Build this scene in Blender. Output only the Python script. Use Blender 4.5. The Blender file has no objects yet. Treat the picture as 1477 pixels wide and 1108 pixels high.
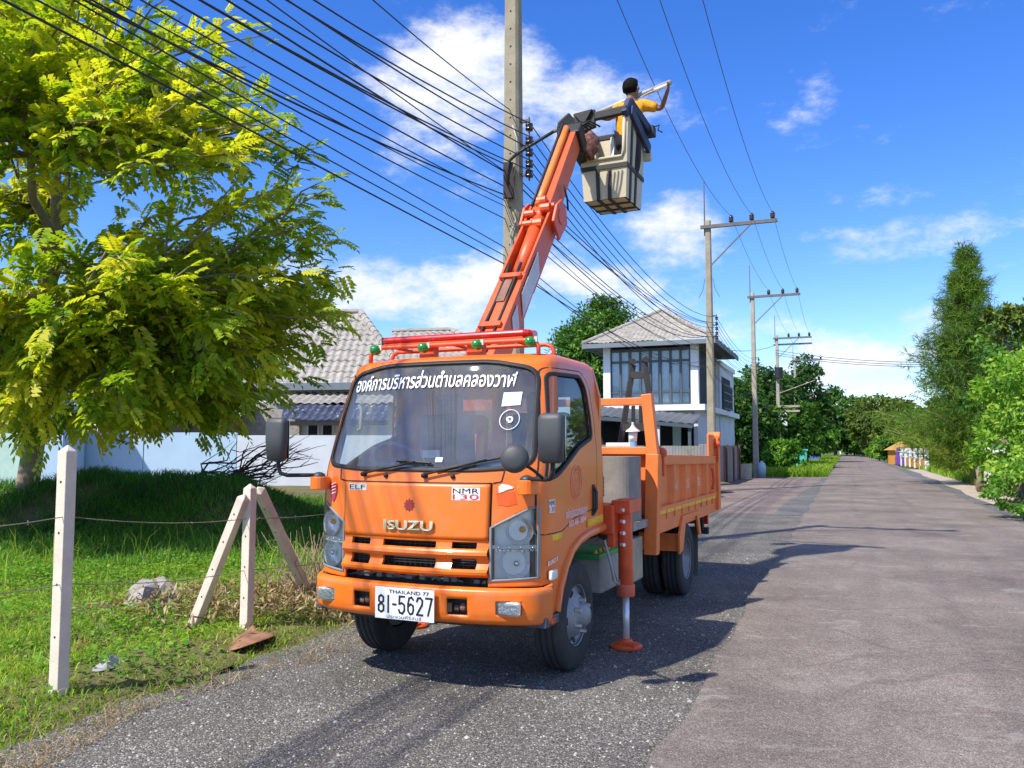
import bpy, math, random
import numpy as np
from mathutils import Vector, Matrix
R = math.radians
rng = np.random.default_rng(7)
random.seed(7)
SC = bpy.context.scene
COL = SC.collection

# ------------------------------------------------------------------ camera, sky, sun, exposure
CAM_H, FOC, HOR, PW, PH = 1.5834, 1204.98, 645.0, 1477.0, 1108.0
PITCH = math.atan((HOR - PH / 2) / FOC)
cam = bpy.data.cameras.new("camera")
cam.sensor_width = 36.0
cam.lens = 36.0 * FOC / PW
cam.clip_start = 0.1
cam.clip_end = 3000.0
camo = bpy.data.objects.new("camera", cam)
camo.location = (0, 0, CAM_H)
camo.rotation_euler = (math.pi / 2 + PITCH, 0, 0)
COL.objects.link(camo)
SC.camera = camo

SUN_EL = R(51.0)
SUN_H = Vector((-0.78, -0.62)).normalized()          # horizontal direction towards the sun
TO_SUN = Vector((SUN_H.x * math.cos(SUN_EL), SUN_H.y * math.cos(SUN_EL), math.sin(SUN_EL)))

def ray(px, py):
    a = (px - PW / 2) / FOC
    b = -(py - PH / 2) / FOC
    c, s = math.cos(PITCH), math.sin(PITCH)
    return Vector((a, c - b * s, s + b * c))

def P(px, py, D):                                    # world point on the sight line (px, py) at distance D ahead
    d = ray(px, py)
    return Vector((0, 0, CAM_H)) + d * (D / d.y)

world = bpy.data.worlds.new("World")
SC.world = world
world.use_nodes = True

def build_sky():
    nt = world.node_tree
    nt.nodes.clear()
    N, L = nt.nodes.new, nt.links.new
    out = N("ShaderNodeOutputWorld")
    sky = N("ShaderNodeTexSky")
    sky.sky_type = 'NISHITA'
    sky.sun_disc = False
    sky.sun_elevation = SUN_EL
    sky.sun_rotation = math.atan2(SUN_H.x, SUN_H.y)
    sky.air_density = 1.0
    sky.dust_density = 0.25
    sky.ozone_density = 2.2
    hs = N("ShaderNodeHueSaturation")
    hs.inputs["Saturation"].default_value = 1.26
    hs.inputs["Hue"].default_value = 0.512
    hs.inputs["Value"].default_value = 1.0
    tn = N("ShaderNodeMix"); tn.data_type = 'RGBA'; tn.blend_type = 'MULTIPLY'; tn.inputs["Factor"].default_value = 1.0; tn.inputs["B"].default_value = (.88, .945, 1.09, 1)
    L(sky.outputs[0], tn.inputs["A"]); L(tn.outputs["Result"], hs.inputs["Color"])
    bg = N("ShaderNodeBackground")
    bg.inputs["Strength"].default_value = 0.108
    L(hs.outputs[0], bg.inputs["Color"])
    # clouds: cumulus banks seen as directions on the dome, edges broken up by noise
    tc = N("ShaderNodeTexCoord")
    n1 = N("ShaderNodeTexNoise"); n1.inputs["Scale"].default_value = 6.5; n1.inputs["Detail"].default_value = 11; n1.inputs["Roughness"].default_value = 0.66
    mp = N("ShaderNodeMapping"); mp.inputs["Scale"].default_value = (1, 1, 2.0)
    L(tc.outputs["Generated"], mp.inputs["Vector"]); L(mp.outputs[0], n1.inputs["Vector"])
    n2 = N("ShaderNodeTexNoise"); n2.inputs["Scale"].default_value = 2.1; n2.inputs["Detail"].default_value = 3
    L(mp.outputs[0], n2.inputs["Vector"])
    blobs = [(700, 105, .13, .085, .95), (850, 150, .12, .06, .95), (610, 160, .09, .07, .72), (560, 420, .18, .06, 1.0), (670, 440, .15, .06, .95), (960, 335, .09, .06, .95),
             (455, 425, .14, .07, .8), (830, 400, .15, .055, .8), (1290, 345, .12, .035, .85), (1350, 468, .07, .035, .8), (1270, 515, .17, .03, .78), (1300, 275, .09, .03, .62), (1150, 545, .12, .03, .5), (1060, 420, .10, .04, .55), (1240, 585, .2, .025, .45), (590, 350, .05, .025, .5),
             (1440, 500, .10, .04, .5), (300, 480, .2, .05, .8), (950, 470, .2, .04, .7)]
    # the same sort of banks go on low round the rest of the dome
    r2 = random.Random(3)
    for k in range(14):
        az = R(60 + k * 18 + r2.uniform(-6, 6)); el = R(r2.uniform(6, 34))
        blobs.append((az, el, r2.uniform(.16, .34), r2.uniform(.07, .14), -1))
    for k in range(16):  # higher banks, out of view, added as white fill for the shaded sides
        az = R(50 + k * 22.5 * .72 + r2.uniform(-8, 8)); el = R(r2.uniform(34, 78))
        blobs.append((az, el, r2.uniform(.20, .34), r2.uniform(.16, .28), -1))
    acc = None
    for (a, b, rx, rz, wgt) in blobs:
        if wgt < 0:
            d = Vector((math.sin(a) * math.cos(b), math.cos(a) * math.cos(b), math.sin(b))); wgt = .9; rx2 = rx
        else:
            d = ray(a, b).normalized()
        sb = N("ShaderNodeVectorMath"); sb.operation = 'SUBTRACT'; sb.inputs[1].default_value = d
        L(tc.outputs["Generated"], sb.inputs[0])
        ml = N("ShaderNodeVectorMath"); ml.operation = 'MULTIPLY'; ml.inputs[1].default_value = (1 / rx, 1 / rx, 1 / rz)
        L(sb.outputs[0], ml.inputs[0])
        ln = N("ShaderNodeVectorMath"); ln.operation = 'LENGTH'; L(ml.outputs[0], ln.inputs[0])
        mr = N("ShaderNodeMapRange"); mr.interpolation_type = 'SMOOTHERSTEP'
        mr.inputs["From Min"].default_value = 1.45; mr.inputs["From Max"].default_value = 0.0
        mr.inputs["To Min"].default_value = 0; mr.inputs["To Max"].default_value = wgt
        L(ln.outputs["Value"], mr.inputs["Value"])
        if acc is None: acc = mr.outputs[0]
        else:
            mx = N("ShaderNodeMath"); mx.operation = 'SMOOTH_MAX'; mx.inputs[2].default_value = .2
            L(acc, mx.inputs[0]); L(mr.outputs[0], mx.inputs[1]); acc = mx.outputs[0]
    # density = bank + fine noise
    m1 = N("ShaderNodeMath"); m1.operation = 'MULTIPLY_ADD'; m1.inputs[1].default_value = 2.8; m1.inputs[2].default_value = -1.55
    L(n1.outputs["Fac"], m1.inputs[0])
    m2 = N("ShaderNodeMath"); m2.operation = 'ADD'; L(m1.outputs[0], m2.inputs[0]); L(acc, m2.inputs[1])
    dn = N("ShaderNodeMapRange"); dn.interpolation_type = 'SMOOTHSTEP'
    dn.inputs["From Min"].default_value = 0.16; dn.inputs["From Max"].default_value = 0.98; dn.inputs["To Max"].default_value = 0.97
    L(m2.outputs[0], dn.inputs["Value"])
    cr = N("ShaderNodeValToRGB")
    cr.color_ramp.elements[0].position = 0.30; cr.color_ramp.elements[0].color = (0.62, 0.74, 0.95, 1)
    cr.color_ramp.elements[1].position = 0.62; cr.color_ramp.elements[1].color = (1.0, 1.0, 1.0, 1)
    L(n1.outputs["Fac"], cr.inputs[0])
    bg2 = N("ShaderNodeBackground"); bg2.inputs["Strength"].default_value = 0.54
    L(cr.outputs[0], bg2.inputs["Color"])
    mix = N("ShaderNodeMixShader")
    L(dn.outputs[0], mix.inputs[0]); L(bg.outputs[0], mix.inputs[1]); L(bg2.outputs[0], mix.inputs[2])
    L(mix.outputs[0], out.inputs["Surface"])
build_sky()

sun = bpy.data.lights.new("sun", 'SUN')
sun.energy = 3.3
sun.angle = R(0.9)
sun.color = (1.0, 0.93, 0.82)
suno = bpy.data.objects.new("sun", sun)
suno.rotation_euler = (-TO_SUN).to_track_quat('-Z', 'Y').to_euler()
suno.location = (-20, -8, 30)
COL.objects.link(suno)
SC.view_settings.view_transform = 'Standard'
SC.view_settings.look = 'None'
SC.view_settings.gamma = 1.0
SC.view_settings.exposure = 1.06
SC.view_settings.use_curve_mapping = False
SC.render.engine = 'CYCLES'
SC.cycles.max_bounces = 8
SC.cycles.transparent_max_bounces = 12
SC.cycles.use_denoising = True

# ------------------------------------------------------------------ helpers
def tag(o, label=None, cat=None, group=None, kind=None):
    if label: o["label"] = label
    if cat: o["category"] = cat
    if group: o["group"] = group
    if kind: o["kind"] = kind
    return o

def empty(name, loc=(0, 0, 0), rz=0.0, parent=None):
    o = bpy.data.objects.new(name, None)
    o.location = loc
    o.rotation_euler = (0, 0, rz)
    o.empty_display_size = .2
    COL.objects.link(o)
    if parent: o.parent = parent
    return o

def copy_tree(o, parent=None):
    c = o.copy(); COL.objects.link(c); c.parent = parent
    for ch in o.children: copy_tree(ch, c)
    return c

def link_mesh(name, me, mat=None, parent=None, smooth=False, loc=None):
    if mat is not None and not me.materials: me.materials.append(mat)
    if smooth:
        me.polygons.foreach_set("use_smooth", np.ones(len(me.polygons), dtype=bool))
    o = bpy.data.objects.new(name, me)
    COL.objects.link(o)
    if parent: o.parent = parent
    if loc is not None: o.location = loc
    return o

def V(*a): return Vector(a)

def frame_of(d):
    d = Vector(d).normalized()
    up = Vector((0, 0, 1)) if abs(d.z) < .95 else Vector((0, 1, 0))
    x = d.cross(up).normalized(); y = x.cross(d).normalized()
    return x, y, d

class MB:
    """collects verts and faces of one mesh"""
    def __init__(s): s.v = []; s.f = []
    def add(s, vs, fs):
        o = len(s.v); s.v += [tuple(p) for p in vs]; s.f += [tuple(i + o for i in f) for f in fs]; return s
    def obox(s, c, ax, ay, az):                      # centre and three half axes
        c, ax, ay, az = Vector(c), Vector(ax), Vector(ay), Vector(az)
        if ax.cross(ay).dot(az) < 0: ax = -ax
        vs = [c + ax * i + ay * j + az * k for k in (-1, 1) for j in (-1, 1) for i in (-1, 1)]
        return s.add(vs, [(0, 2, 3, 1), (4, 5, 7, 6), (0, 1, 5, 4), (2, 6, 7, 3), (0, 4, 6, 2), (1, 3, 7, 5)])
    def box(s, x0, x1, y0, y1, z0, z1):
        return s.obox(((x0 + x1) / 2, (y0 + y1) / 2, (z0 + z1) / 2), ((x1 - x0) / 2, 0, 0), (0, (y1 - y0) / 2, 0), (0, 0, (z1 - z0) / 2))
    def bar(s, p0, p1, w, h, up=(0, 0, 1)):          # beam of section w x h
        p0, p1 = Vector(p0), Vector(p1); d = p1 - p0; up = Vector(up)
        if abs(d.normalized().dot(up)) > .97: up = Vector((0, 1, 0))
        x = d.cross(up).normalized(); y = x.cross(d).normalized()
        return s.obox((p0 + p1) / 2, x * w / 2, d / 2, y * h / 2)
    def cyl(s, p0, p1, r0, r1=None, n=12, cap=True):
        r1 = r0 if r1 is None else r1
        p0, p1 = Vector(p0), Vector(p1); x, y, d = frame_of(p1 - p0)
        vs = []
        for p, r in ((p0, r0), (p1, r1)):
            for i in range(n):
                a = 2 * math.pi * i / n; vs.append(p + x * (r * math.cos(a)) + y * (r * math.sin(a)))
        fs = [(i, n + i, n + (i + 1) % n, (i + 1) % n) for i in range(n)]
        if cap: fs += [tuple(range(n)), tuple(range(2 * n - 1, n - 1, -1))]
        return s.add(vs, fs)
    def tube(s, pts, r, n=6, closed=False):
        pts = [Vector(p) for p in pts]; m = len(pts); vs = []; px = None
        rr = r if hasattr(r, "__len__") else [r] * m
        for k, p in enumerate(pts):
            if closed: d = pts[(k + 1) % m] - pts[k - 1]
            else: d = pts[min(k + 1, m - 1)] - pts[max(k - 1, 0)]
            d.normalize()
            if px is None: x, y, _ = frame_of(d)
            else:
                x = (px - d * px.dot(d))
                if x.length < 1e-5: x, y, _ = frame_of(d)
                x.normalize(); y = d.cross(x)
            px = x; y = d.cross(x)
            for i in range(n):
                a = 2 * math.pi * i / n; vs.append(p + x * (rr[k] * math.cos(a)) + y * (rr[k] * math.sin(a)))
        fs = []
        for k in range(m if closed else m - 1):
            b = ((k + 1) % m) * n
            fs += [(k * n + i, k * n + (i + 1) % n, b + (i + 1) % n, b + i) for i in range(n)]
        if not closed: fs += [tuple(range(n - 1, -1, -1)), tuple(range((m - 1) * n, m * n))]
        return s.add(vs, fs)
    def lathe(s, c, axis, prof, n=32):               # prof: (radius, height along axis)
        c = Vector(c); x, y, d = frame_of(axis); vs = []
        for (r, h) in prof:
            for i in range(n):
                a = 2 * math.pi * i / n; vs.append(c + d * h + x * (r * math.cos(a)) + y * (r * math.sin(a)))
        fs = []
        for k in range(len(prof) - 1):
            fs += [(k * n + i, k * n + (i + 1) % n, (k + 1) * n + (i + 1) % n, (k + 1) * n + i) for i in range(n)]
        return s.add(vs, fs)
    def prism(s, poly, d):                           # planar polygon (3d) swept by vector d
        poly = [Vector(p) for p in poly]; d = Vector(d); n = len(poly)
        nrm = Vector((0, 0, 0))
        for i in range(n): nrm += poly[i].cross(poly[(i + 1) % n])
        if nrm.dot(d) > 0: poly = poly[::-1]
        vs = poly + [p + d for p in poly]
        fs = [tuple(range(n)), tuple(range(2 * n - 1, n - 1, -1))] + [(i, n + i, n + (i + 1) % n, (i + 1) % n) for i in range(n)]
        return s.add(vs, fs)
    def ico(s, c, r, sub=2, sq=(1, 1, 1)):
        import bmesh
        b = bmesh.new(); bmesh.ops.create_icosphere(b, subdivisions=sub, radius=1)
        b.verts.index_update()
        vs = [(c[0] + v.co.x * r * sq[0], c[1] + v.co.y * r * sq[1], c[2] + v.co.z * r * sq[2]) for v in b.verts]
        fs = [tuple(v.index for v in f.verts) for f in b.faces]; b.free()
        return s.add(vs, fs)
    def build(s, name, mat, parent=None, smooth=False, bevel=0, bseg=2, solid=0, loc=None, auto=True):
        used = sorted({i for f in s.f for i in f})
        if len(used) < len(s.v):
            mp = {k: n for n, k in enumerate(used)}; s.v = [s.v[k] for k in used]; s.f = [tuple(mp[i] for i in f) for f in s.f]
        me = bpy.data.meshes.new(name)
        me.from_pydata(s.v, [], s.f); me.update()
        o = link_mesh(name, me, mat, parent, smooth, loc)
        if solid:
            m = o.modifiers.new("solid", 'SOLIDIFY'); m.thickness = abs(solid); m.offset = -1 if solid > 0 else 1
        if bevel:
            m = o.modifiers.new("bevel", 'BEVEL'); m.width = bevel; m.segments = bseg; m.limit_method = 'ANGLE'; m.angle_limit = R(40)
            if smooth: m.harden_normals = False
        return o

def fast_mesh(name, verts, faces4, tint=None, tri=False):
    """numpy mesh: verts (N,3), faces (M,k); tint per vertex"""
    verts = np.asarray(verts, dtype=np.float32); faces = np.asarray(faces4, dtype=np.int32)
    k = faces.shape[1]
    me = bpy.data.meshes.new(name)
    me.vertices.add(len(verts)); me.vertices.foreach_set("co", verts.ravel())
    me.loops.add(faces.size); me.loops.foreach_set("vertex_index", faces.ravel())
    me.polygons.add(len(faces)); me.polygons.foreach_set("loop_start", np.arange(0, faces.size, k, dtype=np.int32))
    me.update(calc_edges=True)
    if tint is not None:
        at = me.attributes.new("tint", 'FLOAT', 'POINT'); at.data.foreach_set("value", np.asarray(tint, dtype=np.float32))
    return me

# ------------------------------------------------------------------ materials
MATS = {}
def nodes_of(name):
    m = bpy.data.materials.new(name); m.use_nodes = True
    nt = m.node_tree
    b = next(n for n in nt.nodes if n.type == 'BSDF_PRINCIPLED')
    return m, nt, b

def M(name, col=None, rough=.6, metal=0., var=.12, scale=6., bump=0., bscale=60., coat=0., spec=.5, dirt=None, damt=.35, dscale=3., coords="Object"):
    """procedural paint / stone / metal: base colour with soft noise variation, optional blotchy dirt and fine bump"""
    if name in MATS: return MATS[name]
    m, nt, b = nodes_of(name)
    N, L = nt.nodes.new, nt.links.new
    tc = N("ShaderNodeTexCoord")
    nz = N("ShaderNodeTexNoise"); nz.inputs["Scale"].default_value = scale; nz.inputs["Detail"].default_value = 6; nz.inputs["Roughness"].default_value = .6
    L(tc.outputs[coords], nz.inputs["Vector"])
    mr = N("ShaderNodeMapRange"); mr.inputs["From Min"].default_value = .3; mr.inputs["From Max"].default_value = .7
    mr.inputs["To Min"].default_value = 1 - var; mr.inputs["To Max"].default_value = 1 + var
    L(nz.outputs["Fac"], mr.inputs["Value"])
    mul = N("ShaderNodeMix"); mul.data_type = 'RGBA'; mul.blend_type = 'MULTIPLY'; mul.inputs["Factor"].default_value = 1.0
    mul.inputs["A"].default_value = (*col, 1); L(mr.outputs[0], mul.inputs["B"])
    outc = mul.outputs["Result"]
    if dirt is not None:
        n2 = N("ShaderNodeTexNoise"); n2.inputs["Scale"].default_value = dscale; n2.inputs["Detail"].default_value = 8; n2.inputs["Roughness"].default_value = .7
        L(tc.outputs[coords], n2.inputs["Vector"])
        m2 = N("ShaderNodeMapRange"); m2.inputs["From Min"].default_value = .5; m2.inputs["From Max"].default_value = .75; m2.inputs["To Max"].default_value = damt
        L(n2.outputs["Fac"], m2.inputs["Value"])
        mx = N("ShaderNodeMix"); mx.data_type = 'RGBA'; mx.inputs["B"].default_value = (*dirt, 1)
        L(m2.outputs[0], mx.inputs["Factor"]); L(outc, mx.inputs["A"]); outc = mx.outputs["Result"]
    L(outc, b.inputs["Base Color"])
    b.inputs["Roughness"].default_value = rough; b.inputs["Metallic"].default_value = metal
    b.inputs["Coat Weight"].default_value = coat; b.inputs["Coat Roughness"].default_value = .08
    b.inputs["Specular IOR Level"].default_value = spec
    r2 = N("ShaderNodeMapRange"); r2.inputs["To Min"].default_value = max(0, rough - .12); r2.inputs["To Max"].default_value = min(1, rough + .12)
    L(nz.outputs["Fac"], r2.inputs["Value"]); L(r2.outputs[0], b.inputs["Roughness"])
    if bump:
        n3 = N("ShaderNodeTexNoise"); n3.inputs["Scale"].default_value = bscale; n3.inputs["Detail"].default_value = 4
        L(tc.outputs[coords], n3.inputs["Vector"])
        bp = N("ShaderNodeBump"); bp.inputs["Strength"].default_value = bump; bp.inputs["Distance"].default_value = .02
        L(n3.outputs["Fac"], bp.inputs["Height"]); L(bp.outputs[0], b.inputs["Normal"])
    MATS[name] = m
    return m

def leaf_mat(name, c0, c1, c2=None, trans=.35, rough=.5):
    """leaf: colour runs with the per-leaf tint attribute (old dark leaf to young leaf)"""
    if name in MATS: return MATS[name]
    m, nt, b = nodes_of(name)
    N, L = nt.nodes.new, nt.links.new
    at = N("ShaderNodeAttribute"); at.attribute_name = "tint"
    cr = N("ShaderNodeValToRGB")
    cr.color_ramp.elements[0].color = (*c0, 1); cr.color_ramp.elements[1].color = (*(c2 or c1), 1)
    if c2:
        e = cr.color_ramp.elements.new(.55); e.color = (*c1, 1)
    L(at.outputs["Fac"], cr.inputs[0])
    b.inputs["Roughness"].default_value = rough; b.inputs["Specular IOR Level"].default_value = .25
    L(cr.outputs[0], b.inputs["Base Color"])
    tr = N("ShaderNodeBsdfTranslucent")
    br = N("ShaderNodeMix"); br.data_type = 'RGBA'; br.blend_type = 'MULTIPLY'; br.inputs["Factor"].default_value = 1; br.inputs["B"].default_value = (1.25, 1.3, .55, 1)
    L(cr.outputs[0], br.inputs["A"]); L(br.outputs["Result"], tr.inputs["Color"])
    mx = N("ShaderNodeMixShader"); mx.inputs[0].default_value = trans
    out = next(n for n in nt.nodes if n.type == 'OUTPUT_MATERIAL')
    L(b.outputs[0], mx.inputs[1]); L(tr.outputs[0], mx.inputs[2]); L(mx.outputs[0], out.inputs["Surface"])
    MATS[name] = m
    return m

def glass_mat(name, tint=(.75, .85, .85), refl=1.0, veil=0.0, ior=1.45):
    if name in MATS: return MATS[name]
    m, nt, b = nodes_of(name)
    N, L = nt.nodes.new, nt.links.new
    nt.nodes.remove(b)
    fr = N("ShaderNodeFresnel"); fr.inputs["IOR"].default_value = ior
    tr = N("ShaderNodeBsdfTransparent"); tr.inputs["Color"].default_value = (*tint, 1)
    gl = N("ShaderNodeBsdfGlossy"); gl.inputs["Roughness"].default_value = .02; gl.inputs["Color"].default_value = (refl, refl, refl, 1)
    mx = N("ShaderNodeMixShader"); L(fr.outputs[0], mx.inputs[0]); L(tr.outputs[0], mx.inputs[1]); L(gl.outputs[0], mx.inputs[2])
    res = mx.outputs[0]
    if veil:  # pale mottled veil put in to brighten the glass and lamp lenses
        df = N("ShaderNodeBsdfDiffuse"); df.inputs["Color"].default_value = (.55, .56, .52, 1)
        tc = N("ShaderNodeTexCoord"); nz = N("ShaderNodeTexNoise"); nz.inputs["Scale"].default_value = 4; nz.inputs["Detail"].default_value = 7
        L(tc.outputs["Object"], nz.inputs["Vector"])
        mr = N("ShaderNodeMapRange"); mr.inputs["From Min"].default_value = .25; mr.inputs["From Max"].default_value = .8; mr.inputs["To Min"].default_value = veil * .5; mr.inputs["To Max"].default_value = veil * 1.5
        L(nz.outputs["Fac"], mr.inputs["Value"])
        m2 = N("ShaderNodeMixShader"); L(mr.outputs[0], m2.inputs[0]); L(res, m2.inputs[1]); L(df.outputs[0], m2.inputs[2]); res = m2.outputs[0]
    out = next(n for n in nt.nodes if n.type == 'OUTPUT_MATERIAL')
    L(res, out.inputs["Surface"])
    MATS[name] = m
    return m

# ------------------------------------------------------------------ lettering (flat print), meshed once
TEXT = {}
def text_tris(body, bold=0.0):
    key = (body, bold)
    if key in TEXT: return TEXT[key]
    cu = bpy.data.curves.new("t", 'FONT'); cu.body = body; cu.size = 1; cu.offset = bold; cu.resolution_u = 4; cu.fill_mode = 'FRONT'
    ob = bpy.data.objects.new("t", cu); COL.objects.link(ob)
    dg = bpy.context.evaluated_depsgraph_get()
    me = bpy.data.meshes.new_from_object(ob.evaluated_get(dg))
    vs = np.array([v.co[:2] for v in me.vertices]); fs = [tuple(p.vertices) for p in me.polygons]
    bpy.data.objects.remove(ob); bpy.data.curves.remove(cu); bpy.data.meshes.remove(me)
    vs = vs - vs.min(0); vs = vs / vs.max(0)
    TEXT[key] = (vs, fs)
    return TEXT[key]

def lettering(name, body, mapf, mat, parent, bold=0.0, thick=0.0, dmin=.02):
    """text whose unit box is mapped to the surface by mapf(x, y)"""
    vs, fs = text_tris(body, bold)
    b = MB(); b.add([mapf(x, y) for x, y in vs], fs)
    return b.build(name, mat, parent, solid=thick)
THAI = "องค์การบริหารส่วนตำบลคลองวาฬ"
for t in ((THAI, .012), ("ISUZU", .03), ("ELF", 0.0), ("NMR", 0.0), ("130", 0.0), ("THAILAND 77", .01), ("81-5627", .0), ("ประจวบคีรีขันธ์", 0.0), ("องค์", .01), ("การ", .01), ("บริ", .01), ("032-66-1884", .02), ("๑", .02), ("EURO 3", .0)):
    text_tris(*t)
# ------------------------------------------------------------------ the ground
def road_x(D, off): return .4 * D + off
RD = Vector((.4, 1, 0)).normalized()                 # along the road
RN = Vector((1, -.4, 0)).normalized()                # across the road, to the right

def asphalt(name, base, stone, dark, amt, scale, patch=None, pamt=0, bump=.5, cracks=0):
    m, nt, b = nodes_of(name)
    N, L = nt.nodes.new, nt.links.new
    tc = N("ShaderNodeTexCoord")
    vo = N("ShaderNodeTexVoronoi"); vo.inputs["Scale"].default_value = scale; vo.inputs["Randomness"].default_value = 1
    L(tc.outputs["Object"], vo.inputs["Vector"])
    cr = N("ShaderNodeValToRGB"); e = cr.color_ramp.elements
    e[0].position = 0; e[0].color = (*dark, 1); e[1].position = 1; e[1].color = (*stone, 1)
    e2 = cr.color_ramp.elements.new(.55); e2.color = (*base, 1)
    e3 = cr.color_ramp.elements.new(1 - amt); e3.color = (*base, 1)
    sp = N("ShaderNodeSeparateColor"); L(vo.outputs["Color"], sp.inputs[0]); L(sp.outputs[0], cr.inputs[0])
    col = cr.outputs[0]
    nz = N("ShaderNodeTexNoise"); nz.inputs["Scale"].default_value = .55; nz.inputs["Detail"].default_value = 8; nz.inputs["Roughness"].default_value = .65
    L(tc.outputs["Object"], nz.inputs["Vector"])
    mr = N("ShaderNodeMapRange"); mr.inputs["From Min"].default_value = .3; mr.inputs["From Max"].default_value = .7; mr.inputs["To Min"].default_value = .62; mr.inputs["To Max"].default_value = 1.38
    L(nz.outputs["Fac"], mr.inputs["Value"])
    mu = N("ShaderNodeMix"); mu.data_type = 'RGBA'; mu.blend_type = 'MULTIPLY'; mu.inputs["Factor"].default_value = 1
    L(col, mu.inputs["A"]); L(mr.outputs[0], mu.inputs["B"]); col = mu.outputs["Result"]
    nf = N("ShaderNodeTexNoise"); nf.inputs["Scale"].default_value = 26; nf.inputs["Detail"].default_value = 5; nf.inputs["Roughness"].default_value = .7
    L(tc.outputs["Object"], nf.inputs["Vector"])
    mf = N("ShaderNodeMapRange"); mf.inputs["From Min"].default_value = .3; mf.inputs["From Max"].default_value = .7; mf.inputs["To Min"].default_value = .78; mf.inputs["To Max"].default_value = 1.22
    L(nf.outputs["Fac"], mf.inputs["Value"])
    mv = N("ShaderNodeMix"); mv.data_type = 'RGBA'; mv.blend_type = 'MULTIPLY'; mv.inputs["Factor"].default_value = 1
    L(col, mv.inputs["A"]); L(mf.outputs[0], mv.inputs["B"]); col = mv.outputs["Result"]
    if patch:
        n2 = N("ShaderNodeTexNoise"); n2.inputs["Scale"].default_value = .9; n2.inputs["Detail"].default_value = 9; n2.inputs["Roughness"].default_value = .75
        mp = N("ShaderNodeMapping"); mp.inputs["Location"].default_value = (3.1, 7.7, 0); mp.inputs["Rotation"].default_value = (0, 0, .38); mp.inputs["Scale"].default_value = (1.3, .6, 1)
        L(tc.outputs["Object"], mp.inputs["Vector"]); L(mp.outputs[0], n2.inputs["Vector"])
        m2 = N("ShaderNodeMapRange"); m2.inputs["From Min"].default_value = .53; m2.inputs["From Max"].default_value = .72; m2.inputs["To Max"].default_value = pamt
        L(n2.outputs["Fac"], m2.inputs["Value"])
        mx = N("ShaderNodeMix"); mx.data_type = 'RGBA'; mx.inputs["B"].default_value = (*patch, 1)
        L(m2.outputs[0], mx.inputs["Factor"]); L(col, mx.inputs["A"]); col = mx.outputs["Result"]
    if cracks:
        n4 = N("ShaderNodeTexNoise"); n4.inputs["Scale"].default_value = 1.6; n4.inputs["Detail"].default_value = 6
        L(tc.outputs["Object"], n4.inputs["Vector"])
        ad = N("ShaderNodeVectorMath"); ad.operation = 'MULTIPLY_ADD'; ad.inputs[1].default_value = (.5, .5, 0); L(n4.outputs["Color"], ad.inputs[0]); L(tc.outputs["Object"], ad.inputs[2])
        ve = N("ShaderNodeTexVoronoi"); ve.feature = 'DISTANCE_TO_EDGE'; ve.inputs["Scale"].default_value = .42; L(ad.outputs[0], ve.inputs["Vector"])
        mc = N("ShaderNodeMapRange"); mc.inputs["From Min"].default_value = .0; mc.inputs["From Max"].default_value = .011; mc.inputs["To Min"].default_value = cracks; mc.inputs["To Max"].default_value = 0
        L(ve.outputs["Distance"], mc.inputs["Value"])
        mm = N("ShaderNodeMapRange"); mm.inputs["From Min"].default_value = .42; mm.inputs["From Max"].default_value = .6; L(nz.outputs["Fac"], mm.inputs["Value"])
        mk = N("ShaderNodeMath"); mk.operation = 'MULTIPLY'; L(mc.outputs[0], mk.inputs[0]); L(mm.outputs[0], mk.inputs[1])
        mx = N("ShaderNodeMix"); mx.data_type = 'RGBA'; mx.inputs["B"].default_value = (.04, .036, .032, 1); L(mk.outputs[0], mx.inputs["Factor"]); L(col, mx.inputs["A"]); col = mx.outputs["Result"]
        # pale scuffed spots and a few darker seal patches
        n5 = N("ShaderNodeTexNoise"); n5.inputs["Scale"].default_value = 2.3; n5.inputs["Detail"].default_value = 6; n5.inputs["Roughness"].default_value = .75
        m5 = N("ShaderNodeMapping"); m5.inputs["Rotation"].default_value = (0, 0, .38); m5.inputs["Scale"].default_value = (.55, 1.1, 1); L(tc.outputs["Object"], m5.inputs["Vector"]); L(m5.outputs[0], n5.inputs["Vector"])
        r5 = N("ShaderNodeMapRange"); r5.inputs["From Min"].default_value = .58; r5.inputs["From Max"].default_value = .72; r5.inputs["To Max"].default_value = .75; L(n5.outputs["Fac"], r5.inputs["Value"])
        x5 = N("ShaderNodeMix"); x5.data_type = 'RGBA'; x5.inputs["B"].default_value = (.36, .34, .305, 1); L(r5.outputs[0], x5.inputs["Factor"]); L(col, x5.inputs["A"]); col = x5.outputs["Result"]
        r6 = N("ShaderNodeMapRange"); r6.inputs["From Min"].default_value = .40; r6.inputs["From Max"].default_value = .28; r6.inputs["To Max"].default_value = .45; L(n5.outputs["Fac"], r6.inputs["Value"])
        x6 = N("ShaderNodeMix"); x6.data_type = 'RGBA'; x6.inputs["B"].default_value = (.085, .080, .074, 1); L(r6.outputs[0], x6.inputs["Factor"]); L(col, x6.inputs["A"]); col = x6.outputs["Result"]
    L(col, b.inputs["Base Color"])
    b.inputs["Roughness"].default_value = .88; b.inputs["Specular IOR Level"].default_value = .25
    v2 = N("ShaderNodeTexVoronoi"); v2.inputs["Scale"].default_value = scale; L(tc.outputs["Object"], v2.inputs["Vector"])
    bp = N("ShaderNodeBump"); bp.inputs["Strength"].default_value = bump; bp.inputs["Distance"].default_value = .012; bp.invert = True
    L(v2.outputs["Distance"], bp.inputs["Height"]); L(bp.outputs[0], b.inputs["Normal"])
    MATS[name] = m
    return m

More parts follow.
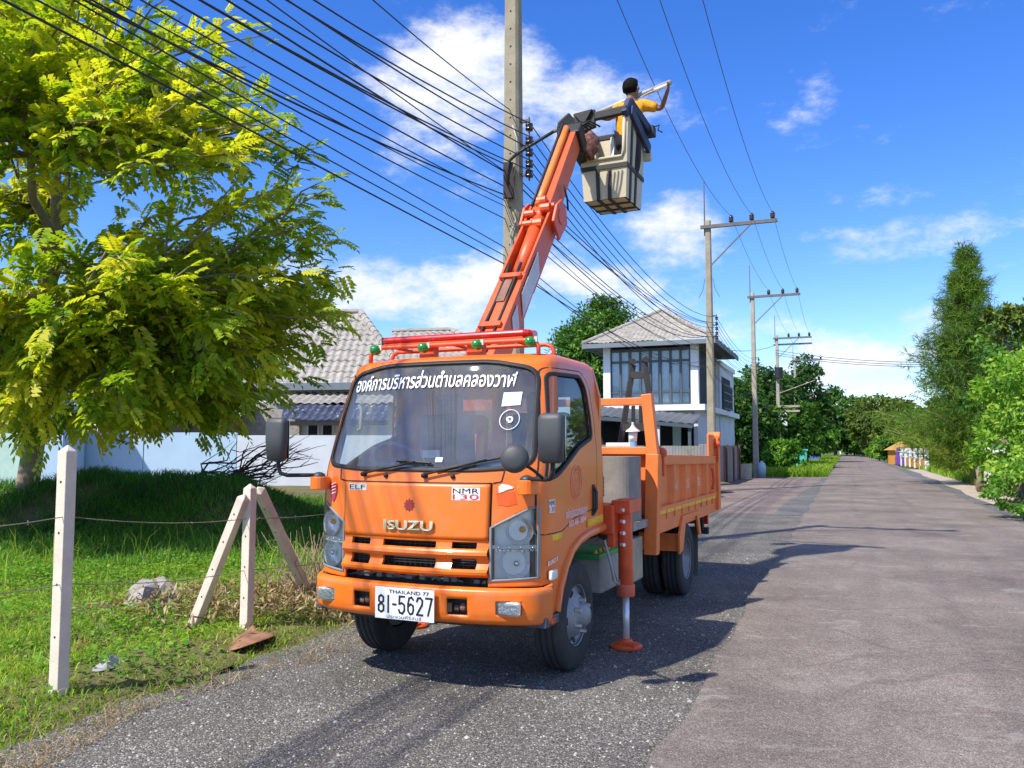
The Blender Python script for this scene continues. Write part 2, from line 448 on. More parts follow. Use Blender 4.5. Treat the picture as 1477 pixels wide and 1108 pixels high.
ASPH_ROAD = asphalt("asphalt_road", (.196, .165, .143), (.35, .30, .262), (.10, .084, .073), .16, 150, patch=(.31, .285, .25), pamt=.5, cracks=.35, bump=.5)
ASPH_DARK = asphalt("asphalt_dark", (.145, .136, .12), (.38, .355, .315), (.05, .047, .042), .2, 105, patch=(.25, .235, .205), pamt=.55, bump=.8)
ASPH_PINK = asphalt("asphalt_apron", (.19, .150, .132), (.34, .285, .255), (.10, .08, .07), .15, 90, patch=(.38, .31, .29), pamt=.5, bump=.4)
ASPH_STRIP = asphalt("asphalt_strip", (.12, .12, .115), (.34, .34, .32), (.05, .05, .05), .2, 80, patch=(.22, .2, .19), pamt=.4, bump=.6)

def soil_mat(name, cols, scale=1.2):
    m, nt, b = nodes_of(name)
    N, L = nt.nodes.new, nt.links.new
    tc = N("ShaderNodeTexCoord")
    nz = N("ShaderNodeTexNoise"); nz.inputs["Scale"].default_value = scale; nz.inputs["Detail"].default_value = 10; nz.inputs["Roughness"].default_value = .7
    L(tc.outputs["Object"], nz.inputs["Vector"])
    cr = N("ShaderNodeValToRGB"); cr.color_ramp.elements[0].position = .32; cr.color_ramp.elements[1].position = .68
    cr.color_ramp.elements[0].color = (*cols[0], 1); cr.color_ramp.elements[1].color = (*cols[-1], 1)
    for i, c in enumerate(cols[1:-1]):
        e = cr.color_ramp.elements.new(.32 + .36 * (i + 1) / (len(cols) - 1)); e.color = (*c, 1)
    L(nz.outputs["Fac"], cr.inputs[0])
    n2 = N("ShaderNodeTexNoise"); n2.inputs["Scale"].default_value = 40; n2.inputs["Detail"].default_value = 6
    L(tc.outputs["Object"], n2.inputs["Vector"])
    mr = N("ShaderNodeMapRange"); mr.inputs["To Min"].default_value = .6; mr.inputs["To Max"].default_value = 1.4
    L(n2.outputs["Fac"], mr.inputs["Value"])
    mu = N("ShaderNodeMix"); mu.data_type = 'RGBA'; mu.blend_type = 'MULTIPLY'; mu.inputs["Factor"].default_value = 1
    L(cr.outputs[0], mu.inputs["A"]); L(mr.outputs[0], mu.inputs["B"]); L(mu.outputs["Result"], b.inputs["Base Color"])
    b.inputs["Roughness"].default_value = .95; b.inputs["Specular IOR Level"].default_value = .15
    bp = N("ShaderNodeBump"); bp.inputs["Strength"].default_value = .6; bp.inputs["Distance"].default_value = .03
    L(n2.outputs["Fac"], bp.inputs["Height"]); L(bp.outputs[0], b.inputs["Normal"])
    MATS[name] = m
    return m
SOIL = soil_mat("soil", [(.10, .075, .045), (.13, .12, .05), (.16, .15, .07)])
SAND = soil_mat("sand", [(.28, .22, .17), (.40, .34, .27), (.5, .44, .37)], 2.0)
FARGRASS = soil_mat("far_grass", [(.05, .085, .02), (.085, .13, .03), (.13, .16, .05)], .25)

def strip_sheet(name, mat, o0, o1, D0, D1, z, nD=60, nw=10, jag0=0., jag1=0., curve=0., zf=None, jend=0.):
    """sheet between two offsets from the road line; edges may be ragged"""
    b = MB(); g = np.random.default_rng(hash(name) % 1000 if False else len(name) * 7 + int(D1))
    Ds = np.linspace(0, 1, nD + 1) ** 1.6 * (D1 - D0) + D0
    w0 = np.cumsum(g.normal(0, 1, nD + 1)); w0 = (w0 - np.linspace(w0[0], w0[-1], nD + 1)); w0 /= (abs(w0).max() + 1e-6)
    w1 = np.cumsum(g.normal(0, 1, nD + 1)); w1 = (w1 - np.linspace(w1[0], w1[-1], nD + 1)); w1 /= (abs(w1).max() + 1e-6)
    vs = []
    for i, D in enumerate(Ds):
        a = o0(D) if callable(o0) else o0; c = o1(D) if callable(o1) else o1
        a += jag0 * (w0[i] * .6 + g.uniform(-.4, .4)); c += jag1 * (w1[i] * .6 + g.uniform(-.4, .4))
        for j in range(nw + 1):
            o = a + (c - a) * j / nw
            DD = D - .4 * o * 0
            x = road_x(D, o)
            vs.append((x, D, z if zf is None else zf(x, D, o)))
    fs = [(i * (nw + 1) + j, i * (nw + 1) + j + 1, (i + 1) * (nw + 1) + j + 1, (i + 1) * (nw + 1) + j) for i in range(nD) for j in range(nw)]
    b.add(vs, fs)
    return tag(b.build(name, mat, smooth=True), kind="structure")

g = MB(); g.add([(-900, -60, -.06), (1100, -60, -.06), (1100, 1600, -.06), (-900, 1600, -.06)], [(0, 1, 2, 3)])
tag(g.build("ground", FARGRASS), kind="structure")
strip_sheet("shoulder_asphalt", ASPH_DARK, -4.42, -.8, -3, 20.2, 0.0, nD=70, jag0=.22)
strip_sheet("road", ASPH_ROAD, -.98, 3.45, -3, 158, 0.010, nD=170, jag0=.15, jag1=.22)
strip_sheet("side_road_apron", ASPH_PINK, lambda D: -9.5 if D > 27 else -5.2, -1.0, 20.0, 44.5, 0.004, nD=30, jag1=.12)
strip_sheet("patched_strip", ASPH_STRIP, lambda D: -1.85 + .02 * (D - 20), -.9, 19.6, 43, 0.007, nD=30, jag0=.16, jag1=.1)
strip_sheet("road_edge_gravel", ASPH_STRIP, 3.2, 4.15, 12, 300, 0.003, nD=60, jag1=.35)
strip_sheet("sandy_verge", SAND, 3.3, lambda D: 8.5, 4, 60, -.012, nD=50, jag0=.1, jag1=.5)

def ss(a, b, x):
    t = np.clip((x - a) / (b - a), 0, 1); return t * t * (3 - 2 * t)
def vnoise(x, y):
    return (np.sin(1.7 * x + 1.3) * np.cos(1.1 * y - .7) + .5 * np.sin(3.9 * x - 2.1 * y + .4) + .3 * np.sin(7.3 * y + 5.1 * x)) / 1.8
def verge_h(x, D):
    """height of the left verge: a small rise off the asphalt, then the overgrown spoil mound"""
    x = np.asarray(x, dtype=float); D = np.asarray(D, dtype=float)
    t = -(x - .4 * D) - 4.3
    z = -.03 + .10 * ss(0, .9, t) + .05 * ss(.2, 1.5, t) * vnoise(x * 1.3, D * 1.3)
    q = (x / np.maximum(D, 1)) * FOC + PW / 2                 # the mound's own long axis runs roughly across
    m = np.exp(-((D - 15.2) / 1.75) ** 2) * ss(-3.1, -5.3, x) * (1 - .25 * ss(-7.2, -9.5, x))
    z = z + m * (.96 + .10 * vnoise(x * .9, D * .5)) + .36 * ss(15, 22, D)
    return z
def verge_mesh():
    Ds = np.concatenate([np.linspace(2.5, 14, 80), np.linspace(14.2, 30, 70)])
    ts = np.concatenate([np.linspace(0, 1, 10), np.linspace(1.1, 9, 60), np.linspace(9.5, 34, 20)])
    g2 = np.random.default_rng(4)
    vs = []
    for D in Ds:
        j = .16 * math.sin(D * 2.3) + .1 * math.sin(D * 5.1 + 1)
        x = .4 * D - 4.3 - ts - j * np.exp(-ts)
        z = verge_h(x, D) + g2.normal(0, .008, len(ts))
        vs.append(np.stack([x, np.full_like(x, D), z], -1))
    n, m = len(Ds), len(ts)
    vs = np.concatenate(vs)
    idx = np.arange(n * m).reshape(n, m)
    fs = np.stack([idx[:-1, :-1], idx[1:, :-1], idx[1:, 1:], idx[:-1, 1:]], -1).reshape(-1, 4)
    me = fast_mesh("verge", vs, fs)
    o = link_mesh("grass_verge", me, SOIL, smooth=True)
    tag(o, kind="structure")
verge_mesh()
# ------------------------------------------------------------------ the truck: local x = across (viewer's right), y = towards its rear, z = up
YAW = 0.4150
TX, TY = -0.7368, 5.4237
truck = empty("bucket_truck", (TX, TY, 0), -YAW)
tag(truck, "orange bucket lift truck with open tipper bed parked on the dark shoulder", "truck")
def WL(p):                                            # world point to truck frame
    dx, dy = p[0] - TX, p[1] - TY; c, s = math.cos(YAW), math.sin(YAW)
    return Vector((dx * c - dy * s, dx * s + dy * c, p[2]))

ORANGE = M("orange_paint", (.80, .165, .012), rough=.36, var=.06, scale=2.5, coat=.22, dirt=(.47, .22, .11), damt=.6, dscale=6.5)
ORANGE2 = M("orange_bed_paint", (.80, .19, .038), rough=.5, var=.12, scale=5, dirt=(.42, .14, .06), damt=.45, dscale=4, bump=.05, bscale=30)
REDOR = M("red_orange_paint", (.68, .085, .02), rough=.45, var=.15, scale=7, dirt=(.25, .06, .03), damt=.5, dscale=6, bump=.06)
BOOMOR = M("boom_paint", (.64, .095, .02), rough=.45, var=.14, scale=5, dirt=(.22, .06, .03), damt=.55, dscale=5, bump=.05)
BLACK = M("black_rubber", (.012, .012, .013), rough=.62, var=.2, scale=12)
PLASTIC = M("dark_plastic", (.035, .037, .04), rough=.5, var=.15, scale=9)
MIRRORP = M("mirror_shell", (.05, .053, .058), rough=.55, var=.12, scale=9, bump=.06, bscale=200)
TYRE = M("tyre_rubber", (.028, .029, .031), rough=.85, var=.25, scale=9, dirt=(.09, .085, .075), damt=.5, dscale=7, bump=.15, bscale=90)
STEEL = M("wheel_steel", (.30, .32, .34), rough=.5, metal=.35, var=.2, scale=10, dirt=(.12, .10, .08), damt=.6, dscale=9)
CHROME = M("chrome", (.75, .77, .8), rough=.12, metal=1.0, var=.05)
ROD = M("bright_rod", (.72, .74, .78), rough=.35, metal=.4, var=.05)
WHITE = M("white_print", (.82, .82, .82), rough=.5, var=.03)
PINKW = M("faded_print", (.85, .55, .55), rough=.6, var=.1, scale=30)
FADED = M("faded_crest", (.84, .36, .20), rough=.6, var=.1, scale=30)
INKB = M("ink_black", (.015, .016, .02), rough=.5, var=.05)
INKR = M("ink_red", (.62, .02, .03), rough=.5, var=.05)
EMBLEM = M("emblem_red", (.30, .025, .02), rough=.5, var=.1)
YELLOW = M("yellow_tape", (.92, .50, .015), rough=.5, var=.1, scale=14, dirt=(.45, .2, .05), damt=.4)
GREY = M("grey_bulkhead", (.23, .21, .19), rough=.75, var=.2, scale=8, dirt=(.12, .10, .08), damt=.5, dscale=5, bump=.12, bscale=80)
DARKM = M("chassis_black", (.025, .025, .024), rough=.7, var=.3, scale=8, dirt=(.10, .09, .075), damt=.5, dscale=6)
SEATM = M("seat_cloth", (.13, .145, .145), rough=.9, var=.15, scale=30)
CABIN = M("cabin_trim", (.52, .55, .52), rough=.8, var=.06, scale=5)
DASH = M("dash_plastic", (.20, .25, .26), rough=.6, var=.1, scale=6)
WSGLASS = glass_mat("windscreen_glass", (.94, .98, .96), 1.0, veil=.10, ior=1.95)
SIDEGLASS = glass_mat("side_glass", (.72, .80, .78), .9, veil=.03)
LENS = glass_mat("lamp_lens", (.93, .95, .96), 1.0, veil=.05)
REFLECT = M("lamp_reflector", (.90, .92, .94), rough=.22, metal=.75, var=.05, bump=.25, bscale=60)
LAMPGREY = M("lamp_housing", (.74, .78, .80), rough=.35, var=.08, metal=.2)
GREENL = M("green_lens", (.005, .22, .03), rough=.2, var=.15, coat=.6)
REDL = M("red_lens", (.55, .012, .008), rough=.25, var=.1, coat=.5)
AMBER = M("amber_bulb", (.75, .30, .02), rough=.3, var=.1)

# ---- cab shape
OUTL = np.array([(0, 0), (.2, .008), (.4, .03), (.56, .064), (.68, .105), (.77, .15), (.83, .20), (.862, .27), (.876, .39), (.88, .56), (.88, 1.38)])
def _dense(c, n=12):
    P_ = [2 * c[0] - c[1]] + list(c) + [2 * c[-1] - c[-2]]; out = []
    P_[0] = np.array([-c[1][0], c[1][1]])
    for i in range(1, len(P_) - 2):
        p0, p1, p2, p3 = P_[i - 1], P_[i], P_[i + 1], P_[i + 2]
        if i >= len(P_) - 4: 
            for k in range(n): out.append(p1 + (p2 - p1) * k / n)
            continue
        for k in range(n):
            t = k / n; out.append(.5 * ((2 * p1) + (-p0 + p2) * t + (2 * p0 - 5 * p1 + 4 * p2 - p3) * t * t + (-p0 + 3 * p1 - 3 * p2 + p3) * t ** 3))
    out.append(P_[-2]); return np.array(out)
OD = _dense(list(OUTL))
OD[:, 0] = np.maximum.accumulate(OD[:, 0])
REAR = 1.58
def v0(w): return float(np.interp(w, [.4, .7, 1.0, 1.34, 1.42, 1.50, 2.10, 2.17, 2.20, 2.225, 2.245, 2.255], [.15, .148, .150, .165, .185, .215, .462, .495, .535, .60, .70, .82]))
def su(w): return float(np.interp(w, [.4, .9, 1.45, 1.8, 2.10, 2.18, 2.22, 2.245, 2.255], [.985, 1.0, 1.0, .975, .935, .915, .885, .84, .78]))
def front_v(u, w, off=0.):
    s = su(w); a = min(abs(u) / s, .8799)
    o = np.interp(a, OD[:, 0], OD[:, 1]); b = v0(w)
    return b + o * (REAR - b) / 1.38 - off
def FS(u, w, off=0.): return Vector((u, front_v(u, w, off), w))
def side_u(v, w):
    b = v0(w); o = (v - b) * 1.38 / (REAR - b)
    return float(np.interp(o, OD[:, 1], OD[:, 0])) * su(w)
def SS(v, w, off=0., sgn=1): return Vector((sgn * (side_u(v, w) + off), v, w))

def inpoly(x, y, poly):
    r = False; n = len(poly); j = n - 1
    for i in range(n):
        xi, yi = poly[i]; xj, yj = poly[j]
        if (yi > y) != (yj > y) and x < (xj - xi) * (y - yi) / (yj - yi) + xi: r = not r
        j = i
    return r
def roundpoly(poly, r, n=6):
    out = []; m = len(poly)
    for i in range(m):
        p = Vector(poly[i]); a = (Vector(poly[i - 1]) - p); c = (Vector(poly[(i + 1) % m]) - p)
        rr = min(r, a.length * .45, c.length * .45)
        p0 = p + a.normalized() * rr; p1 = p + c.normalized() * rr
        for k in range(n + 1):
            t = k / n; q = p0 * (1 - t) ** 2 + p * 2 * t * (1 - t) + p1 * t * t; out.append((q.x, q.y))
    return out
def resample(poly, step=.03):
    out = []; m = len(poly)
    for i in range(m):
        a = Vector(poly[i]); b_ = Vector(poly[(i + 1) % m]); n = max(1, int((b_ - a).length / step))
        out += [tuple(a + (b_ - a) * k / n) for k in range(n)]
    return out

WS = roundpoly([(-.80, 1.462), (-.45, 1.436), (.45, 1.436), (.80, 1.462), (.745, 2.115), (.42, 2.178), (-.42, 2.178), (-.745, 2.115)], .10)
DW = roundpoly([(.42, 1.365), (.60, 1.40), (1.05, 1.585), (1.345, 1.655), (1.30, 2.02), (1.20, 2.105), (.62, 2.085)], .05)
ARCH = [(.56, .3), (.575, .50), (.63, .64), (.72, .765), (.85, .865), (1.0, .918), (1.2, .945), (1.40, .955), (1.7, .965), (1.7, .3)]
HL = [(.562, .735), (.832, .752), (.838, 1.205), (.79, 1.19), (.562, 1.068)]
def mir(poly): return [(-a, b_) for a, b_ in poly][::-1]

# shell as a ring grid: columns along the outline (front, both sides), rows in height
qs = np.concatenate([np.linspace(0, .86, 60), ])
cols = [('f', u) for u in np.linspace(-.872, .872, 141)]
vs_side = np.linspace(0, 1, 52)[1:]
def shell():
    ws_ = np.concatenate([np.arange(.47, 2.19, .0125), [2.2, 2.21, 2.22, 2.23, 2.2375, 2.245, 2.25, 2.255]])
    groups = {"cab_shell": MB(), "door_r": MB(), "door_l": MB()}
    rows = []
    for w in ws_:
        s = su(w); row = []
        q = .874 * s
        ve = front_v(q, w)
        for t in vs_side[::-1]: row.append(Vector((-(q + (.88 * s - q) * min(1, t * 6)) if False else -side_u(max(ve + (REAR - ve) * t, ve), w), ve + (REAR - ve) * t, w)))
        for u in np.linspace(-q, q, 141): row.append(FS(u, w))
        for t in vs_side: row.append(Vector((side_u(ve + (REAR - ve) * t, w), ve + (REAR - ve) * t, w)))
        rows.append(row)
    n = len(rows[0])
    nside = len(vs_side)
    allv = [p for r_ in rows for p in r_]
    b = MB(); b.v = [tuple(p) for p in allv]
    wsm, hlr, hll = WS, HL, mir(HL)
    for i in range(len(ws_) - 1):
        for j in range(n - 1):
            c = (rows[i][j] + rows[i][j + 1] + rows[i + 1][j] + rows[i + 1][j + 1]) / 4
            front = nside <= j < nside + 140
            if front:
                if inpoly(c.x, c.z, wsm) or inpoly(c.x, c.z, hlr) or inpoly(c.x, c.z, hll): continue
                if abs(c.x) < .55 and c.z < .99: continue
                if c.z < .69 and True: continue
            else:
                if inpoly(c.y, c.z, DW): continue
                if inpoly(c.y, c.z, ARCH): continue
                if c.z < .50 + .0: continue
            k = i * n + j
            b.f.append((k, k + 1, k + 1 + n, k + n))
    # roof cap
    top = [ (len(ws_) - 1) * n + j for j in range(n)]
    cx = len(b.v); 
    for j in range(n):
        p = rows[-1][j]; b.v.append((p.x * .5, .5 * (p.y - 1.1) + 1.1 if p.y < 1.1 else p.y, 2.268))
    for j in range(n - 1): b.f.append((top[j], top[j + 1], cx + j + 1, cx + j))
    b.f.append(tuple(cx + j for j in range(n)))
    return b.build("cab_shell", ORANGE, truck, smooth=True, solid=.02)
cabshell = shell()
# rear wall of the cab with its window hole
rw = MB()
for (a, c, d, e) in ((-.86, .86, .95, 1.50), (-.86, -.62, 1.50, 1.98), (.62, .86, 1.50, 1.98), (-.06, .06, 1.5, 1.98)): rw.box(a, c, 1.56, 1.60, d, e)
rw.prism([(-.86, 1.56, 1.98), (.86, 1.56, 1.98), (.80, 1.56, 2.20), (.70, 1.56, 2.25), (-.70, 1.56, 2.25), (-.80, 1.56, 2.20)], (0, .04, 0))
rw.build("rear_wall", ORANGE, truck)
q = MB(); q.box(-.62, -.06, 1.575, 1.58, 1.5, 1.98); q.box(.06, .62, 1.575, 1.58, 1.5, 1.98); q.build("rear_window", SIDEGLASS, truck)

def ribbon(name, path, mat, parent, width, thick, closed=True, S=FS, off=0.004, smooth=True):
    """flat strip of given width laid along a path on a surface S(a, w)"""
    n = len(path); b = MB(); rows = []
    for i in range(n):
        p = Vector(path[i]); 
        a = Vector(path[(i - 1) % n] if (closed or i > 0) else path[i]); c = Vector(path[(i + 1) % n] if (closed or i < n - 1) else path[i])
        t = (c - a).normalized(); nn = Vector((-t.y, t.x)) * width / 2
        rows.append([S(p.x + nn.x * k, p.y + nn.y * k, off + h) for k, h in ((-1, -.008), (-1, thick * .6), (-.5, thick), (.5, thick), (1, thick * .6), (1, -.008))])
    vs = [p for r_ in rows for p in r_]; m = 6
    b.add(vs, [])
    for i in range(n if closed else n - 1):
        k = (i + 1) % n
        for j in range(m - 1): b.f.append((i * m + j, i * m + j + 1, k * m + j + 1, k * m + j))
    if not closed: b.f += [tuple(range(m)), tuple(range((n - 1) * m, n * m))]
    return b.build(name, mat, parent, smooth=smooth)

def patch(name, poly, mat, parent, S=FS, off=0., step=.02, smooth=True, solid=0):
    """sheet filling a polygon of surface coordinates"""
    xs = [p[0] for p in poly]; ys = [p[1] for p in poly]
    nx = max(2, int((max(xs) - min(xs)) / step)); ny = max(2, int((max(ys) - min(ys)) / step))
    gx = np.linspace(min(xs), max(xs), nx + 1); gy = np.linspace(min(ys), max(ys), ny + 1)
    b = MB(); b.v = [tuple(S(x, y, off)) for y in gy for x in gx]
    for j in range(ny):
        for i in range(nx):
            if inpoly((gx[i] + gx[i + 1]) / 2, (gy[j] + gy[j + 1]) / 2, poly): b.f.append((j * (nx + 1) + i, j * (nx + 1) + i + 1, (j + 1) * (nx + 1) + i + 1, (j + 1) * (nx + 1) + i))
    return b.build(name, mat, parent, smooth=smooth, solid=solid)

def quad(name, c, mat, parent, S=FS, off=.006, n=14, m=8, solid=.0, bevel=0, smooth=True):
    """four-cornered sheet (bl, br, tr, tl) laid on the surface"""
    b = MB()
    for j in range(m + 1):
        for i in range(n + 1):
            s, t = i / n, j / m
            x = (c[0][0] * (1 - s) + c[1][0] * s) * (1 - t) + (c[3][0] * (1 - s) + c[2][0] * s) * t
            y = (c[0][1] * (1 - s) + c[1][1] * s) * (1 - t) + (c[3][1] * (1 - s) + c[2][1] * s) * t
            b.v.append(tuple(S(x, y, off)))
    for j in range(m):
        for i in range(n): b.f.append((j * (n + 1) + i, j * (n + 1) + i + 1, (j + 1) * (n + 1) + i + 1, (j + 1) * (n + 1) + i))
    return b.build(name, mat, parent, smooth=smooth, solid=solid)

# windscreen
wsx = patch("windscreen", WS, WSGLASS, truck, off=-.006)
ribbon("windscreen_seal", resample(WS, .03), BLACK, wsx, .028, .006)
lettering("windscreen_lettering", THAI, lambda x, y: FS(-.685 + 1.30 * x, 1.985 + .128 * y + .012 * math.sin(3.1 * x), .004), WHITE, wsx, bold=.012)
quad("sticker", [(.545, 1.855), (.665, 1.865), (.665, 1.955), (.545, 1.95)], M("sticker_blue", (.55, .75, .85), rough=.4, var=.15, scale=20), wsx, off=.003)
pc = MB(); pc.tube([FS(.612 + .062 * math.cos(t), 1.765 + .066 * math.sin(t), .004) for t in np.linspace(0, 2 * math.pi, 25)[:-1]], .003, 4, True)
pc.build("round_sticker_ring", WHITE, wsx)
lettering("round_sticker_mark", "๑", lambda x, y: FS(.590 + .044 * x, 1.745 + .042 * y, .004), WHITE, wsx, bold=.02)
quad("small_sticker", [(.155, 1.485), (.205, 1.485), (.205, 1.515), (.155, 1.515)], WHITE, wsx, off=.003, n=3, m=2)

# bonnet panel, proud of the shell with its gap
hood = quad("front_panel", [(-.548, .990), (.548, .990), (.556, 1.345), (-.556, 1.345)], ORANGE, truck, off=.012, n=40, m=14, solid=.014)
for path in ([(-.556, .985), (-.562, 1.352), (.562, 1.352), (.556, .985)],):
    ribbon("panel_gap", resample(path, .04)[:-30] if False else path[:2], BLACK, hood, .008, .002, closed=False)
    ribbon("panel_gap", [(x, 1.351) for x in np.linspace(-.56, .56, 30)], BLACK, hood, .008, .002, closed=False)
    ribbon("panel_gap", path[2:], BLACK, hood, .008, .002, closed=False)
ribbon("panel_gap", [(-.57, 1.352), (-.62, 1.362), (-.632, 1.43)], BLACK, hood, .008, .002, closed=False)
ribbon("panel_gap", [(.57, 1.352), (.62, 1.362), (.632, 1.43)], BLACK, hood, .008, .002, closed=False)
lettering("brand_lettering", "ISUZU", lambda x, y: FS(-.185 + .37 * x, 1.042 + .062 * y, .022), CHROME, hood, bold=.03, thick=-.012)
lettering("badge_lettering", "ELF", lambda x, y: FS(-.510 + .145 * x, 1.298 + .030 * y, .016), INKB, hood, bold=0.0)
quad("badge_plate", [(-.518, 1.292), (-.355, 1.292), (-.355, 1.334), (-.518, 1.334)], M("badge_silver", (.55, .56, .57), rough=.4, var=.05), hood, off=.0135, n=6, m=2)
quad("badge_plate", [(.305, 1.242), (.492, 1.242), (.492, 1.322), (.305, 1.322)], WHITE, hood, off=.0135, n=6, m=3)
lettering("badge_lettering", "NMR", lambda x, y: FS(.312 + .174 * x, 1.285 + .033 * y, .0165), INKB, hood, bold=0.0)
lettering("badge_lettering", "130", lambda x, y: FS(.312 + .174 * x, 1.247 + .033 * y, .0165), INKR, hood, bold=0.0)
st = []
for k in range(20):
    rr = .044 if k % 2 == 0 else .029
    st.append((rr * math.sin(2 * math.pi * k / 20), 1.203 + rr * math.cos(2 * math.pi * k / 20)))
b = MB(); b.add([FS(a, c, .016) for a, c in st], [tuple(range(19, -1, -1))]); b.build("star_emblem", EMBLEM, hood, solid=.004)
# shield decal and bare filler mark on the corners
sh = [(-.735, 1.325), (-.70, 1.335), (-.655, 1.325), (-.652, 1.27), (-.67, 1.225), (-.69, 1.195), (-.72, 1.225), (-.737, 1.27)]
b = MB(); b.add([FS(a, c, .006) for a, c in sh], [tuple(range(len(sh)))]); shd = b.build("shield_decal", M("maroon", (.33, .02, .06), rough=.4, var=.2, scale=30), truck)
for k in range(4):
    c0 = 1.235 + .022 * k
    b = MB(); b.add([FS(x, z, .008) for x, z in ((-.725, c0 + .01), (-.70, c0 + .022), (-.665, c0 + .03), (-.665, c0 + .036), (-.70, c0 + .03), (-.725, c0 + .018))], [(0, 1, 2, 3, 4, 5)]); b.build("shield_flash", PINKW, shd)
fm = [(.605, 1.330), (.625, 1.347), (.665, 1.342), (.695, 1.328), (.690, 1.318), (.66, 1.312), (.63, 1.297), (.608, 1.290)]
b = MB(); b.add([FS(a, c, .005) for a, c in fm], [tuple(range(len(fm)))]); b.build("bare_filler_mark", WHITE, truck)
fm = [(.59, 1.29), (.70, 1.30), (.715, 1.22), (.66, 1.205), (.60, 1.215)]
b = MB(); b.add([FS(a, c, .003) for a, c in fm], [tuple(range(len(fm)))]); b.build("touch_up_patch", M("touch_up", (.74, .105, .015), rough=.5, var=.08), truck)

# grille: sheet with real openings, dark radiator space behind
def grille():
    us = np.unique(np.round(np.concatenate([np.linspace(-.55, .55, 45), [-.20, .20, -.31, .31, -.475, .475]]), 4))
    ws_ = np.array([.752, .760, .772, .790, .800, .806, .812, .84, .862, .868, .878, .895, .915, .925, .934, .94, .955, .968, .974, .982, .988])
    pr = np.interp(ws_, [.752, .772, .790, .806, .84, .868, .882, .900, .922, .94, .968, .988], [.002, .042, .046, .026, .004, .012, .036, .042, .036, .010, .004, .010])
    b = MB()
    for j, w in enumerate(ws_):
        for u in us:
            p = pr[j]
            b.v.append(tuple(FS(u, w, p - .006 * (abs(u) / .55) ** 4)))
    nu = len(us)
    for j in range(len(ws_) - 1):
        for i in range(nu - 1):
            uc = (us[i] + us[i + 1]) / 2; wc = (ws_[j] + ws_[j + 1]) / 2
            op = abs(uc) < .20 or .31 < abs(uc) < .475
            if op and (.806 < wc < .868 or .934 < wc < .974): continue
            b.f.append((j * nu + i, j * nu + i + 1, (j + 1) * nu + i + 1, (j + 1) * nu + i))
    gr = b.build("grille", ORANGE, truck, smooth=False, solid=.02)
    k = MB()
    for w in (.82, .837, .853, .944, .96):
        k.box(-.5, .5, .225, .24, w - .0025, w + .0025)
    for u in np.linspace(-.48, .48, 25): k.box(u - .002, u + .002, .232, .246, .80, .98)
    k.build("grille_mesh", PLASTIC, gr)
    return gr
grille()
b = MB(); b.box(-.80, .80, .36, .39, .48, 1.02); b.build("radiator", DARKM, truck)
b = MB()
for k in range(14):
    u = random.uniform(-.45, .45); b.tube([(u, .30, .77), (u + random.uniform(-.1, .1), .27, .73), (u + random.uniform(-.2, .2), .31, .70)], .007, 5)
for k in range(8):
    u = random.uniform(-.45, .45); b.box(u - .02, u + .02, .28, .33, .70, .70 + random.uniform(.02, .05))
b.build("engine_bay_fittings", M("fittings", (.16, .155, .15), rough=.5, var=.3), truck)

# headlights
for sg in (1, -1):
    hl = HL if sg > 0 else mir(HL)
    S_ = FS
    h = patch("headlight", [(a, c) for a, c in hl], LAMPGREY, truck, off=-.055, step=.012)
    nm = "lens"
    patch("lens", hl, LENS, h, off=.004, step=.01)
    ribbon("bezel", resample(hl, .03), M("bezel_grey", (.22, .24, .25), rough=.4, var=.1), h, .014, .005)
    uc, wc = sg * .700, .842
    def bowl(c, r, dep, mat, nm):
        cx = FS(c[0], c[1], -.012); nrm = Vector((sg * .30, -1, .05)).normalized(); b = MB()
        b.lathe(cx, nrm, [(r * math.sin(t), -dep * math.cos(t) ** 1.2 if t < 1.57 else 0) for t in np.linspace(.12, 1.5708, 10)], 28)
        return b.build(nm, mat, h, smooth=True)
    bowl((sg * .700, .842), .098, .07, REFLECT, "reflector")
    bowl((sg * .728, 1.048), .088, .06, REFLECT, "reflector")
    b = MB(); cx = FS(sg * .705, .842, -.03); b.ico(cx, .022, 2); b.build("bulb", CHROME, h, smooth=True)
    b = MB(); cx = FS(sg * .735, 1.055, -.04); b.ico(cx, .022, 2); b.build("signal_bulb", AMBER, h, smooth=True)
    b = MB()
    for k in range(10): 
        u = sg * (.585 + .026 * k); b.obox(FS(u, .925, -.03), (.010, 0, 0), (0, .012, 0), (0, 0, .006))
    b.build("reflector_ribs", REFLECT, h)
    b = MB()
    for k in range(16):
        t0 = k / 15; u = sg * (.575 + .27 * t0); b.add([FS(u - sg * .0165, .935, -.010), FS(u + sg * .0165, .935, -.010), FS(u + sg * .0165, .958, -.006), FS(u - sg * .0165, .958, -.006)], [(0, 1, 2, 3)])
    b.build("divider_band", LAMPGREY, h)
    for k in range(4):
        b = MB(); b.ico(FS(sg * (.61 + .065 * k), .945, .002), .007, 1); b.build("marker_dot", CHROME, h, smooth=True)
    b = MB(); b.prism([FS(sg * .57, .72, .0), FS(sg * .86, .735, .0), FS(sg * .86, .75, .0), FS(sg * .57, .735, .0)], (0, .06, 0)); b.build("lamp_bracket", PLASTIC, h)

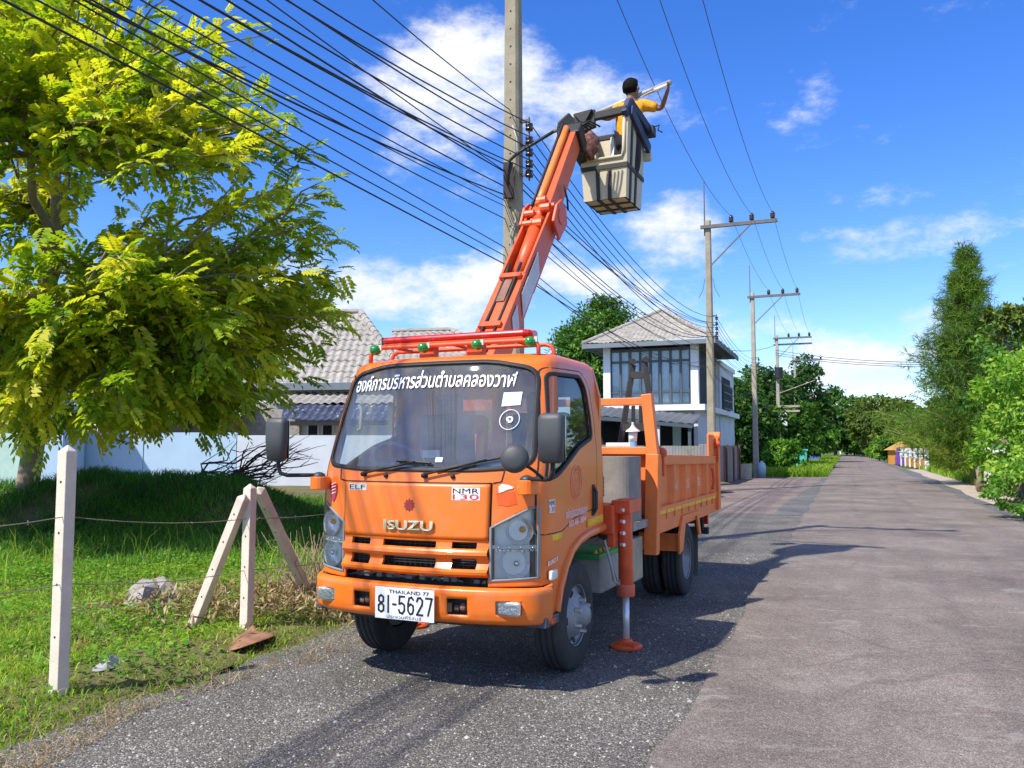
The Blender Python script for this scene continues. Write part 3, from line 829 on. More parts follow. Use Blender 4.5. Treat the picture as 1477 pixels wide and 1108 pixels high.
# bumper
def bumper():
    us = np.unique(np.round(np.concatenate([np.linspace(-.885, .885, 71), [.29, .43, -.29, -.43, .61, .765, -.61, -.765]]), 4))
    ws_ = np.array([.455, .462, .475, .50, .515, .53, .56, .59, .612, .62, .645, .668, .682, .690, .691])
    pr = np.interp(ws_, [.455, .475, .53, .62, .668, .685, .691], [-.03, .012, .026, .030, .030, .018, -.02])
    BO = np.array([(0, 0), (.2, .006), (.4, .024), (.56, .052), (.68, .086), (.77, .124), (.83, .165), (.862, .21), (.880, .26), (.886, .29)])
    q = np.concatenate([[-1 - .0] , us / .885, [1.]]); 
    b = MB(); pts = []
    for u in us: pts.append((u, np.interp(abs(u), BO[:, 0], BO[:, 1])))
    tail = [( .886, .30)]
    prof = [(-a, c) for a, c in tail[::-1]] + pts + tail
    n = len(prof)
    for j, w in enumerate(ws_):
        for (u, o) in prof:
            k = pr[j]; s_ = 1 if abs(u) < .86 else .35
            b.v.append((u + math.copysign(k * (1 - s_), u), .146 + o - k * s_, w + (.0 if abs(u) < .8 else 0)))
    for j in range(len(ws_) - 1):
        wc = (ws_[j] + ws_[j + 1]) / 2
        for i in range(n - 1):
            uc = abs((prof[i][0] + prof[i + 1][0]) / 2)
            if .29 < uc < .43 and .515 < wc < .62: continue
            if .61 < uc < .765 and .53 < wc < .612: continue
            b.f.append((j * n + i, j * n + i + 1, (j + 1) * n + i + 1, (j + 1) * n + i))
    o = b.build("bumper", ORANGE, truck, smooth=False, solid=.018)
    for p in o.data.polygons: p.use_smooth = True
    for sg in (1, -1):
        f = MB(); c = (sg * .688, .22, .571)
        f.box(sg * .688 - .078, sg * .688 + .078, .205, .235, .53, .612)
        fo = f.build("fog_light", REFLECT, o, bevel=.008)
        f = MB(); f.box(sg * .688 - .08, sg * .688 + .08, .19, .194, .528, .614); f.build("fog_lens", LENS, fo)
        f = MB(); f.box(sg * .36 - .075, sg * .36 + .075, .215, .235, .51, .625); f.build("slot_backing", DARKM, o)
        f = MB(); f.ico((sg * .36 + .02, .20, .56), .03, 2); f.cyl((sg * .36 - .04, .2, .55), (sg * .36 - .01, .2, .55), .02); f.build("tow_eye", M("rusty", (.16, .09, .06), rough=.8, var=.4, scale=20), o)
    return o
bumper()
pl = MB(); pl.box(-.222, .222, .092, .098, .465, .668)
plate = pl.build("license_plate", M("plate_white", (.84, .85, .86), rough=.35, var=.03), truck, bevel=.003)
pm = lambda x0, x1, z0, z1: (lambda x, y: Vector((x0 + (x1 - x0) * x, .0895, z0 + (z1 - z0) * y)))
lettering("plate_country", "THAILAND 77", pm(-.115, .185, .632, .655), INKB, plate, bold=.01)
def plate_digits():                                   # tall stencil digits as strokes
    g = {'8': [[(.5, 1), (.15, .9), (.12, .65), (.5, .53), (.88, .65), (.85, .9), (.5, 1)], [(.5, .53), (.08, .38), (.1, .1), (.5, 0), (.9, .1), (.92, .38), (.5, .53)]],
         '1': [[(.5, 1), (.5, 0)]], '-': [[(.1, .5), (.9, .5)]],
         '5': [[(.9, 1), (.15, 1), (.12, .55), (.5, .62), (.88, .5), (.9, .2), (.6, 0), (.2, .04), (.06, .2)]],
         '6': [[(.88, .85), (.6, 1), (.25, .93), (.1, .6), (.1, .2), (.4, 0), (.75, .04), (.9, .25), (.85, .5), (.5, .6), (.12, .45)]],
         '2': [[(.08, .78), (.25, .98), (.6, 1), (.9, .85), (.86, .6), (.08, 0), (.95, 0)]],
         '7': [[(.05, 1), (.95, 1), (.4, 0)]]}
    x = -.197
    b = MB()
    for ch, wd in (('8', .046), ('1', .03), ('-', .03), ('5', .05), ('6', .05), ('2', .05), ('7', .05)):
        for st_ in g[ch]:
            pts = [Vector((x + wd * a, .090, .508 + .108 * c)) for a, c in st_]
            for a, c in zip(pts[:-1], pts[1:]):
                d = (c - a).normalized() * .004; b.bar(a - d, c + d, .002, .0125, up=(d.z, 0, -d.x) if abs(d.z) + abs(d.x) > 0 else (0, 0, 1))
        x += wd + .0165
    b.build("plate_number", INKB, plate)
plate_digits()
lettering("plate_province", "ประจวบคีรีขันธ์", pm(-.13, .13, .473, .495), INKB, plate)

# side steps, corner pieces, wheel arch lips
for sg in (1, -1):
    S_ = (lambda v, w, off=0., sg=sg: SS(v, w, off, sg))
    lip = [(.585, .50), (.635, .64), (.725, .77), (.85, .872), (1.0, .925), (1.2, .952), (1.40, .962), (1.575, .970)]
    ribbon("arch_lip", resample(lip, .04)[:-18] if False else lip, ORANGE, truck, .055, .022, closed=False, S=S_)
    b = MB(); b.box(sg * .80 - .085, sg * .80 + .085, .36, .60, .43, .498); sp = b.build("step", M("step_blue", (.05, .06, .085), rough=.5, var=.2), truck, bevel=.01)
    b = MB(); b.obox((sg * .889, .47, .465), (.004, 0, 0), (0, .045, 0), (0, 0, .014)); b.build("step_reflector", REDL, sp)
    # door: window glass, seal, gaps, handle
    d = patch("door", resample(roundpoly([(.34, 1.02), (.66, 1.02), (.90, 1.09), (1.25, 1.12), (1.40, 1.14), (1.43, 1.60), (1.38, 2.05), (1.24, 2.145), (.60, 2.125), (.355, 1.36)], .05), .04), ORANGE, truck, S=lambda v, w, off=0., sg=sg: SS(v, w, off, sg) if False else SS(v, w, off, sg), off=.004, step=.0125)
    # cut the window out of the door skin
    import bmesh
    bm = bmesh.new(); bm.from_mesh(d.data)
    kill = [f for f in bm.faces if inpoly(f.calc_center_median().y, f.calc_center_median().z, DW)]
    bmesh.ops.delete(bm, geom=kill, context='FACES')
    if sg < 0: bmesh.ops.reverse_faces(bm, faces=bm.faces[:])
    bm.to_mesh(d.data); bm.free()
    gl = patch("window_glass", DW, SIDEGLASS, d, S=S_, off=-.012)
    ribbon("window_seal", resample(DW, .03), BLACK, d, .026, .006, S=S_)
    ribbon("inner_trim", resample(DW, .03), BLACK, d, .05, .006, S=S_, off=-.034)
    dg = roundpoly([(.34, 1.02), (.66, 1.02), (.90, 1.09), (1.25, 1.12), (1.40, 1.14), (1.43, 1.60), (1.38, 2.05), (1.24, 2.145), (.60, 2.125), (.355, 1.36)], .05)
    ribbon("door_gap", resample(dg, .04), BLACK, d, .007, .001, S=S_, off=.004)
    b = MB(); b.obox(SS(1.325, 1.19, .006, sg), (.006, 0, 0), (0, .028, 0), (0, 0, .115)); hd = b.build("handle_recess", BLACK, d, bevel=.005)
    b = MB(); b.tube([SS(1.325, 1.28, .012, sg), SS(1.325, 1.25, .03, sg), SS(1.325, 1.13, .03, sg), SS(1.325, 1.10, .012, sg)], .012, 8); b.build("handle", PLASTIC, d, smooth=True)
    ribbon("yellow_stripe", [(.35, .99), (.55, .99), (.66, .995)], YELLOW, truck, .048, .002, closed=False, S=S_, off=.005)
    ribbon("yellow_stripe", [(1.18, 1.025), (1.35, 1.035), (1.555, 1.04)], YELLOW, truck, .055, .002, closed=False, S=S_, off=.006)
    b = MB(); b.obox(SS(.49, .755, .014, sg), (.016, 0, 0), (0, .055, 0), (0, 0, .032)); b.build("side_flasher", M("flasher", (.75, .72, .66), rough=.3, var=.05), truck, bevel=.012, bseg=3, smooth=True)
    if sg > 0:
        quad("badge_plate", [(.445, 1.155), (.535, 1.155), (.535, 1.24), (.445, 1.24)], WHITE, d, S=S_, off=.007, n=2, m=2)
        lettering("badge_lettering", "NMR", lambda x, y: SS(.450 + .08 * x, 1.201 + .034 * y, .009), INKB, d, bold=0.0)
        lettering("badge_lettering", "130", lambda x, y: SS(.450 + .08 * x, 1.160 + .034 * y, .009), INKR, d, bold=0.0)
        lettering("door_lettering", THAI, lambda x, y: SS(.72 + .46 * x, 1.095 + .072 * y + .01 * x, .0075), PINKW, d, bold=.03)
        lettering("door_phone", "032-66-1884", lambda x, y: SS(.78 + .36 * x, 1.035 + .045 * y + .012 * x, .0075), PINKW, d, bold=.03)
        lettering("side_badge", "EURO 3", lambda x, y: SS(.435 + .14 * x, .815 + .03 * y + .02 * x, .007), WHITE, truck, bold=.03)
        b = MB()
        for rr, th in ((.118, .0035), (.105, .002), (.075, .003)):
            b.tube([SS(.95 + rr * math.cos(t), 1.335 + rr * 1.02 * math.sin(t), .0075) for t in np.linspace(0, 2 * math.pi, 41)[:-1]], th, 4, True)
        for k in range(24):
            t = 2 * math.pi * k / 24; b.tube([SS(.95 + .084 * math.cos(t), 1.335 + .086 * math.sin(t), .0075), SS(.95 + .097 * math.cos(t + .08), 1.335 + .099 * math.sin(t + .08), .0075)], .0028, 4)
        for z in (1.30, 1.315, 1.33):
            hw = .06; b.tube([SS(.95 - hw + .12 * s_, z + .004 * math.sin(12 * s_), .0075) for s_ in np.linspace(0, 1, 9)], .0022, 4)
        b.tube([SS(.95 - .03 + .06 * s_, 1.345 + .035 * math.sin(3.14 * s_), .0075) for s_ in np.linspace(0, 1, 7)], .0025, 4)
        b.build("door_crest", FADED, d)

# mirrors
for sg in (1, -1):
    b = MB(); b.cyl((sg * .80, .245, 1.285), (sg * .80, .245, 1.375), .062, .062, 16); b.box(sg * .80 - .06, sg * .80 + .06, .245, .30, 1.285, 1.375)
    mb = b.build("mirror_bracket", ORANGE, truck, smooth=False, bevel=.006)
    b = MB(); b.ico((sg * .80, .245, 1.375), .048, 2, (1, 1, .7)); b.build("bracket_cap", PLASTIC, mb, smooth=True)
    arm = [(sg * .80, .235, 1.385), (sg * .90, .18, 1.385), (sg * .98, .12, 1.385), (sg * 1.02, .095, 1.40), (sg * 1.036, .088, 1.44), (sg * 1.036, .087, 1.56)]
    b = MB(); b.tube(arm, .014, 8); b.build("mirror_arm", BLACK, mb, smooth=True)
    b = MB(); c = Vector((sg * 1.036, .087, 1.635))
    pr = []
    for (z, wx, dy) in ((-.15, .054, .02), (-.135, .074, .045), (0, .083, .056), (.115, .084, .052), (.143, .076, .043), (.155, .054, .02)):
        ring = []
        for k in range(20):
            t = 2 * math.pi * k / 20; cs, sn = math.cos(t), math.sin(t)
            sx = math.copysign(abs(cs) ** .45, cs) * wx; sy = math.copysign(abs(sn) ** .6, sn) * dy
            ring.append(c + Vector((sx, sy * (1.0 if sy < 0 else .35) - .01, z)))
        pr.append(ring)
    vs = [p for r_ in pr for p in r_]; fs = [(i * 20 + k, i * 20 + (k + 1) % 20, (i + 1) * 20 + (k + 1) % 20, (i + 1) * 20 + k) for i in range(5) for k in range(20)]
    fs += [tuple(range(19, -1, -1)), tuple(range(100, 120))]
    b.add(vs, fs); sm = b.build("side_mirror", MIRRORP, truck, smooth=True)
    b = MB(); b.obox(c + Vector((0, .018, 0)), (.078, 0, 0), (0, .002, 0), (0, 0, .135)); b.build("mirror_glass", CHROME, sm)
    if sg > 0:
        b = MB(); cr = Vector((.845, -.055, 1.515)); b.lathe(cr, (.25, -1, .12), [(.001, .03), (.05, .028), (.082, .012), (.088, -.008), (.084, -.014), (.001, -.014)], 24)
        rm = b.build("round_mirror", MIRRORP, truck, smooth=True)
        b = MB(); b.tube([cr + Vector((.0, .01, -.0)), (.93, .05, 1.44), (.955, .135, 1.39)], .010, 6); b.build("round_mirror_arm", BLACK, rm, smooth=True)

# wipers and washer jets
for (ub, ue, wb, we, u2, w2, u3, w3) in ((-.39, .02, 1.405, 1.485, -.13, 1.493, .135, 1.478), (.10, .52, 1.402, 1.50, .18, 1.432, .66, 1.527)):
    b = MB(); b.cyl(FS(ub, wb - .005, .0), FS(ub, wb - .005, .035), .02, .016, 10)
    b.tube([FS(ub, wb, .03), FS((ub + ue) / 2, (wb + we) / 2, .038), FS(ue, we, .03)], .0085, 6); wp = b.build("wiper", BLACK, truck, smooth=True)
    b = MB(); b.tube([FS(u2 + (u3 - u2) * t, w2 + (w3 - w2) * t, .018) for t in np.linspace(0, 1, 8)], .0095, 5); b.build("wiper_blade", BLACK, wp)
for u in (-.205, .30):
    b = MB(); b.ico(FS(u, 1.392, .008), .016, 2); b.build("washer_jet", BLACK, truck, smooth=True)

# roof rack, green lamps, light bar
rk = MB()
for y in (.72, 1.02):
    hw = .69; z = 2.335
    pts = [(-hw, y, 2.21), (-hw, y, z - .05), (-hw + .02, y, z - .015), (-hw + .06, y, z)] + [(x, y, z) for x in np.linspace(-.55, .55, 8)] + [(hw - .06, y, z), (hw - .02, y, z - .015), (hw, y, z - .05), (hw, y, 2.21)]
    rk.tube(pts, .0165, 8)
for x in (-.5, 0, .5): rk.tube([(x, .72, 2.335), (x, 1.02, 2.335)], .012, 6)
rack = rk.build("roof_rack", REDOR, truck, smooth=True)
for x in (-.637, -.221, .221, .637):
    b = MB(); b.lathe((x, .70, 2.318), (0, -1, 0), [(.001, .045), (.02, .042), (.034, .028), (.038, .01), (.038, -.02), (.03, -.03), (.001, -.03)], 16); b.build("green_lamp", GREENL, rack, smooth=True)
    b = MB(); b.box(x + .028, x + .05, .70, .715, 2.315, 2.355); b.build("lamp_tab", M("tab_white", (.6, .58, .45), rough=.5), rack)
lb = MB()
ring = lambda x, sc_: [(x, .82 + .085 * sc_ * math.cos(t) , 2.392 + .034 * sc_ * max(-.9, min(.95, 1.15 * math.sin(t)))) for t in np.linspace(0, 2 * math.pi, 17)[:-1]]
sec = [(-.61, .7), (-.598, 1), (.56, 1), (.60, .85), (.625, .5)]
vs = [p for x, s_ in sec for p in ring(x, s_)]
fs = [(i * 16 + k, i * 16 + (k + 1) % 16, (i + 1) * 16 + (k + 1) % 16, (i + 1) * 16 + k) for i in range(len(sec) - 1) for k in range(16)] + [tuple(range(16)), tuple(range((len(sec) - 1) * 16, len(sec) * 16))[::-1]]
lb.add(vs, fs); lbo = lb.build("light_bar", REDL, truck, smooth=False, bevel=.006)
b = MB(); b.box(-.59, .56, .74, .90, 2.352, 2.366); b.build("light_bar_base", REDOR, lbo)
b = MB(); b.box(-.625, -.605, .76, .88, 2.365, 2.42); b.build("light_bar_cap", BLACK, lbo)
b = MB(); b.box(.10, .22, .78, .86, 2.24, 2.355); b.box(-.3, -.18, .78, .86, 2.24, 2.355); b.build("light_bar_foot", REDOR, lbo)

# cab interior
b = MB(); b.box(-.80, .80, .50, .62, 1.20, 1.44); b.prism([(-.80, .32, 1.37), (-.80, .52, 1.45), (-.80, .52, 1.30), (-.80, .32, 1.28)], (1.6, 0, 0)); b.build("dashboard", DASH, truck, bevel=.02)
b = MB(); cw = Vector((-.36, .60, 1.46)); x, y, d = frame_of((0, .75, .66)); b.tube([cw + x * .2 * math.cos(t) + y * .2 * math.sin(t) for t in np.linspace(0, 2 * math.pi, 33)[:-1]], .015, 8, True)
b.bar(cw - x * .19, cw + x * .19, .03, .02); b.cyl(cw, cw - d * .25, .035); b.build("steering_wheel", DASH, truck, smooth=True)
for x in (-.42, .42):
    b = MB(); b.box(x - .25, x + .25, 1.10, 1.50, 1.13, 1.28); b.obox((x, 1.46, 1.55), (.24, 0, 0), (0, .06, .01), (0, -.03, .30)); b.obox((x, 1.47, 1.93), (.13, 0, 0), (0, .045, 0), (0, 0, .09)); b.build("seat", SEATM, truck, bevel=.04, bseg=3, smooth=True)
b = MB(); b.box(-.82, .82, .45, 1.56, .98, 1.02); b.build("cab_floor", DARKM, truck)
b = MB(); b.box(-.84, .84, 1.53, 1.545, 1.02, 1.49); b.box(-.70, .70, .72, 1.5, 2.215, 2.225); b.build("cabin_lining", CABIN, truck)
b = MB(); b.tube([(-.70, .56, 1.70), (-.665, .56, 1.72), (-.655, .55, 1.86), (-.70, .58, 1.89)], .013, 6); b.build("grab_handle", CABIN, truck, smooth=True)
b = MB(); b.box(-.45, -.30, 1.10, 1.11, 1.50, 1.56); b.build("dash_paper", WHITE, truck)

# ---- wheels
def wheel_proto(dual):
    w = empty("wheel_tmp")
    rt, wd = .385, .105
    prof = [(.205, -wd * .78), (.225, -wd * .92), (.29, -wd), (.345, -wd * .96), (.372, -wd * .86), (rt, -wd * .66)]
    for gx in (-.42, 0, .42):
        prof += [(rt, (gx - .09) * wd), (rt - .012, (gx - .06) * wd), (rt - .012, (gx + .06) * wd), (rt, (gx + .09) * wd)]
    prof += [(rt, wd * .66), (.372, wd * .86), (.345, wd * .96), (.29, wd), (.225, wd * .92), (.205, wd * .78)]
    b = MB(); b.lathe((0, 0, 0), (1, 0, 0), prof, 56); b.build("tyre", TYRE, w, smooth=True)
    b = MB()
    if not dual: pr = [(.212, wd * .86), (.205, wd * .62), (.19, wd * .5), (.165, wd * .62), (.14, wd * .95), (.11, wd * 1.15), (.085, wd * 1.2), (.08, wd * 1.5), (.055, wd * 1.75), (.001, wd * 1.78)]
    else: pr = [(.212, wd * .86), (.200, wd * .5), (.185, wd * -.2), (.165, wd * -.55), (.12, wd * -.62), (.09, wd * -.60), (.085, wd * .2), (.06, wd * .45), (.001, wd * .47)]
    b.lathe((0, 0, 0), (1, 0, 0), pr, 48); b.lathe((0, 0, 0), (1, 0, 0), [(.212, wd * .86), (.215, wd * .9), (.208, wd * .78), (.195, -wd * .7), (.001, -wd * .7)], 40); b.build("rim", STEEL, w, smooth=True)
    b = MB()
    for k in range(5):
        a = 2 * math.pi * k / 5 + .3; h = wd * .74 if not dual else -wd * .5
        c = Vector((h, .168 * math.cos(a), .168 * math.sin(a))); b.lathe(c, (1, -.25 * math.cos(a), -.25 * math.sin(a)) if not dual else (1, 0, 0), [(.026, -.002), (.024, .007), (.001, .007)], 14)
    b.build("hand_hole", BLACK, w)
    for k in range(6):
        a = 2 * math.pi * k / 6 + .1; h = wd * 1.1 if not dual else -wd * .58
        b = MB(); b.cyl((h, .108 * math.cos(a), .108 * math.sin(a)), (h + .045, .108 * math.cos(a), .108 * math.sin(a)), .019, .014, 6); b.build("wheel_nut", M("nut_metal", (.5, .5, .5), rough=.4, metal=.6, var=.2), w)
    return w
wf = wheel_proto(False); wr = wheel_proto(True)
for (proto, x, y, fl) in ((wf, .735, 1.10, 0), (wf, -.735, 1.10, 1), (wr, .815, 4.44, 0), (wr, .575, 4.44, 0), (wr, -.815, 4.44, 1), (wr, -.575, 4.44, 1)):
    w = copy_tree(proto, truck); w.name = "wheel"; w.location = (x, y, .385); w.rotation_euler = (.4 * y, 0, math.pi if fl else 0)
for p in (wf, wr):
    for c in list(p.children): bpy.data.objects.remove(c)
    bpy.data.objects.remove(p)

# ---- chassis
for x in (-.38, .38):
    b = MB(); b.box(x - .035, x + .035, .35, 6.1, .58, .78); b.build("chassis_rail", DARKM, truck)
b = MB(); b.cyl((-.7, 1.10, .385), (.7, 1.10, .385), .05); b.box(-.5, .5, 1.05, 1.15, .36, .47); b.box(-.62, .78, .38, .43, .40, .47); b.build("front_axle", DARKM, truck)
b = MB(); b.cyl((-.7, 4.44, .385), (.7, 4.44, .385), .07); b.ico((0, 4.44, .385), .17, 2); b.build("rear_axle", DARKM, truck, smooth=True)
b = MB()
for x in (-.70, .70): b.box(x - .18, x + .15, .62, 1.55, .86, .90); b.box(x - .18, x - .15, .62, 1.56, .5, .88)
b.build("inner_arch", BLACK, truck)
b = MB(); b.box(-.30, .30, .55, 1.5, .45, .95); b.build("engine", DARKM, truck, bevel=.03)
b = MB(); b.box(.42, .80, 1.78, 2.30, .42, .70); bt = b.build("battery_box", M("dusty_grey", (.32, .31, .27), rough=.8, var=.2, scale=8), truck, bevel=.02)
b = MB(); b.box(.42, .80, 1.72, 2.32, .70, .735); b.build("battery_lid", M("battery_green", (.02, .30, .08), rough=.5, var=.15), bt)
for k in range(5):
    b = MB(); b.cyl((.75, 1.78 + .11 * k, .735), (.75, 1.78 + .11 * k, .765), .02, .014, 8); b.build("battery_cap", M("cap_yellow", (.7, .5, .03), rough=.5), bt)
b = MB(); b.box(.45, .85, 2.45, 2.85, .40, .78); b.build("tool_box", M("tool_beige", (.38, .34, .24), rough=.7, var=.25, scale=7, dirt=(.15, .13, .1), damt=.6), truck, bevel=.015)
for k in range(3):
    b = MB(); o_ = .03 * k
    b.tube([(.80, 1.62, .95), (.86, 1.66, .86), (.90, 1.68, .70), (.92, 1.72 + o_, .54 - .3 * o_), (.93, 1.80 + o_, .50), (.93, 1.86, .56), (.93, 1.87, .75)], .011, 6); b.build("hydraulic_hose", M("hose_grey", (.33, .34, .35), rough=.5, var=.1) if k < 2 else BLACK, truck, smooth=True)

# ---- outriggers
b = MB(); b.box(-.93, .93, 1.68, 1.98, .90, 1.13); b.build("outrigger_beam", REDOR, truck, bevel=.012)
for sg in (1, -1):
    u = sg * .97
    o = MB(); o.cyl((u, 1.87, .49), (u, 1.87, 1.17), .058, .058, 20); oo = o.build("outrigger", REDOR, truck, smooth=True, bevel=.004)
    b = MB(); b.cyl((u, 1.87, .405), (u, 1.87, .50), .072, .072, 20); b.build("cylinder_collar", M("collar_red", (.62, .12, .06), rough=.6, var=.2, scale=15), oo, smooth=True, bevel=.006)
    b = MB(); b.cyl((u, 1.87, .03), (u, 1.87, .41), .026, .026, 16); b.build("jack_rod", ROD, oo, smooth=True)
    b = MB(); b.lathe((u, 1.87, .0), (0, 0, 1), [(.001, .004), (.125, .004), (.128, .02), (.11, .034), (.05, .05), (.045, .075), (.001, .075)], 24); b.bar((u - .03, 1.83, .05), (u + .09, 1.80, .035), .06, .03); b.build("jack_foot", REDOR, oo)
    b = MB(); b.box(u - .075, u + .075, 1.74, 2.06, 1.06, 1.165); b.box(u - .07 * sg - .03, u - .07 * sg + .03, 1.70, 1.80, .80, 1.13); b.box(u - .06, u + .06, 2.0, 2.16, 1.10, 1.16); b.build("jack_bracket", REDOR, oo, bevel=.008)
    for z in (.82, .91, 1.0, 1.09):
        b = MB(); b.cyl((u + sg * .0, 1.755, z), (u + sg * .03, 1.735, z), .015, .015, 8); b.build("bolt", ROD, oo)

# ---- bulkhead tank behind the cab, louvres
prof = roundpoly([(-.78, 2.44), (.84, 2.44), (.88, 2.86), (-.80, 2.86)], .16, 8)
b = MB(); b.prism([(x, y, .93) for x, y in prof], (0, 0, .57)); b.build("bulkhead_tank", GREY, truck, smooth=False)
b = MB(); b.box(-.8, .89, 2.40, 2.9, .86, .928); b.build("tank_sill", M("sill_grey", (.30, .28, .25), rough=.8, var=.2), truck)
for k in range(5):
    b = MB(); b.box(.22, .60, 2.405, 2.435, 1.20 + .036 * k, 1.214 + .036 * k); b.build("louvre", BLACK, truck)

# ---- tipper bed
HB = MB()
HB.bar((.90, 2.97, .60), (.93, 2.97, 1.52), .12, .12); HB.bar((.93, 2.97, 1.50), (.875, 2.97, 2.075), .10, .10)
HB.bar((-.90, 2.97, .60), (-.93, 2.97, 1.52), .12, .12); HB.bar((-.93, 2.97, 1.50), (-.875, 2.97, 2.075), .10, .10)
HB.box(-.86, .835, 2.93, 3.01, 1.975, 2.045); HB.box(-.88, .88, 2.93, 3.01, 1.515, 1.585)
hb = HB.build("headboard_frame", ORANGE2, truck, bevel=.006)
b = MB(); b.box(-.88, .88, 3.02, 3.05, .95, 1.53); b.build("headboard_panel", ORANGE2, truck)
b = MB(); b.box(-.90, .90, 3.03, 6.12, .92, .985); b.build("bed_floor", M("bed_floor", (.22, .17, .14), rough=.8, var=.25, dirt=(.1, .08, .07)), truck)
for sg in (1, -1):
    x0 = sg * .885
    sd = MB(); sd.obox((x0, 4.58, 1.22), (.012, 0, 0), (0, 1.52, 0), (0, 0, .26)); so = sd.build("bed_side", ORANGE2, truck)
    b = MB(); b.bar((sg * .915, 3.06, 1.465), (sg * .915, 6.05, 1.425), .085, .10); b.build("top_rail", ORANGE2, so, bevel=.008)
    for v in (3.10, 3.72, 4.27, 4.85, 5.44, 5.95):
        b = MB(); b.prism([(sg * .897, v - .055, .985), (sg * .952, v - .015, .985), (sg * .952, v + .04, .985), (sg * .897, v + .08, .985)], (0, 0, .425)); b.build("rib", ORANGE2, so)
    b = MB(); b.obox((sg * .93, 4.58, 1.005), (.028, 0, 0), (0, 1.52, 0), (0, 0, .018)); b.build("lower_lip", ORANGE2, so)
    b = MB(); b.obox((sg * .92, 4.6, .86), (.022, 0, 0), (0, 1.56, 0), (0, 0, .085)); b.build("side_sill", ORANGE2, so, bevel=.004)
    for k in range(9):
        v = 3.22 + .34 * k
        b = MB(); b.obox((sg * .9455, v, .985), (.003, 0, 0), (0, .155, 0), (0, 0, .036)); b.build("yellow_stripe", YELLOW, so)
        b = MB(); b.obox((sg * .946, v + .17, .925), (.01, 0, 0), (0, .02, 0), (0, 0, .03)); b.build("hinge_bracket", ORANGE2, so)
    if sg > 0:
        for (t, v) in (("องค์", 3.86), ("การ", 4.42), ("บริ", 5.02)):
            lettering("bed_lettering", t, lambda x, y, v=v: Vector((.9005, v + .22 * x, 1.135 + .10 * y)), M("bed_print", (.72, .60, .52), rough=.7), so, bold=.02)
    for (v, z) in ((3.13, 1.53), (6.0, 1.62)):
        b = MB(); b.cyl((sg * .90, v, z), (sg * .985, v, z), .04, .04, 10); b.cyl((sg * .985, v - .02, z - .01), (sg * .985, v - .01, z - .22), .012, .012, 6); b.ico((sg * .97, v, z), .05, 2); b.build("latch", REDOR, so)
    b = MB(); b.tube([(sg * .96, 5.74, 1.32), (sg * .975, 5.72, 1.25), (sg * .975, 5.76, 1.16), (sg * .965, 5.70, 1.08)], .018, 6); b.build("latch_handle", REDOR, so, smooth=True)
    b = MB(); b.box(sg * .93 - .055, sg * .93 + .055, 6.02, 6.16, .80, 1.70); b.obox((sg * .93, 5.82, 1.60), (.012, 0, 0), (0, .19, 0), (0, 0, .14)); b.cyl((sg * .86, 6.10, 1.72), (sg * 1.0, 6.10, 1.72), .055, .055, 12); b.build("rear_post", ORANGE2, truck, bevel=.006)
    # rear mudguards
    f = MB()
    f.prism([(sg * .52, 3.92, .52), (sg * .95, 3.92, .52), (sg * .95, 3.92, .70), (sg * .52, 3.92, .70)], (0, .02, 0))
    f.prism([(sg * .945, 3.86, .50), (sg * .945, 4.02, .53), (sg * .945, 4.16, .80), (sg * .945, 4.74, .83), (sg * .945, 4.86, .60), (sg * .945, 4.96, .60), (sg * .945, 4.84, .875), (sg * .945, 4.04, .875), (sg * .945, 3.86, .70)], (sg * .02, 0, 0))
    f.obox((sg * .745, 4.44, .85), (.2, 0, 0), (0, .34, 0), (0, 0, .01))
    f.build("rear_mudguard", ORANGE2, truck)
    b = MB(); b.obox((sg * .73, 4.93, .40), (.2, 0, 0), (0, .008, .0), (0, .02, .26)); b.build("mud_flap", M("mud_flap", (.10, .095, .08), rough=.9, var=.2), truck)
b = MB(); b.box(-.88, .88, 6.06, 6.10, .85, 1.42); b.build("tailgate", ORANGE2, truck)
b = MB(); b.box(-.85, .85, 5.95, 6.05, .50, .58); b.box(-.8, -.7, 5.9, 6.0, .55, .85); b.box(.7, .8, 5.9, 6.0, .55, .85); b.build("underrun_bar", DARKM, truck)
b = MB(); b.box(.55, .85, 5.98, 6.05, .62, .74); b.build("tail_lamp", REDL, truck, bevel=.008)
# ------------------------------------------------------------------ boom, bucket (parts of the truck)
def wbox(mb, p0, p1, w, h, up):                       # beam given in world points, stored in the truck frame
    a, b_ = WL(p0), WL(p1); u = (WL(Vector(p0) + Vector(up)) - a)
    return mb.bar(a, b_, w, h, up=u)
PIV = P(690, 548, 7.35)
ELB = P(784, 316, 8.75)
TIP = P(826, 198, 9.75)
ax1 = (ELB - PIV).normalized(); hz = Vector((ax1.x, ax1.y, 0)).normalized(); rt1 = Vector((hz.y, -hz.x, 0)); up1 = rt1.cross(ax1).normalized()
ax2 = (TIP - ELB).normalized(); h2 = Vector((ax2.x, ax2.y, 0)).normalized(); rt2 = Vector((h2.y, -h2.x, 0)); up2 = rt2.cross(ax2).normalized()
if up1.z < 0: up1 = -up1
if up2.z < 0: up2 = -up2
b = MB(); pc_ = WL(PIV); b.cyl((pc_.x + .12, 2.12, .95), (pc_.x + .12, 2.12, 1.75), .24, .20, 24); b.box(pc_.x - .16, pc_.x + .36, 1.85, 2.30, 1.70, 2.18); b.build("boom_turret", BOOMOR, truck, bevel=.02)
lo = MB()
L1 = (ELB - PIV).length
def tp(c, u, r):
    return c + up1 * u + rt1 * r
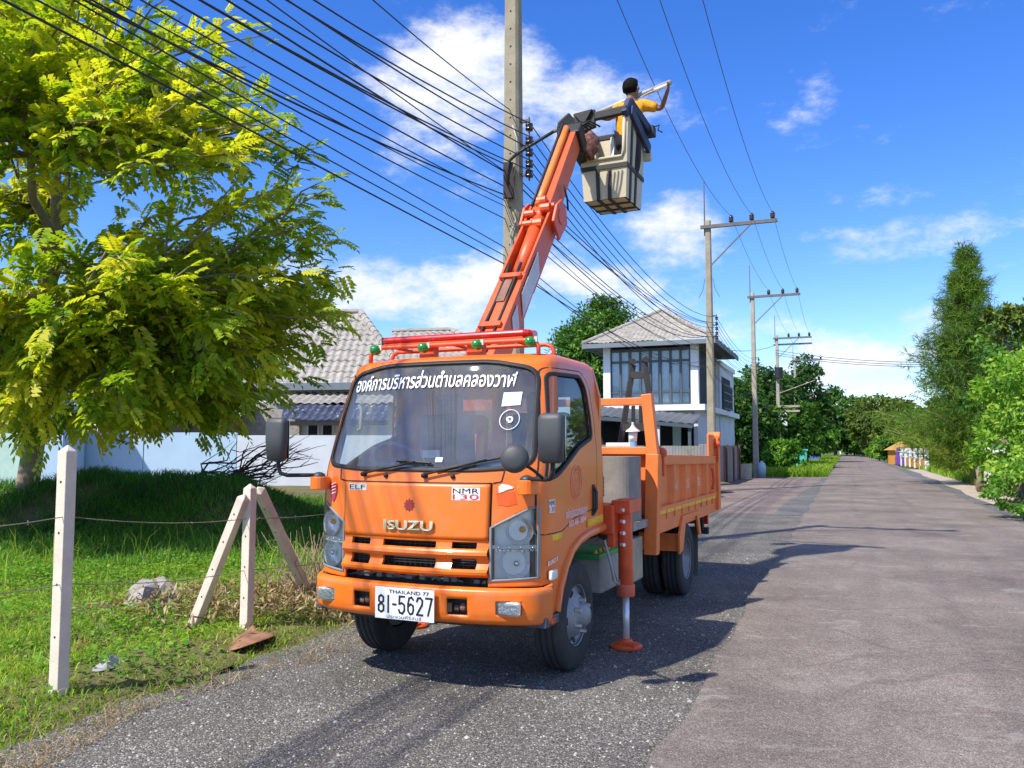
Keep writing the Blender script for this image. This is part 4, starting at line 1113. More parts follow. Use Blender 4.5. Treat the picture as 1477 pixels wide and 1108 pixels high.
# lower boom: box that narrows towards the elbow, cheeks stand above an open channel in its upper half
def taper(c0, c1, w0, h0, w1, h1, upv, rtv, name, mat, parent, bevel=.008):
    vs = []
    for c, w, h in ((c0, w0, h0), (c1, w1, h1)):
        for sy, sx in ((-1, -1), (-1, 1), (1, 1), (1, -1)): vs.append(WL(c + upv * (sy * h / 2) + rtv * (sx * w / 2)))
    b = MB(); b.add(vs, [(0, 1, 2, 3), (7, 6, 5, 4), (0, 4, 5, 1), (1, 5, 6, 2), (2, 6, 7, 3), (3, 7, 4, 0)])
    me = b.build(name, mat, parent, bevel=bevel)
    import bmesh
    bm = bmesh.new(); bm.from_mesh(me.data); bmesh.ops.recalc_face_normals(bm, faces=bm.faces[:]); bm.to_mesh(me.data); bm.free()
    return me
MID = PIV + ax1 * (L1 * .56)
lower = taper(PIV - ax1 * .15, MID, .30, .29, .27, .26, up1, rt1, "lower_boom", BOOMOR, truck)
for s_ in (-1, 1):
    taper(MID - ax1 * .02 + rt1 * s_ * .122, ELB + ax1 * .10 + rt1 * s_ * .122, .026, .28, .026, .26, up1, rt1, "boom_cheek", BOOMOR, lower, .004)
taper(MID - up1 * .118, ELB - up1 * .118, .24, .04, .24, .04, up1, rt1, "boom_web", BOOMOR, lower, .003)
b = MB(); b.cyl(WL(MID + ax1 * .05 + up1 * .03), WL(ELB - ax1 * .12 + up1 * .07), .075, .075, 18); b.build("boom_ram", BOOMOR, lower, smooth=True)
b = MB(); b.cyl(WL(ELB - ax1 * .14 + up1 * .07), WL(ELB + ax1 * .05 + up1 * .12), .045, .045, 14); b.build("ram_rod", REDOR, lower, smooth=True)
# white panels on the right cheek
def cheek_panel(a0, a1, skew, hw):
    o = rt1 * .1515
    q = [MID * 0 + PIV + ax1 * a0 + o - up1 * hw + ax1 * (-skew), PIV + ax1 * a1 + o - up1 * hw + ax1 * (-skew), PIV + ax1 * a1 + o + up1 * hw + ax1 * skew, PIV + ax1 * a0 + o + up1 * hw + ax1 * skew]
    b = MB(); b.add([WL(p) for p in q], [(0, 1, 2, 3)]); b.build("white_panel", M("panel_grey", (.55, .56, .60), rough=.5, var=.2, scale=6, dirt=(.3, .28, .28), damt=.5), lower, solid=.004)
cheek_panel(.64, .83, .07, .085); cheek_panel(.98, 1.62, .07, .085)
for k in range(2):
    o = up1 * .148 + rt1 * (-.06 + .12 * k)
    b = MB(); b.tube([WL(PIV + ax1 * t + o + up1 * (.012 * math.sin(5 * t + k))) for t in np.linspace(.2, L1 * .60, 14)], .016, 6); b.build("boom_hose", BLACK, lower, smooth=True)
for t in (.55, 1.25):
    b = MB(); b.obox(WL(PIV + ax1 * t + up1 * .155), WL(PIV + rt1 * .11) - WL(PIV), (WL(PIV + ax1 * .03) - WL(PIV)), (WL(PIV + up1 * .018) - WL(PIV))); b.build("hose_clamp", REDOR, lower)
b = MB(); c = WL(PIV + ax1 * 1.05 + up1 * .144 - rt1 * .02); 
b.obox(c, (WL(PIV + rt1 * .05) - WL(PIV)), (WL(PIV + ax1 * .16) - WL(PIV)), (WL(PIV + up1 * .004) - WL(PIV))); b.build("oil_stain_plate", M("stain", (.20, .09, .06), rough=.6, var=.4, scale=14), lower)
for k in range(10):
    c = ELB + ax1 * random.uniform(-.28, .18) + up1 * random.uniform(.0, .17) + rt1 * random.uniform(-.10, .12)
    b = MB(); b.cyl(WL(c - rt1 * .05), WL(c + rt1 * .05), random.uniform(.03, .055), None, 10); b.build("elbow_fitting", REDOR, lower)
b = MB(); b.cyl(WL(ELB - rt1 * .21), WL(ELB + rt1 * .21), .085, .085, 18)
b.prism([WL(ELB + rt1 * .17 + ax1 * a_ + up1 * u_) for a_, u_ in ((-.22, -.14), (.10, -.17), (.20, -.05), (.18, .10), (.02, .15), (-.2, .10))], WL(PIV + rt1 * .03) - WL(PIV))
b.prism([WL(ELB - rt1 * .20 + ax1 * a_ + up1 * u_) for a_, u_ in ((-.22, -.14), (.10, -.17), (.20, -.05), (.18, .10), (.02, .15), (-.2, .10))], WL(PIV + rt1 * .03) - WL(PIV))
b.build("elbow_joint", REDOR, truck, bevel=.006)
upper = taper(ELB - ax2 * .05, TIP, .19, .27, .165, .24, up2, rt2, "upper_boom", BOOMOR, truck)
b = MB(); b.tube([WL(ELB + ax2 * t + up2 * .155 - rt2 * .03) for t in np.linspace(.05, (TIP - ELB).length - .05, 6)], .038, 10); b.build("upper_ram", M("ram_orange", (.72, .20, .03), rough=.4, var=.1), upper, smooth=True)
b = MB(); b.tube([WL(ELB + ax2 * t + up2 * .15 - rt2 * .10) for t in np.linspace(.05, (TIP - ELB).length + .05, 6)], .018, 6); b.build("upper_hose", BLACK, upper, smooth=True)
b = MB(); b.tube([WL(ELB + ax2 * .55 + rt2 * .125 + up2 * .05), WL(ELB + ax2 * .5 + rt2 * .14 - up2 * .1), WL(ELB + ax2 * .45 + rt2 * .13 - up2 * .22)], .012, 6); b.build("side_hose", BLACK, upper, smooth=True)
b = MB(); b.obox(WL(TIP - up2 * .02), WL(PIV + rt2 * .13) - WL(PIV), WL(PIV + ax2 * .10) - WL(PIV), WL(PIV + up2 * .15) - WL(PIV)); b.build("boom_head", BLACK, upper, bevel=.02)
b = MB()
for k in range(5):
    b.tube([WL(TIP + rt2 * (-.06 + .03 * k) + up2 * .1), WL(TIP + ax2 * .15 + rt2 * (.05 * k) + up2 * .1), WL(TIP + ax2 * .2 + rt2 * (.1 + .05 * k) - up2 * .02)], .012, 5)
b.build("head_hoses", BLACK, upper, smooth=True)

# ---- bucket: own axes
BY = R(25)
bx = Vector((math.cos(BY), -math.sin(BY), 0)); by = Vector((math.sin(BY), math.cos(BY), 0))
BC = (P(842, 291, 10.2) + P(904.5, 286, 10.1)) / 2 + by * .30
BZ0 = BC.z; BZ1 = BZ0 + 1.06
bucket = empty("bucket", (0, 0, 0), 0, truck)
def BW(x, y, z): return WL(Vector((BC.x, BC.y, BZ0)) + bx * x + by * y + Vector((0, 0, z)))
FIB = M("fibreglass", (.52, .45, .31), rough=.55, var=.10, scale=5, dirt=(.32, .26, .18), damt=.5, dscale=5)
STRAP = M("strap_black", (.03, .03, .028), rough=.7, var=.2)
def hwx(z): return .272 + .055 * z
def hwy(z): return .325 + .055 * z
w_ = MB()
t_ = .022
def wallq(side, z0, z1, a0=-1, a1=1):
    """part of a bucket wall as a slab; a runs -1..1 along the wall"""
    def pt(a, z, inn):
        hx, hy = hwx(z) - inn, hwy(z) - inn
        return {'f': (a * hx, -hy), 'b': (a * hx, hy), 'r': (hx, a * hy), 'l': (-hx, a * hy)}[side] + (z,)
    o = [BW(*pt(a, z, 0)) for a, z in ((a0, z0), (a1, z0), (a1, z1), (a0, z1))]
    i = [BW(*pt(a, z, t_)) for a, z in ((a0, z0), (a1, z0), (a1, z1), (a0, z1))]
    w_.add(o + i, [(0, 1, 2, 3), (7, 6, 5, 4), (0, 4, 5, 1), (1, 5, 6, 2), (2, 6, 7, 3), (3, 7, 4, 0)])
wallq('f', 0, .50); wallq('f', .50, 1.0, .86, 1); wallq('f', .50, 1.0, -1, -.90)
wallq('r', 0, 1.06); wallq('b', 0, 1.06); wallq('l', 0, .62); wallq('l', .62, 1.06, .55, 1)
w_.add([BW(-hwx(0), -hwy(0), 0), BW(hwx(0), -hwy(0), 0), BW(hwx(0), hwy(0), 0), BW(-hwx(0), hwy(0), 0)] + [BW(-hwx(0), -hwy(0), .03), BW(hwx(0), -hwy(0), .03), BW(hwx(0), hwy(0), .03), BW(-hwx(0), hwy(0), .03)], [(0, 3, 2, 1), (4, 5, 6, 7)])
w_.build("bucket_shell", FIB, bucket)
# moulded lip of the entry cut-out
b = MB()
zc = .50; pts = [BW(-.90 * hwx(1), -hwy(1) - .006, 1.0), BW(-.90 * hwx(.6), -hwy(.6) - .006, .58), BW(-.82 * hwx(.5), -hwy(.5) - .006, .505), BW(.78 * hwx(.5), -hwy(.5) - .006, .505), BW(.86 * hwx(.6), -hwy(.6) - .006, .58), BW(.86 * hwx(1), -hwy(1) - .006, 1.0)]
b.tube(pts, .022, 8); b.build("entry_lip", FIB, bucket, smooth=True)
def strap(name, pts, w=.05):
    b = MB()
    for p, q in zip(pts[:-1], pts[1:]):
        a, c = BW(*p), BW(*q); b.bar(a, c, w, .012, up=(BW(0, 0, 0) - BW(0, 1, 0)) if abs(p[1]) > abs(p[0]) else (BW(1, 0, 0) - BW(0, 0, 0)))
    return b.build(name, STRAP, bucket)
e = .008
z = .40
for (p, q, up) in (((-hwx(z) - e, -hwy(z) - e, z), (hwx(z) + e, -hwy(z) - e, z), 'y'), ((hwx(z) + e, -hwy(z) - e, z), (hwx(z) + e, hwy(z) + e, z), 'x')):
    b = MB(); u = (BW(0, 1, 0) - BW(0, 0, 0)) if up == 'y' else (BW(1, 0, 0) - BW(0, 0, 0)); b.bar(BW(*p), BW(*q), .055, .014, up=u); b.build("strap", STRAP, bucket)
for a in (-.28, .25):
    b = MB(); b.bar(BW(a * hwx(0), -hwy(0) - e, 0), BW(a * hwx(.4), -hwy(.4) - e, .40), .045, .012, up=BW(0, 1, 0) - BW(0, 0, 0)); b.build("strap", STRAP, bucket)
    b = MB(); b.bar(BW(a * hwx(0), -hwy(0), -.007), BW(a * hwx(0), hwy(0), -.007), .045, .012, up=(0, 0, 1)); b.build("strap", STRAP, bucket)
for a in (-.55, .1):
    b = MB(); b.bar(BW(hwx(0) + e, a * hwy(0), 0), BW(hwx(1) + e, a * hwy(1), 1.0), .06, .012, up=BW(1, 0, 0) - BW(0, 0, 0)); b.build("strap", STRAP, bucket)
for a in (-.3, .45):
    b = MB(); b.bar(BW(-hwx(0), a * hwy(0), -.0065), BW(hwx(0), a * hwy(0), -.0065), .05, .011, up=(0, 0, 1)); b.build("strap", STRAP, bucket)
b = MB(); b.bar(BW(-hwx(1), -hwy(1) - .02, 1.03), BW(hwx(1), -hwy(1) - .02, 1.06), .07, .105); b.build("rim_guard", BLACK, bucket, bevel=.015)
NAVY = M("navy_pad", (.02, .03, .085), rough=.6, var=.2)
b = MB(); b.bar(BW(hwx(1) - .03, -hwy(1) - .04, 1.0), BW(hwx(1) - .02, -hwy(1) + .12, 1.22), .07, .10); b.bar(BW(hwx(1) - .02, -hwy(1) + .10, 1.22), BW(hwx(1) + .08, hwy(1) - .15, 1.02), .07, .11); b.bar(BW(hwx(1) + .02, -hwy(1) + .05, 1.08), BW(hwx(1) + .05, hwy(1), .80), .05, .14); b.build("control_guard", NAVY, bucket, bevel=.012)
b = MB(); b.obox(BW(hwx(1) + .09, hwy(1) - .10, 1.00), BW(.06, 0, 0) - BW(0, 0, 0), BW(0, .07, 0) - BW(0, 0, 0), (0, 0, .06)); b.tube([BW(hwx(1) + .12, hwy(1) - .12, 1.05), BW(hwx(1) + .22, hwy(1) - .12, 1.06), BW(hwx(1) + .20, hwy(1) - .12, 1.0), BW(hwx(1) + .26, hwy(1) - .12, .96)], .010, 6); b.build("control_lever_box", BLACK, bucket)
b = MB(); b.obox(BW(hwx(1) + .03, hwy(.8), .72), BW(.05, 0, 0) - BW(0, 0, 0), BW(0, .03, 0) - BW(0, 0, 0), (0, 0, .07)); b.build("rubber_block", FIB, bucket, bevel=.01)
b = MB(); b.bar(BW(-hwx(1) - .02, -hwy(1), 1.04), BW(-hwx(1) - .02, hwy(1), 1.05), .06, .08); b.bar(BW(-hwx(1), hwy(1), 1.05), BW(hwx(1), hwy(1), 1.05), .06, .08); b.build("rim_rail", BLACK, bucket, bevel=.012)
# mount between boom head and bucket
b = MB(); b.prism([BW(-hwx(1) - .04, -hwy(1) - .06, 1.10), BW(-hwx(1) + .24, -hwy(1) - .06, 1.12), BW(-hwx(1) + .24, -hwy(1) - .06, .90), BW(-hwx(1) + .02, -hwy(1) - .06, .86)], BW(0, .06, 0) - BW(0, 0, 0)); b.prism([BW(-hwx(1) - .02, -hwy(1) - .10, 1.09), BW(-hwx(1) + .22, -hwy(1) - .10, 1.11), BW(-hwx(1) + .11, -hwy(1) - .10, .93)], BW(0, .04, 0) - BW(0, 0, 0)); b.build("bucket_mount", BLACK, bucket)
b = MB(); b.bar(WL(TIP - ax2 * .05), BW(-hwx(.5), -.1, .55), .12, .16); b.build("mount_arm", BLACK, bucket)
# bag and panels hung in the entry
bag = MB(); bag.ico((0, 0, 0), 1, 4, (.10, .08, .18)); bag.v = [(x * (1 + .16 * math.sin(9 * z * 5 + 3 * x * 20) + .1 * math.sin(31 * x + 17 * y)) * (1.15 - 1.3 * max(0, z)), y * (1 + .15 * math.sin(40 * x + 23 * z)), z * (1 + .1 * math.sin(50 * x))) for x, y, z in bag.v]
bp_ = BW(-.55 * hwx(.7), -hwy(.7) - .05, .68)
bo = bag.build("hanging_bag", M("patterned_cloth", (.17, .07, .055), rough=.9, var=.9, scale=22, dirt=(.02, .02, .02), damt=.9, dscale=18, bump=.4, bscale=25), None, smooth=True)
cw_, sw_ = math.cos(YAW), math.sin(YAW)
def LW(p): return Vector((TX + p.x * cw_ + p.y * sw_, TY - p.x * sw_ + p.y * cw_, p.z))
bo.location = LW(bp_); tag(bo, "dark patterned cloth bag hanging in the bucket entry", "bag")
b = MB(); b.obox(LW(BW(.12 * hwx(.6), .05, .62)), bx * .075, by * .03, (0, 0, .30)); tag(b.build("white_canister", M("white_plastic", (.8, .8, .82), rough=.4, var=.05), bevel=.02), "tall white plastic canister standing inside the lift bucket", "canister")

# ------------------------------------------------------------------ things carried in the bed
WOOD = M("dark_wood", (.036, .033, .031), rough=.85, var=.3, scale=14, dirt=(.09, .075, .06), damt=.5, bump=.3, bscale=40)
def TW(u, v, w): return LW(Vector((u, v, w)))
af = empty("wooden_trestle", TW(.52, 3.9, .99)); tag(af, "dark weathered A-shaped trestle standing upright in the truck bed", "trestle")
inv = TW(.52, 3.9, .99)
def tw(u, v, w): return TW(u, v, w) - inv
for (a, c) in (((.487, 2.45), (.225, .99)), ((.612, 2.47), (.80, .99))):
    b = MB(); b.bar(tw(c[0], 3.9, c[1]), tw(a[0], 3.9, a[1]), .058, .05); b.build("leg", WOOD, af, bevel=.006)
b = MB(); b.bar(tw(.465, 3.9, 2.34), tw(.63, 3.9, 2.34), .06, .07); b.build("crosspiece", WOOD, af, bevel=.004)
b = MB(); b.bar(tw(.37, 3.9, 1.79), tw(.70, 3.9, 1.79), .05, .08); b.build("crosspiece", WOOD, af, bevel=.004)
for (u, w) in ((.482, 2.48), (.618, 2.50)):
    b = MB(); c = tw(u, 3.9, w); b.cyl(c + Vector((-.0, -.05, 0)), c + Vector((0, .05, 0)), .032, .032, 12); b.build("roller", WOOD, af)
for u in (.47, .55, .61):
    b = MB(); b.bar(tw(u, 3.95, 1.82), tw(u, 3.95, 2.02), .035, .05); b.build("upright_block", WOOD, af)
wb = MB(); c = TW(.60, 2.97, 1.606); wb.obox(c, Vector((math.cos(YAW), -math.sin(YAW), 0)) * .12, Vector((math.sin(YAW), math.cos(YAW), 0)) * .03, (0, 0, .018))
tag(wb.build("white_box", WHITE, bevel=.004), "flat white box lying on the orange headboard crossbar", "box")
ln = empty("lantern", TW(.735, 2.97, 1.587)); tag(ln, "small white lantern with a peaked cap on the headboard crossbar", "lantern")
b = MB(); b.cyl((0, 0, 0), (0, 0, .05), .04, .035, 12); b.build("lantern_base", M("lantern_blue", (.15, .35, .7), rough=.5), ln)
b = MB(); b.cyl((0, 0, .05), (0, 0, .14), .036, .044, 12); b.build("lantern_glass", WHITE, ln, smooth=True)
b = MB(); b.lathe((0, 0, 0), (0, 0, 1), [(.07, .14), (.065, .15), (.03, .175), (.012, .20), (.012, .23), (.001, .23)], 14); b.build("lantern_cap", M("lantern_cap", (.62, .64, .62), rough=.5), ln)
# ------------------------------------------------------------------ power poles and wires
CONC = M("concrete_pole", (.30, .265, .19), rough=.9, var=.18, scale=4, dirt=(.16, .14, .11), damt=.55, dscale=2.5, bump=.15, bscale=60)
CONCL = M("concrete_pole_pale", (.36, .325, .265), rough=.9, var=.15, scale=4, dirt=(.22, .2, .17), damt=.5, dscale=2.5)
INSUL = M("insulator_brown", (.03, .016, .014), rough=.3, var=.2, coat=.3)
ARMC = M("crossarm_grey", (.13, .125, .12), rough=.8, var=.2)
CABLE = M("cable_black", (.012, .013, .016), rough=.6, var=.1)
WIREM = M("wire_grey", (.03, .035, .05), rough=.5, var=.1)
ZARM = 9.67
polepos = [(0.02, 12.0), ]
for px, ya in ((1026, 322), (1089, 426), (1123, 487), (1148, 519), (1158, 541), (1170, 557), (1176, 566)):
    D = (ZARM - CAM_H) * FOC / (HOR - ya); polepos.append(((px - PW / 2) / FOC * D, D))
plabels = ["weathered concrete pole rising behind the truck boom and out of the picture", "nearest concrete pole of the row, in front of the white house", "pale concrete pole beside the concrete ring at the side road corner",
           "concrete pole carrying a transformer and lower cross beams", "fifth concrete pole along the road, half hidden by trees", "sixth concrete pole along the road, half hidden by trees", "seventh concrete pole along the road, far away", "farthest concrete pole of the roadside row"]
def rack_pt(k, i): 
    x, D = polepos[i]; s_ = .27 if i == 0 else .25
    return Vector((x, D, 0)) + RN * s_ + Vector((0, 0, [6.30, 6.10, 5.92, 5.75, 5.6][k]))
def mv_pt(k, i):
    x, D = polepos[i]; return Vector((x, D, 0)) + RN * (.85 + .72 * k) + Vector((0, 0, ZARM + .28))
for i, (x, D) in enumerate(polepos):
    pole = empty("utility_pole", (x, D, -.05), math.atan2(RN.y, RN.x)); tag(pole, plabels[i], "utility pole", "concrete utility poles along the road")
    near = i < 3
    b = MB(); w0, w1 = (.15, .098)
    H_ = ZARM + .25
    vs = []
    for z, h in ((0, w0), (H_, w1)):
        c = h * .32
        vs += [(-h, -h + c, z), (-h + c, -h, z), (h - c, -h, z), (h, -h + c, z), (h, h - c, z), (h - c, h, z), (-h + c, h, z), (-h, h - c, z)]
    b.add(vs, [(k, (k + 1) % 8, 8 + (k + 1) % 8, 8 + k) for k in range(8)] + [tuple(range(8, 16))]); b.build("shaft", CONC if i < 2 else CONCL, pole)
    b = MB(); b.box(-.25, 2.45, -.06 - .13, .06 - .13, ZARM - .06, ZARM + .06); ca = b.build("crossarm", ARMC, pole)
    if i == 3:
        b = MB(); b.box(-.25, 2.45, .08, .2, ZARM - .5, ZARM - .38); b.build("crossarm", ARMC, pole)
        for z in (4.2, 4.55):
            b = MB(); b.box(-1.5, 1.5, -.22, -.12, z, z + .14); b.build("transformer_beam", CONCL, pole)
        b = MB(); b.box(.12, .62, -.5, -.05, 3.2, 4.2); b.build("transformer_box", M("box_white", (.62, .64, .65), rough=.5, var=.05), pole)
        b = MB(); b.cyl((.1, -.2, 6.7), (.1, -.2, 7.5), .3, .3, 12); b.build("cable_coil", CABLE, pole)
        b = MB(); b.bar((.1, -.1, 5.6), (2.6, -.1, 6.5), .05, .05); b.build("lamp_arm", CONCL, pole)
    for k in range(3):
        xx = .85 + .72 * k
        b = MB(); b.lathe((xx, -.13, ZARM + .05), (0, 0, 1), [(.05, 0), (.05, .04), (.10, .06), (.07, .10), (.10, .13), (.07, .17), (.10, .20), (.06, .25), (.03, .30), (.001, .30)], 10); b.build("insulator", INSUL, pole, smooth=True)
    b = MB(); b.bar((.10, -.16, ZARM - 1.45), (1.55, -.16, ZARM - .05), .045, .045); b.build("brace", ARMC, pole)
    if i > 0:
        b = MB(); b.cyl((-.12, 0, ZARM - .3), (-.12, 0, ZARM + 1.75), .03, .018, 6); b.build("lightning_rod", ARMC, pole)
    if i == 1:
        b = MB()
        for s_ in (-1, 1): b.tube([(.15 * s_, 0, ZARM - 1.9), (.22 * s_, 0, ZARM - 2.3), (.38 * s_, 0, ZARM - 2.6)], .012, 5)
        b.build("climb_guard", ARMC, pole)
    if i < 4:
        b = MB(); b.cyl((.25, 0, 5.5), (.25, 0, 6.45), .014, .014, 6)
        for z in (5.6, 6.05, 6.4): b.box(.10, .26, -.02, .02, z - .02, z + .02)
        b.build("insulator_rack", ARMC, pole)
        for z in (5.6, 5.75, 5.92, 6.10, 6.30):
            b = MB(); b.lathe((.25, 0, z - .05), (0, 0, 1), [(.001, 0), (.055, .0), (.06, .03), (.035, .05), (.06, .07), (.055, .10), (.001, .10)], 10); b.build("rack_insulator", INSUL, pole, smooth=True)
    if i == 0:
        hm = M("bolt_hole", (.03, .028, .025), rough=.9)
        for k in range(22):
            z = 3.2 + .27 * k; h = w0 + (w1 - w0) * z / H_
            b = MB(); b.cyl((-.0, -h + .004, z), (-.0, -h - .002, z), .016, .016, 8); b.build("bolt_hole", hm, pole)
        for k in range(4):
            b = MB(); z = 4.55 + .13 * k; b.ico((.17, -.08, z), .05, 1); b.ico((.2, .04, z - .05), .04, 1); b.build("cable_clamp", INSUL if k % 2 else M("rust_clamp", (.22, .08, .05), rough=.8, var=.4), pole)
        b = MB(); b.tube([(.05, -.16, 6.3), (.12, -.17, 6.1), (.13, -.16, 5.8), (.05, -.165, 5.5), (.1, -.16, 5.2)], .010, 5); b.tube([(.10, -.15, 4.9), (.02, -.17, 4.7), (.04, -.17, 4.45), (.16, -.14, 4.3)], .012, 5); b.build("service_cable", M("cable_pale", (.4, .4, .38), rough=.6), pole, smooth=True)

def span(p0, p1, sag, n=16):
    return [p0.lerp(p1, t) + Vector((0, 0, -4 * sag * t * (1 - t))) for t in np.linspace(0, 1, n)]
def wire(pts, r, label, group, mat=CABLE):
    b = MB(); b.tube(pts, r * .78, 5); tag(b.build("overhead_wire", mat, smooth=True), label, "wire", group)
SL = 27.0
def left_part(p0, yl, xl=400., n=26):
    """span from the near pole to the next one, which stands behind the viewer's left"""
    q = (xl - PW / 2) / FOC; x0, D0 = p0.x, p0.y
    s = (x0 - q * D0) / (.4 - q) if abs(.4 - q) > 1e-6 else 5
    z1 = P(xl, yl, D0 - s).z
    a = (z1 - p0.z) / (s * (s - SL))
    if a < 0: a = .0004
    return [Vector((x0 - .4 * t, D0 - t, p0.z + a * t * (t - SL))) for t in np.linspace(SL, 0, n)]
G1 = "overhead wires strung pole to pole along the road"
# conductors on the rack: both ways
for k, (yl, xl) in enumerate(((0, 441), (0, 400), (18, 430), (36, 400), (69, 400))):
    p0 = rack_pt(k, 0); pts = left_part(p0, yl, xl)
    for i in range(len(polepos) - 1): pts += span(rack_pt(k, i), rack_pt(k, i + 1), .75 if i == 0 else .5, 16 if i < 3 else 8)[1:]
    wire(pts, .011, ["topmost", "second from top", "middle", "second lowest", "lowest"][k] + " of the five wires on the brown insulator rack of the near pole", G1)
# the bundle of service and telephone cables below
low = [(251, 54, 400, .013), (250, 20, 400, .009), (272, 96, 400, .012), (284, 142, 400, .013), (292, 118, 400, .009), (318, 151, 400, .010), (359, 174, 400, .009), (371, 200, 410, .009), (383, 213, 400, .012), (240, 60, 380, .012), (300, 135, 400, .008)]
for k, (yr, yl, xl, r) in enumerate(low):
    p0 = P(738, yr, 12.0) - RN * .15; p0.x = .02 - .13; p0.y = 11.9
    pts = left_part(p0, yl, xl)
    x1, D1 = polepos[1]
    p1 = Vector((x1 - .1, D1, p0.z + (.35 if k % 2 else .1) + .15 * math.sin(k)))
    pts += span(p0, p1, .35 + .12 * (k % 4), 18)[1:]
    x2, D2 = polepos[2]
    if k % 2 == 0: pts += span(p1, Vector((x2 - .1, D2, p1.z)), .45, 10)[1:]
    wire(pts, r, "black service cable in the bundle tied to the weathered pole", "service cables on the weathered pole")
# single drop wire from the top left to the pole
wire(span(P(470, -60, 6.4), P(735, 158, 11.9), .05), .009, "steep single wire meeting the weathered pole above the rest", None)
# three medium voltage wires on the crossarms
for k in range(3):
    q = mv_pt(k, 0); pts = [Vector((q.x - .4 * t, q.y - t, q.z + .0035 * t * (t - SL))) for t in np.linspace(SL, 0, 16)]
    for i in range(len(polepos) - 1): pts += span(mv_pt(k, i), mv_pt(k, i + 1), .75 if i == 0 else .35, 18 if i < 3 else 8)[1:]
    wire(pts, .010, ["left high wire of the three on the pole crossarms", "middle high wire of the three on the pole crossarms", "right high wire of the three on the pole crossarms"][k], "high wires on the crossarms", WIREM)
for k, (y0, y1) in enumerate(((505, 523), (509, 526), (512, 529))):
    wire(span(P(1118, y0, 61), P(1365, y1, 47), .25), .022, ["upper", "middle", "lower"][k] + " of three thin wires crossing the road towards the tall conifer", "wires crossing above the road")
wire(span(P(1050, 505, 45), P(1118, 498, 61), .2) , .02, "thin wire running from the house corner to the transformer pole", None)

# ------------------------------------------------------------------ street lamp on the near pole
A0 = P(737, 226, 11.83); A1 = P(800, 189, 11.4); A2 = P(967, 119, 10.15)
lamp = empty("street_lamp", A0); tag(lamp, "street lamp arm with black shade reaching from the pole to the worker", "street lamp")
b = MB(); b.tube([Vector((-.03, -.02, -.55)), Vector((-.05, -.05, -.25)), Vector((-.02, -.06, -.08)), Vector((.08, -.06, .02)), A1 - A0], .024, 8); b.build("arm_pipe", BLACK, lamp, smooth=True)
b = MB(); b.box(-.11, .03, -.05, .02, -.62, -.1); b.build("pole_bracket", M("bracket_brown", (.06, .035, .03), rough=.7, var=.3), lamp)
b = MB(); b.cyl(A1 - A0, A2 - A0, .030, .036, 12); b.build("lamp_tube", M("lamp_alu", (.36, .35, .33), rough=.5, metal=.2, var=.15), lamp, smooth=True)
S0 = P(822, 183, 10.9) - A0
dA = (A2 - A1).normalized()
b = MB(); pr = [S0 + Vector((-.17, 0, -.06)), S0 + Vector((.16, 0, -.02)), S0 + Vector((.15, 0, .05)), S0 + Vector((.04, 0, .10)), S0 + Vector((-.02, 0, .17)), S0 + Vector((-.08, 0, .12)), S0 + Vector((-.17, 0, .03))]
b.prism([p + Vector((0, -.09, 0)) for p in pr], (0, .18, 0)); b.build("lamp_shade", BLACK, lamp, bevel=.02)
b = MB(); b.box(S0.x - .17, S0.x + .19, S0.y - .10, S0.y + .10, S0.z - .13, S0.z - .05); b.build("ballast_box", BLACK, lamp, bevel=.01)
b = MB(); c = P(952, 127, 10.15) - A0; b.cyl(c - dA * .08, c + dA * .10, .026, .022, 10); b.build("lamp_bulb", M("bulb_glass", (.8, .82, .85), rough=.15, coat=.5, var=.05), lamp, smooth=True)
b = MB(); b.tube([A1 - A0 + Vector((.1, -.03, -.04)), P(880, 165, 10.7) - A0, P(935, 134, 10.3) - A0, c], .006, 5); b.build("lamp_wire", M("white_wire", (.6, .6, .62), rough=.6), lamp, smooth=True)

# ------------------------------------------------------------------ the worker in the bucket
SKIN = M("skin_brown", (.23, .105, .06), rough=.6, var=.1, scale=12)
SHIRT = M("yellow_shirt", (.76, .34, .012), rough=.9, var=.2, scale=9, bump=.9, bscale=13)
TROUS = M("dark_trousers", (.02, .022, .03), rough=.9, var=.2, scale=12)
HAIR = M("black_hair", (.006, .005, .005), spec=.12, rough=.8, var=.3, scale=40, bump=.5, bscale=90)
def skin_obj(name, verts, edges, radii, mat, parent, sub=2, root=0):
    me = bpy.data.meshes.new(name); me.from_pydata([tuple(v) for v in verts], edges, []); me.update()
    o = bpy.data.objects.new(name, me); COL.objects.link(o); o.parent = parent
    m = o.modifiers.new("skin", 'SKIN'); m.use_smooth_shade = True
    sk = me.skin_vertices[0].data if me.skin_vertices else None
    if sk is None:
        bm_ = None
    for i, r in enumerate(radii):
        sk[i].radius = r if hasattr(r, "__len__") else (r, r)
        sk[i].use_root = (i == root)
    if sub:
        s2 = o.modifiers.new("sub", 'SUBSURF'); s2.levels = sub; s2.render_levels = sub
    me.materials.append(mat)
    return o
def J(px, py, D=10.42): return P(px, py, D)
ORG = Vector((BC.x, BC.y, BZ0 + .03))
man = empty("person", ORG); tag(man, "worker in yellow shirt standing in the bucket, reaching up to the lamp", "person")
def pj(px, py, D=10.42): return J(px, py, D) - ORG
import bmesh
